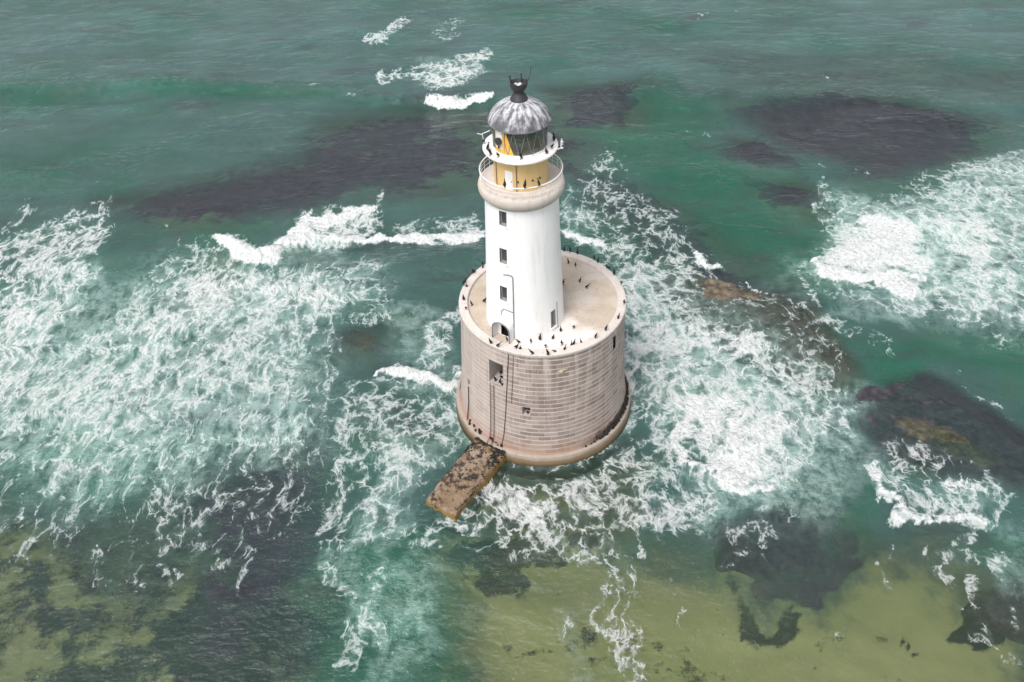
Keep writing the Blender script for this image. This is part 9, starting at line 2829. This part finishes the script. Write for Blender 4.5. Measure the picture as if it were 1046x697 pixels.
tri(mb, -124, GZ0 + .06, -103, GZ0 + .06, -122, GZ1, GR)
mb.build('blank_panel', M['yellow'], gl)
mb = MB(); plate(mb, -152, -124, GZ0 + .06, GZ1, GR - .02, .05); bp = mb.build('blank_panel', M['yellow'], gl)
mb = MB(); plate(mb, -147, -129, GZ0 + .45, GZ1 - .1, GR + .03, .02); mb.build('panel_face', M['steel'], bp)
mb = MB(); p = on(-136, GR + .16, 31.55, TC); mb.tube([p - on(-136, .12, 0), p + on(-136, .1, 0)], [.26, .3], 12); mb.tube([p + Vector((0, 0, -.2)), p + Vector((0, 0, -.55))], .07, 8); mb.build('lamp_housing', M['iron'], bp)
# lens and its pedestal inside the glass
mb = MB(); mb.lathe([(.55, 30.45), (.5, 30.8), (.8, 30.85), (.8, 30.95)], TC, 24, cap1=True); mb.build('lens_pedestal', M['grey_iron'], lh)
lensm = plain('lens_glass', (.05, .075, .055), .12, .5)
pr = [(.55, 31.0)]
for k in range(9):
    z = 31.02 + k * .13; r_ = .62 + .32 * math.sin(math.pi * (k + .5) / 9)
    r_ *= 1.3; pr += [(r_ + .06, z), (r_ + .1, z + .06), (r_, z + .12)]
mb = MB(); mb.lathe(pr + [(.3, 32.25)], TC, 32, cap1=True); ln = mb.build('lens', lensm, lh)
mb = MB()
for k in range(8): mb.tube([on(45 * k + 9, 1.02, 31.0, TC), on(45 * k + 9, 1.12, 31.6, TC), on(45 * k + 9, .85, 32.2, TC)], .03, 5)
mb.build('lens_frame', M['iron'], ln)
mb = MB(); mb.lathe([(GR - .04, GZ1), (2.3, 32.42), (2.38, 32.48), (2.38, 32.58), (2.28, 32.62), (2.2, 32.66)], TC, 56); mb.build('dome_gutter', M['grey_iron'], lh)
mb = MB()
pf = [(2.38, 32.58), (2.27, 32.85), (2.11, 33.12), (1.88, 33.38), (1.58, 33.62), (1.24, 33.82), (.90, 33.96), (.6, 34.05)]
b0 = len(mb.v); NN = 140
for i_, (r_, z_) in enumerate(pf):
    for k in range(NN):
        t_ = 2 * math.pi * k / NN
        q = r_ * (1 + .012 * math.cos(14 * t_) + .012 * math.sin(5 * t_ + i_ * .7)) + .0
        mb.v.append((TX + q * math.cos(t_), TY + q * math.sin(t_), z_))
for i in range(len(pf) - 1):
    for k in range(NN):
        mb.face([i * NN + k, i * NN + (k + 1) % NN, (i + 1) * NN + (k + 1) % NN, (i + 1) * NN + k])
dome = mb.build('dome', M['dome'], lh)
for k in range(14):
    a = 360 / 14 * (k + .5)
    mb = MB(); mb.tube([on(a, r_ * .985, z_, TC) for r_, z_ in pf], .022, 5); mb.build('dome_seam', M['dome'], dome)
mb = MB(); mb.lathe([(.66, 33.93), (.64, 34.16), (.56, 34.22), (.50, 34.42), (.38, 34.55), (.37, 34.68), (.48, 34.80), (.60, 34.98), (.66, 35.22), (.67, 35.34), (.61, 35.35), (.50, 35.12), (.1, 35.02)], TC, 28)
fin = mb.build('vent_cowl', M['iron'], lh, True, 50)
mb = MB()
for k in range(7):
    a = k * 51 + 20; lump(mb, on(a, .36 * (k % 3 > 0), 35.06, TC), (.15, .15, .08), rw)
mb.build('nest_litter', M['limed'], fin)
mb = MB(); mb.tube([on(10, .60, 35.25, TC), on(10, .85, 35.7, TC), on(10, .95, 36.5, TC)], .025, 5); mb.build('lightning_rod', M['iron'], fin)
for pts, r_ in (([on(160, .55, 35.2, TC), on(160, .7, 35.75, TC)], .06), ([on(60, .4, 35.2, TC), on(60, .45, 35.8, TC)], .05), ([on(-20, .55, 35.2, TC), on(-20, .62, 35.65, TC)], .06)):
    mb = MB(); mb.tube(pts, r_, 5); mb.build('cowl_spike', M['iron'], fin)
# aerials on the lantern gallery
mb = MB(); p = on(-14, 2.9, 30.3, TC); mb.tube([p, p + Vector((.25, -.1, .15)), p + Vector((.3, -.1, .9))], .05, 6)
for k in range(3): mb.box(p + Vector((.32, -.1 + .1 * (k % 2), .15 + .26 * k)), (.2, .08, .1))
mb.build('aerial', M['steel'], lh)
mb = MB(); p = on(168, 2.85, 30.4, TC); mb.tube([p, p + Vector((-.1, 0, .7)), p + Vector((.5, -.1, 1.0))], .035, 6); mb.tube([p + Vector((-.1, 0, .65)), p + Vector((-.5, 0, .75))], .03, 6)
mb.build('aerial', M['steel'], lh)

# ------------------------------------------------------------------ landing pier at the foot of the drum
pier = empty('landing_pier', (0, 0, 0))
tag(pier, 'low brown landing pier crusted with dark weed at the foot of the drum', 'pier')
q0 = [Vector(p) for p in ((-11.2, -13.3, 0), (-8.45, -15.15, 0), (-3.85, -8.2, 0), (-6.85, -6.3, 0))]
mb = MB(); NU, NV = 60, 26
rp = random.Random(9)
def pier_pt(u_, v_, z_):
    a = q0[0].lerp(q0[3], u_); b = q0[1].lerp(q0[2], u_)
    p = a.lerp(b, v_)
    jx = fbm(np.array([p.x + 70]), np.array([p.y + 20]), 1.3, 4, .65)[0] - .5; jy = fbm(np.array([p.x + 20]), np.array([p.y + 90]), 1.3, 4, .65)[0] - .5
    p = p + Vector((jx, jy, 0)) * .28 * (2 * max(abs(u_ - .5), abs(v_ - .5))) ** 2; return Vector((p.x, p.y, z_))
xs = np.array([[pier_pt(i / NU, j / NV, 0)[:2] for j in range(NV + 1)] for i in range(NU + 1)])
hh = fbm(xs[..., 0] + 40, xs[..., 1] + 40, .9, 5, .6)
for i in range(NU + 1):
    for j in range(NV + 1):
        e = min(i, j, NV - j) / 2.0
        z = 1.34 + .40 * (hh[i, j] - .5) - (.16 if e < .5 else 0)
        p = pier_pt(i / NU, j / NV, z); mb.v.append(tuple(p))
W_ = NV + 1
for i in range(NU):
    for j in range(NV): mb.face([i * W_ + j, (i + 1) * W_ + j, (i + 1) * W_ + j + 1, i * W_ + j + 1])
edge = [(i, 0) for i in range(NU, 0, -1)] + [(0, j) for j in range(NV)] + [(i, NV) for i in range(NU + 1)]
b = len(mb.v)
ctr = pier_pt(.5, .5, 0)
levels = (.75, .3, -.2, -2.2)
for li, z in enumerate(levels):
    for (i, j) in edge:
        p = Vector(mb.v[i * W_ + j]); o_ = (p - ctr); o_.z = 0; o_.normalize()
        mb.v.append((p.x + o_.x * (.03 + .1 * rp.random() * (li + 1) * .5), p.y + o_.y * (.03 + .1 * rp.random() * (li + 1) * .5), z + rp.uniform(-.06, .06)))
E_ = len(edge)
for k in range(E_ - 1):
    mb.face([edge[k][0] * W_ + edge[k][1], edge[k + 1][0] * W_ + edge[k + 1][1], b + k + 1, b + k])
    for li in range(len(levels) - 1):
        mb.face([b + li * E_ + k, b + li * E_ + k + 1, b + (li + 1) * E_ + k + 1, b + (li + 1) * E_ + k])
mb.build('pier_slab', M['pier'], pier, True, 50)
mb = MB()
for k in range(220):
    u_ = rp.random() ** .8; v_ = rp.random()
    p = pier_pt(u_, v_, 1.35)
    c_ = fbm(np.array([p.x + 11]), np.array([p.y + 5]), .55, 3)[0]
    edgey = abs(v_ - .5) * 2
    if c_ + .10 * (edgey > .75) + .08 * (u_ > .8) < .58: continue
    s = rp.uniform(.04, .10)
    lump(mb, p + Vector((0, 0, .0)), (s * rp.uniform(.7, 1.5), s, s * .4), rp)
for k in range(130):
    u_ = 1.0 - .24 * rp.random() ** 1.6; v_ = rp.random(); p = pier_pt(u_, v_, 1.36); s = rp.uniform(.06, .19); lump(mb, p, (s * rp.uniform(.8, 1.5), s, s * .6), rp)
tag(mb.build('weed_crust', M['weed'], pier), kind='stuff')

# ------------------------------------------------------------------ cormorants
def bird_mesh(pose):
    mb = MB()
    if pose == 0:      # upright
        P = [(-.20, 0, .06), (-.14, 0, .17), (-.08, 0, .29), (-.03, 0, .42), (.01, 0, .54), (.035, 0, .62), (.03, 0, .70), (.035, 0, .77), (.07, 0, .81), (.12, 0, .81), (.17, 0, .80), (.25, 0, .785)]
        rr_ = [.025, .065, .105, .12, .095, .06, .042, .04, .048, .038, .016, .006]
    elif pose == 1:    # hunched
        P = [(-.30, 0, .16), (-.20, 0, .21), (-.10, 0, .27), (0, 0, .33), (.09, 0, .40), (.12, 0, .47), (.10, 0, .53), (.12, 0, .585), (.16, 0, .60), (.21, 0, .595), (.26, 0, .585), (.33, 0, .57)]
        rr_ = [.02, .06, .105, .125, .10, .065, .048, .043, .048, .036, .016, .006]
    else:              # leaning forward, neck stretched
        P = [(-.30, 0, .20), (-.20, 0, .23), (-.10, 0, .29), (.0, 0, .36), (.10, 0, .44), (.18, 0, .52), (.23, 0, .60), (.27, 0, .67), (.31, 0, .70), (.36, 0, .695), (.41, 0, .68), (.48, 0, .66)]
        rr_ = [.02, .06, .105, .12, .09, .055, .04, .038, .045, .034, .015, .006]
    mb.tube(P, rr_, 10)
    hip = Vector(P[2])
    for sy in (-1, 1):
        mb.tube([hip + Vector((.03, sy * .05, -.05)), Vector((hip.x + .04, sy * .055, .03)), Vector((hip.x + .04, sy * .055, .008))], [.035, .015, .015], 6)
        mb.tube([(hip.x + .0, sy * .055, .012), (hip.x + .14, sy * .065, .008)], [.018, .03], 6)
        if pose != 2 or True:
            a, b_ = Vector(P[3]), Vector(P[1])
            mb.tube([a + Vector((.02, sy * .09, .03)), (a + b_) / 2 + Vector((-.02, sy * .115, 0)), b_ + Vector((-.06, sy * .05, -.02))], [.035, .055, .012], 7)
    return mb
bird_src = []
ordinal = 'first second third fourth fifth sixth seventh eighth ninth tenth eleventh twelfth thirteenth fourteenth fifteenth sixteenth seventeenth eighteenth nineteenth twentieth'.split()
def bird(x, y, z, rz, pose, label, group):
    if len(bird_src) <= pose or bird_src[pose] is None:
        while len(bird_src) <= pose: bird_src.append(None)
        o = bird_mesh(pose).build('cormorant', M['bird'], None, True, 80)
        bird_src[pose] = o
    else:
        o = bird_src[pose].copy(); C.objects.link(o)
    o.location = (x, y, z); o.rotation_euler = (0, 0, rz)
    k = rb_.uniform(.68, .86); o.scale = (k, k, k)
    tag(o, label, 'cormorant', group)
rb_ = random.Random(2)
RIM = [(-5.67, 6.8), (-6.37, 5.85), (-7.08, 4.23), (-6.7, 4.21), (-7.26, 2.6), (-7.53, 2.16), (-7.32, 0.03), (-7.04, -1.4), (-4.77, -6.14), (-4.17, -6.84), (-2.41, -6.81), (-1.17, -7.69), (0.19, -7.74), (2.58, 7.66), (3.19, 7.56), (4.04, 7.25), (5.59, 5.92), (6.0, 5.51), (6.74, 4.45), (6.88, 4.13), (7.18, 3.3), (7.65, 1.61), (7.45, -1.3), (6.76, -3.25), (5.5, -4.84), (4.52, -5.78), (0.23, -7.7)]
DECKB = [(-5.64, 4.9), (-7.1, 1.92), (-6.59, -0.61), (-5.33, -0.13), (-3.29, -5.62), (-1.17, -5.91), (-0.35, -5.48), (-2.1, -6.92), (0.09, -6.56), (-2.29, -5.91), (3.16, -6.21), (2.59, -6.33), (2.34, -6.5), (1.49, -6.32), (0.8, -5.43), (1.5, -4.47), (2.69, -4.15), (-0.36, -5.48), (1.74, -7.05), (0.85, -7.33), (2.72, 5.49), (3.42, 4.91), (3.73, 2.47), (4.31, 1.49), (2.11, 2.09)]
GRAIL = [-112.4, -84.8, -66.7]
LGAL = [(-4.39, -1.58), (-4.03, -2.67), (-4.27, -3.7), (-3.3, -3.76), (-1.63, -4.16), (0.31, -3.4), (0.78, -2.68), (0.94, -1.47)]
def zone(a):
    a = (a + 360) % 360
    if 60 <= a < 130: return 'back rim of the stone drum behind the tower'
    if 130 <= a < 215: return 'left rim of the stone drum'
    if 215 <= a < 282: return 'front rim of the stone drum'
    if 282 <= a < 345: return 'front right rim of the stone drum'
    return 'right rim of the stone drum'
zs_ = {}
for x, y in RIM:
    a = math.degrees(math.atan2(y, x)); r = min(max(math.hypot(x, y), 7.08), 7.68)
    zs_.setdefault(zone(a), []).append(((a + 360) % 360 if not zone(a).startswith('right') else ((a + 180) % 360), a, r))
def ordn(i): return ordinal[i]
for zn, l in zs_.items():
    l.sort()
    for i, (_, a, r) in enumerate(l):
        bird(r * math.cos(R(a)), r * math.sin(R(a)), 13.752, R(a) + rb_.choice((0, math.pi, 1.4, -1.4)) + rb_.gauss(0, .4), rb_.choice((0, 0, 0, 1, 2)), 'black cormorant on the %s, %s from the %s' % (zn.replace('stone ', '').replace(' behind the tower', ''), ordn(i), {'l': 'back', 'r': 'front', 'b': 'right', 'f': 'left'}[zn[0]]), 'cormorants perched on the drum rim')
dl = sorted(DECKB)
nl = [p for p in dl if p[0] < TX]; nr = [p for p in dl if p[0] >= TX]
for nm, l in (('left of', nl), ('right of', nr)):
    for i, (x, y) in enumerate(l):
        bird(x, y, 13.522, rb_.uniform(0, 6.28), rb_.choice((0, 0, 1, 2)), 'black cormorant on the deck %s the tower, %s from the left' % (nm, ordn(i)), 'cormorants standing on the drum deck')
for i, a in enumerate(sorted(GRAIL)):
    p = on(a, 3.24, 28.57, TC); bird(p.x, p.y, p.z, R(a) + math.pi + rb_.gauss(0, .5), 0, 'black cormorant on the white gallery railing, %s from the left' % ordn(i), 'cormorants on the gallery railing')
lg_ = sorted(LGAL)
for i, (x, y) in enumerate(lg_):
    d = math.hypot(x - TX, y - TY); k = min(max(d, 2.3), 2.8) / d
    bird(TX + (x - TX) * k, TY + (y - TY) * k, 30.445, rb_.uniform(0, 6.28), rb_.choice((0, 1)), 'black cormorant on the white ledge under the lantern glass, %s from the left' % ordn(i), 'cormorants on the lantern ledge')
DWB = [(-126.9, 7.6, 0), (-124.5, 7.0, 1), (-122.6, 7.5, 0), (-121.0, 6.8, 0), (-120.3, 7.75, 1), (-127.6, 6.5, 0)]
for i, (a, r, ps_) in enumerate(sorted(DWB)):
    p = on(a, r, 9.06); bird(p.x, p.y, p.z, rb_.uniform(0, 6.28), ps_, 'black cormorant in the large square doorway of the drum, %s from the left' % ordn(i), 'cormorants in the drum doorway')
p = on(-102.0, drum_r(6.3) - .25, 6.256); bird(p.x, p.y, p.z, R(-100), 1, 'black cormorant in the small square window halfway up the drum', None)
p = on(-152.6, drum_r(6) - .15, 5.906); bird(p.x, p.y, p.z, R(-150), 0, 'black cormorant in the small opening at the left edge of the drum', None)
p = on(-34.4, drum_r(11.3) - .2, 11.256); bird(p.x, p.y, p.z, R(-40), 0, 'black cormorant in the narrow slit near the right edge of the drum', None)
p0_ = (3.19, 7.37, 14.6)

# ------------------------------------------------------------------ rocks that break or nearly break the surface
def rock_material(name, a, b, cap, capz):
    t = NT(name)
    o = t.obj(); z = t.n('SeparateXYZ', {0: t.n('NewGeometry', None, 0)}, 2)
    n = t.noise(o, .8, 7, .7)
    col = t.mix(t.step(n, .34, .66), a, b)
    cz = t.step(t.add(z, t.mul(t.sub(t.noise(o, .5, 6, .65), .5), .5)), capz - .12, capz + .12)
    col = t.mix(cz, col, t.mix(t.step(t.noise(o, 1.3, 7, .72), .33, .66), tuple(k * .22 for k in cap), tuple(k * 1.2 for k in cap)))
    return t.surface(t.princ(col, .55, t.bump(t.add(n, t.mul(t.noise(o, 3, 6, .7), .4)), .8, .2)))
dark_rock = rock_material('weedy_rock', (.022, .022, .030), (.075, .066, .076), (.092, .092, .055), .05)
def rock(pts, top, label, mat, rough=.5, rise=2.2, crest=None, seed=0):
    P_ = np.array(pts); x0, y0 = P_.min(0) - 1.5; x1, y1 = P_.max(0) + 1.5
    st = .22; xs_ = np.arange(x0, x1, st); ys_ = np.arange(y0, y1, st)
    gx, gy = np.meshgrid(xs_, ys_)
    wx, wy = warp(gx, gy, 1.2, 1 / 4., 13. + seed)
    sd_ = poly_sd(wx, wy, pts)
    z = -2.6 + (top + 2.6) * smooth((sd_ + 1.2) / rise) ** .7 + rough * (fbm(gx, gy, .5, 5, .6) - .5 + .5 * (fbm(gx + 9, gy, 1.7, 4, .6) - .5)) * smooth(sd_ + 1)
    if crest is not None:
        cs = poly_sd(wx, wy, crest); z = z + .30 * smooth((cs + 1.2) / 2.6) 
    ok = sd_ > -1.3
    idx = -np.ones(gx.shape, int); mb = MB()
    cnt = 0
    for i, j in zip(*np.nonzero(ok)):
        idx[i, j] = cnt; cnt += 1; mb.v.append((gx[i, j], gy[i, j], z[i, j]))
    for i in range(gx.shape[0] - 1):
        for j in range(gx.shape[1] - 1):
            f_ = (idx[i, j], idx[i, j + 1], idx[i + 1, j + 1], idx[i + 1, j])
            if min(f_) >= 0: mb.face(f_)
    o = mb.build('reef_rock', mat, None, True, 180)
    return tag(o, label, 'rock')
ROCKS = [[(31.48, -0.16), (36.48, 2.99), (40.15, 2.27), (43.78, -2.1), (48.6, -7.65), (45.39, -13.82), (40.2, -11.71), (34.64, -7.34), (31.62, -6.51), (30.47, -3.27)], [(35.24, -3.69), (38.11, -3.38), (40.72, -5.29), (42.9, -9.03), (41.68, -10.85), (39.2, -9.86), (35.94, -7.63)], [(15.96, -15.68), (21.47, -14.04), (25.71, -15.2), (25.05, -18.39), (23.13, -20.79), (18.96, -20.33), (15.19, -19.31)], [(36.24, -22.52), (40.38, -21.9), (38.28, -26.01), (35.75, -25.23)], [(17.79, 19.91), (22.41, 21.71), (27.85, 18.86), (31.88, 14.17), (33.47, 7.29), (30.59, 4.26), (26.89, 6.27), (21.66, 12.3), (17.74, 16.07)]]
rock(ROCKS[0], -.16, 'large dark weedy rock with an olive brown crest, right of the drum', dark_rock, .45, 3.0, ROCKS[1], 1)
rock(ROCKS[2], -.42, 'dark submerged rock on the sand in front of the white surf, right of the drum', dark_rock, .5, 2.0, None, 2)
rock(ROCKS[3], -.30, 'small dark rock in the sandy shallows, nearest and farthest right of the rocks', dark_rock, .5, 1.6, None, 3)
reef_rock = rock_material('brown_reef', (.045, .038, .032), (.20, .160, .110), (.125, .108, .08), .0)
rock(ROCKS[4], -.16, 'long brown reef with foam running over it, behind the drum on the right', reef_rock, 1.05, 3.4, None, 4)
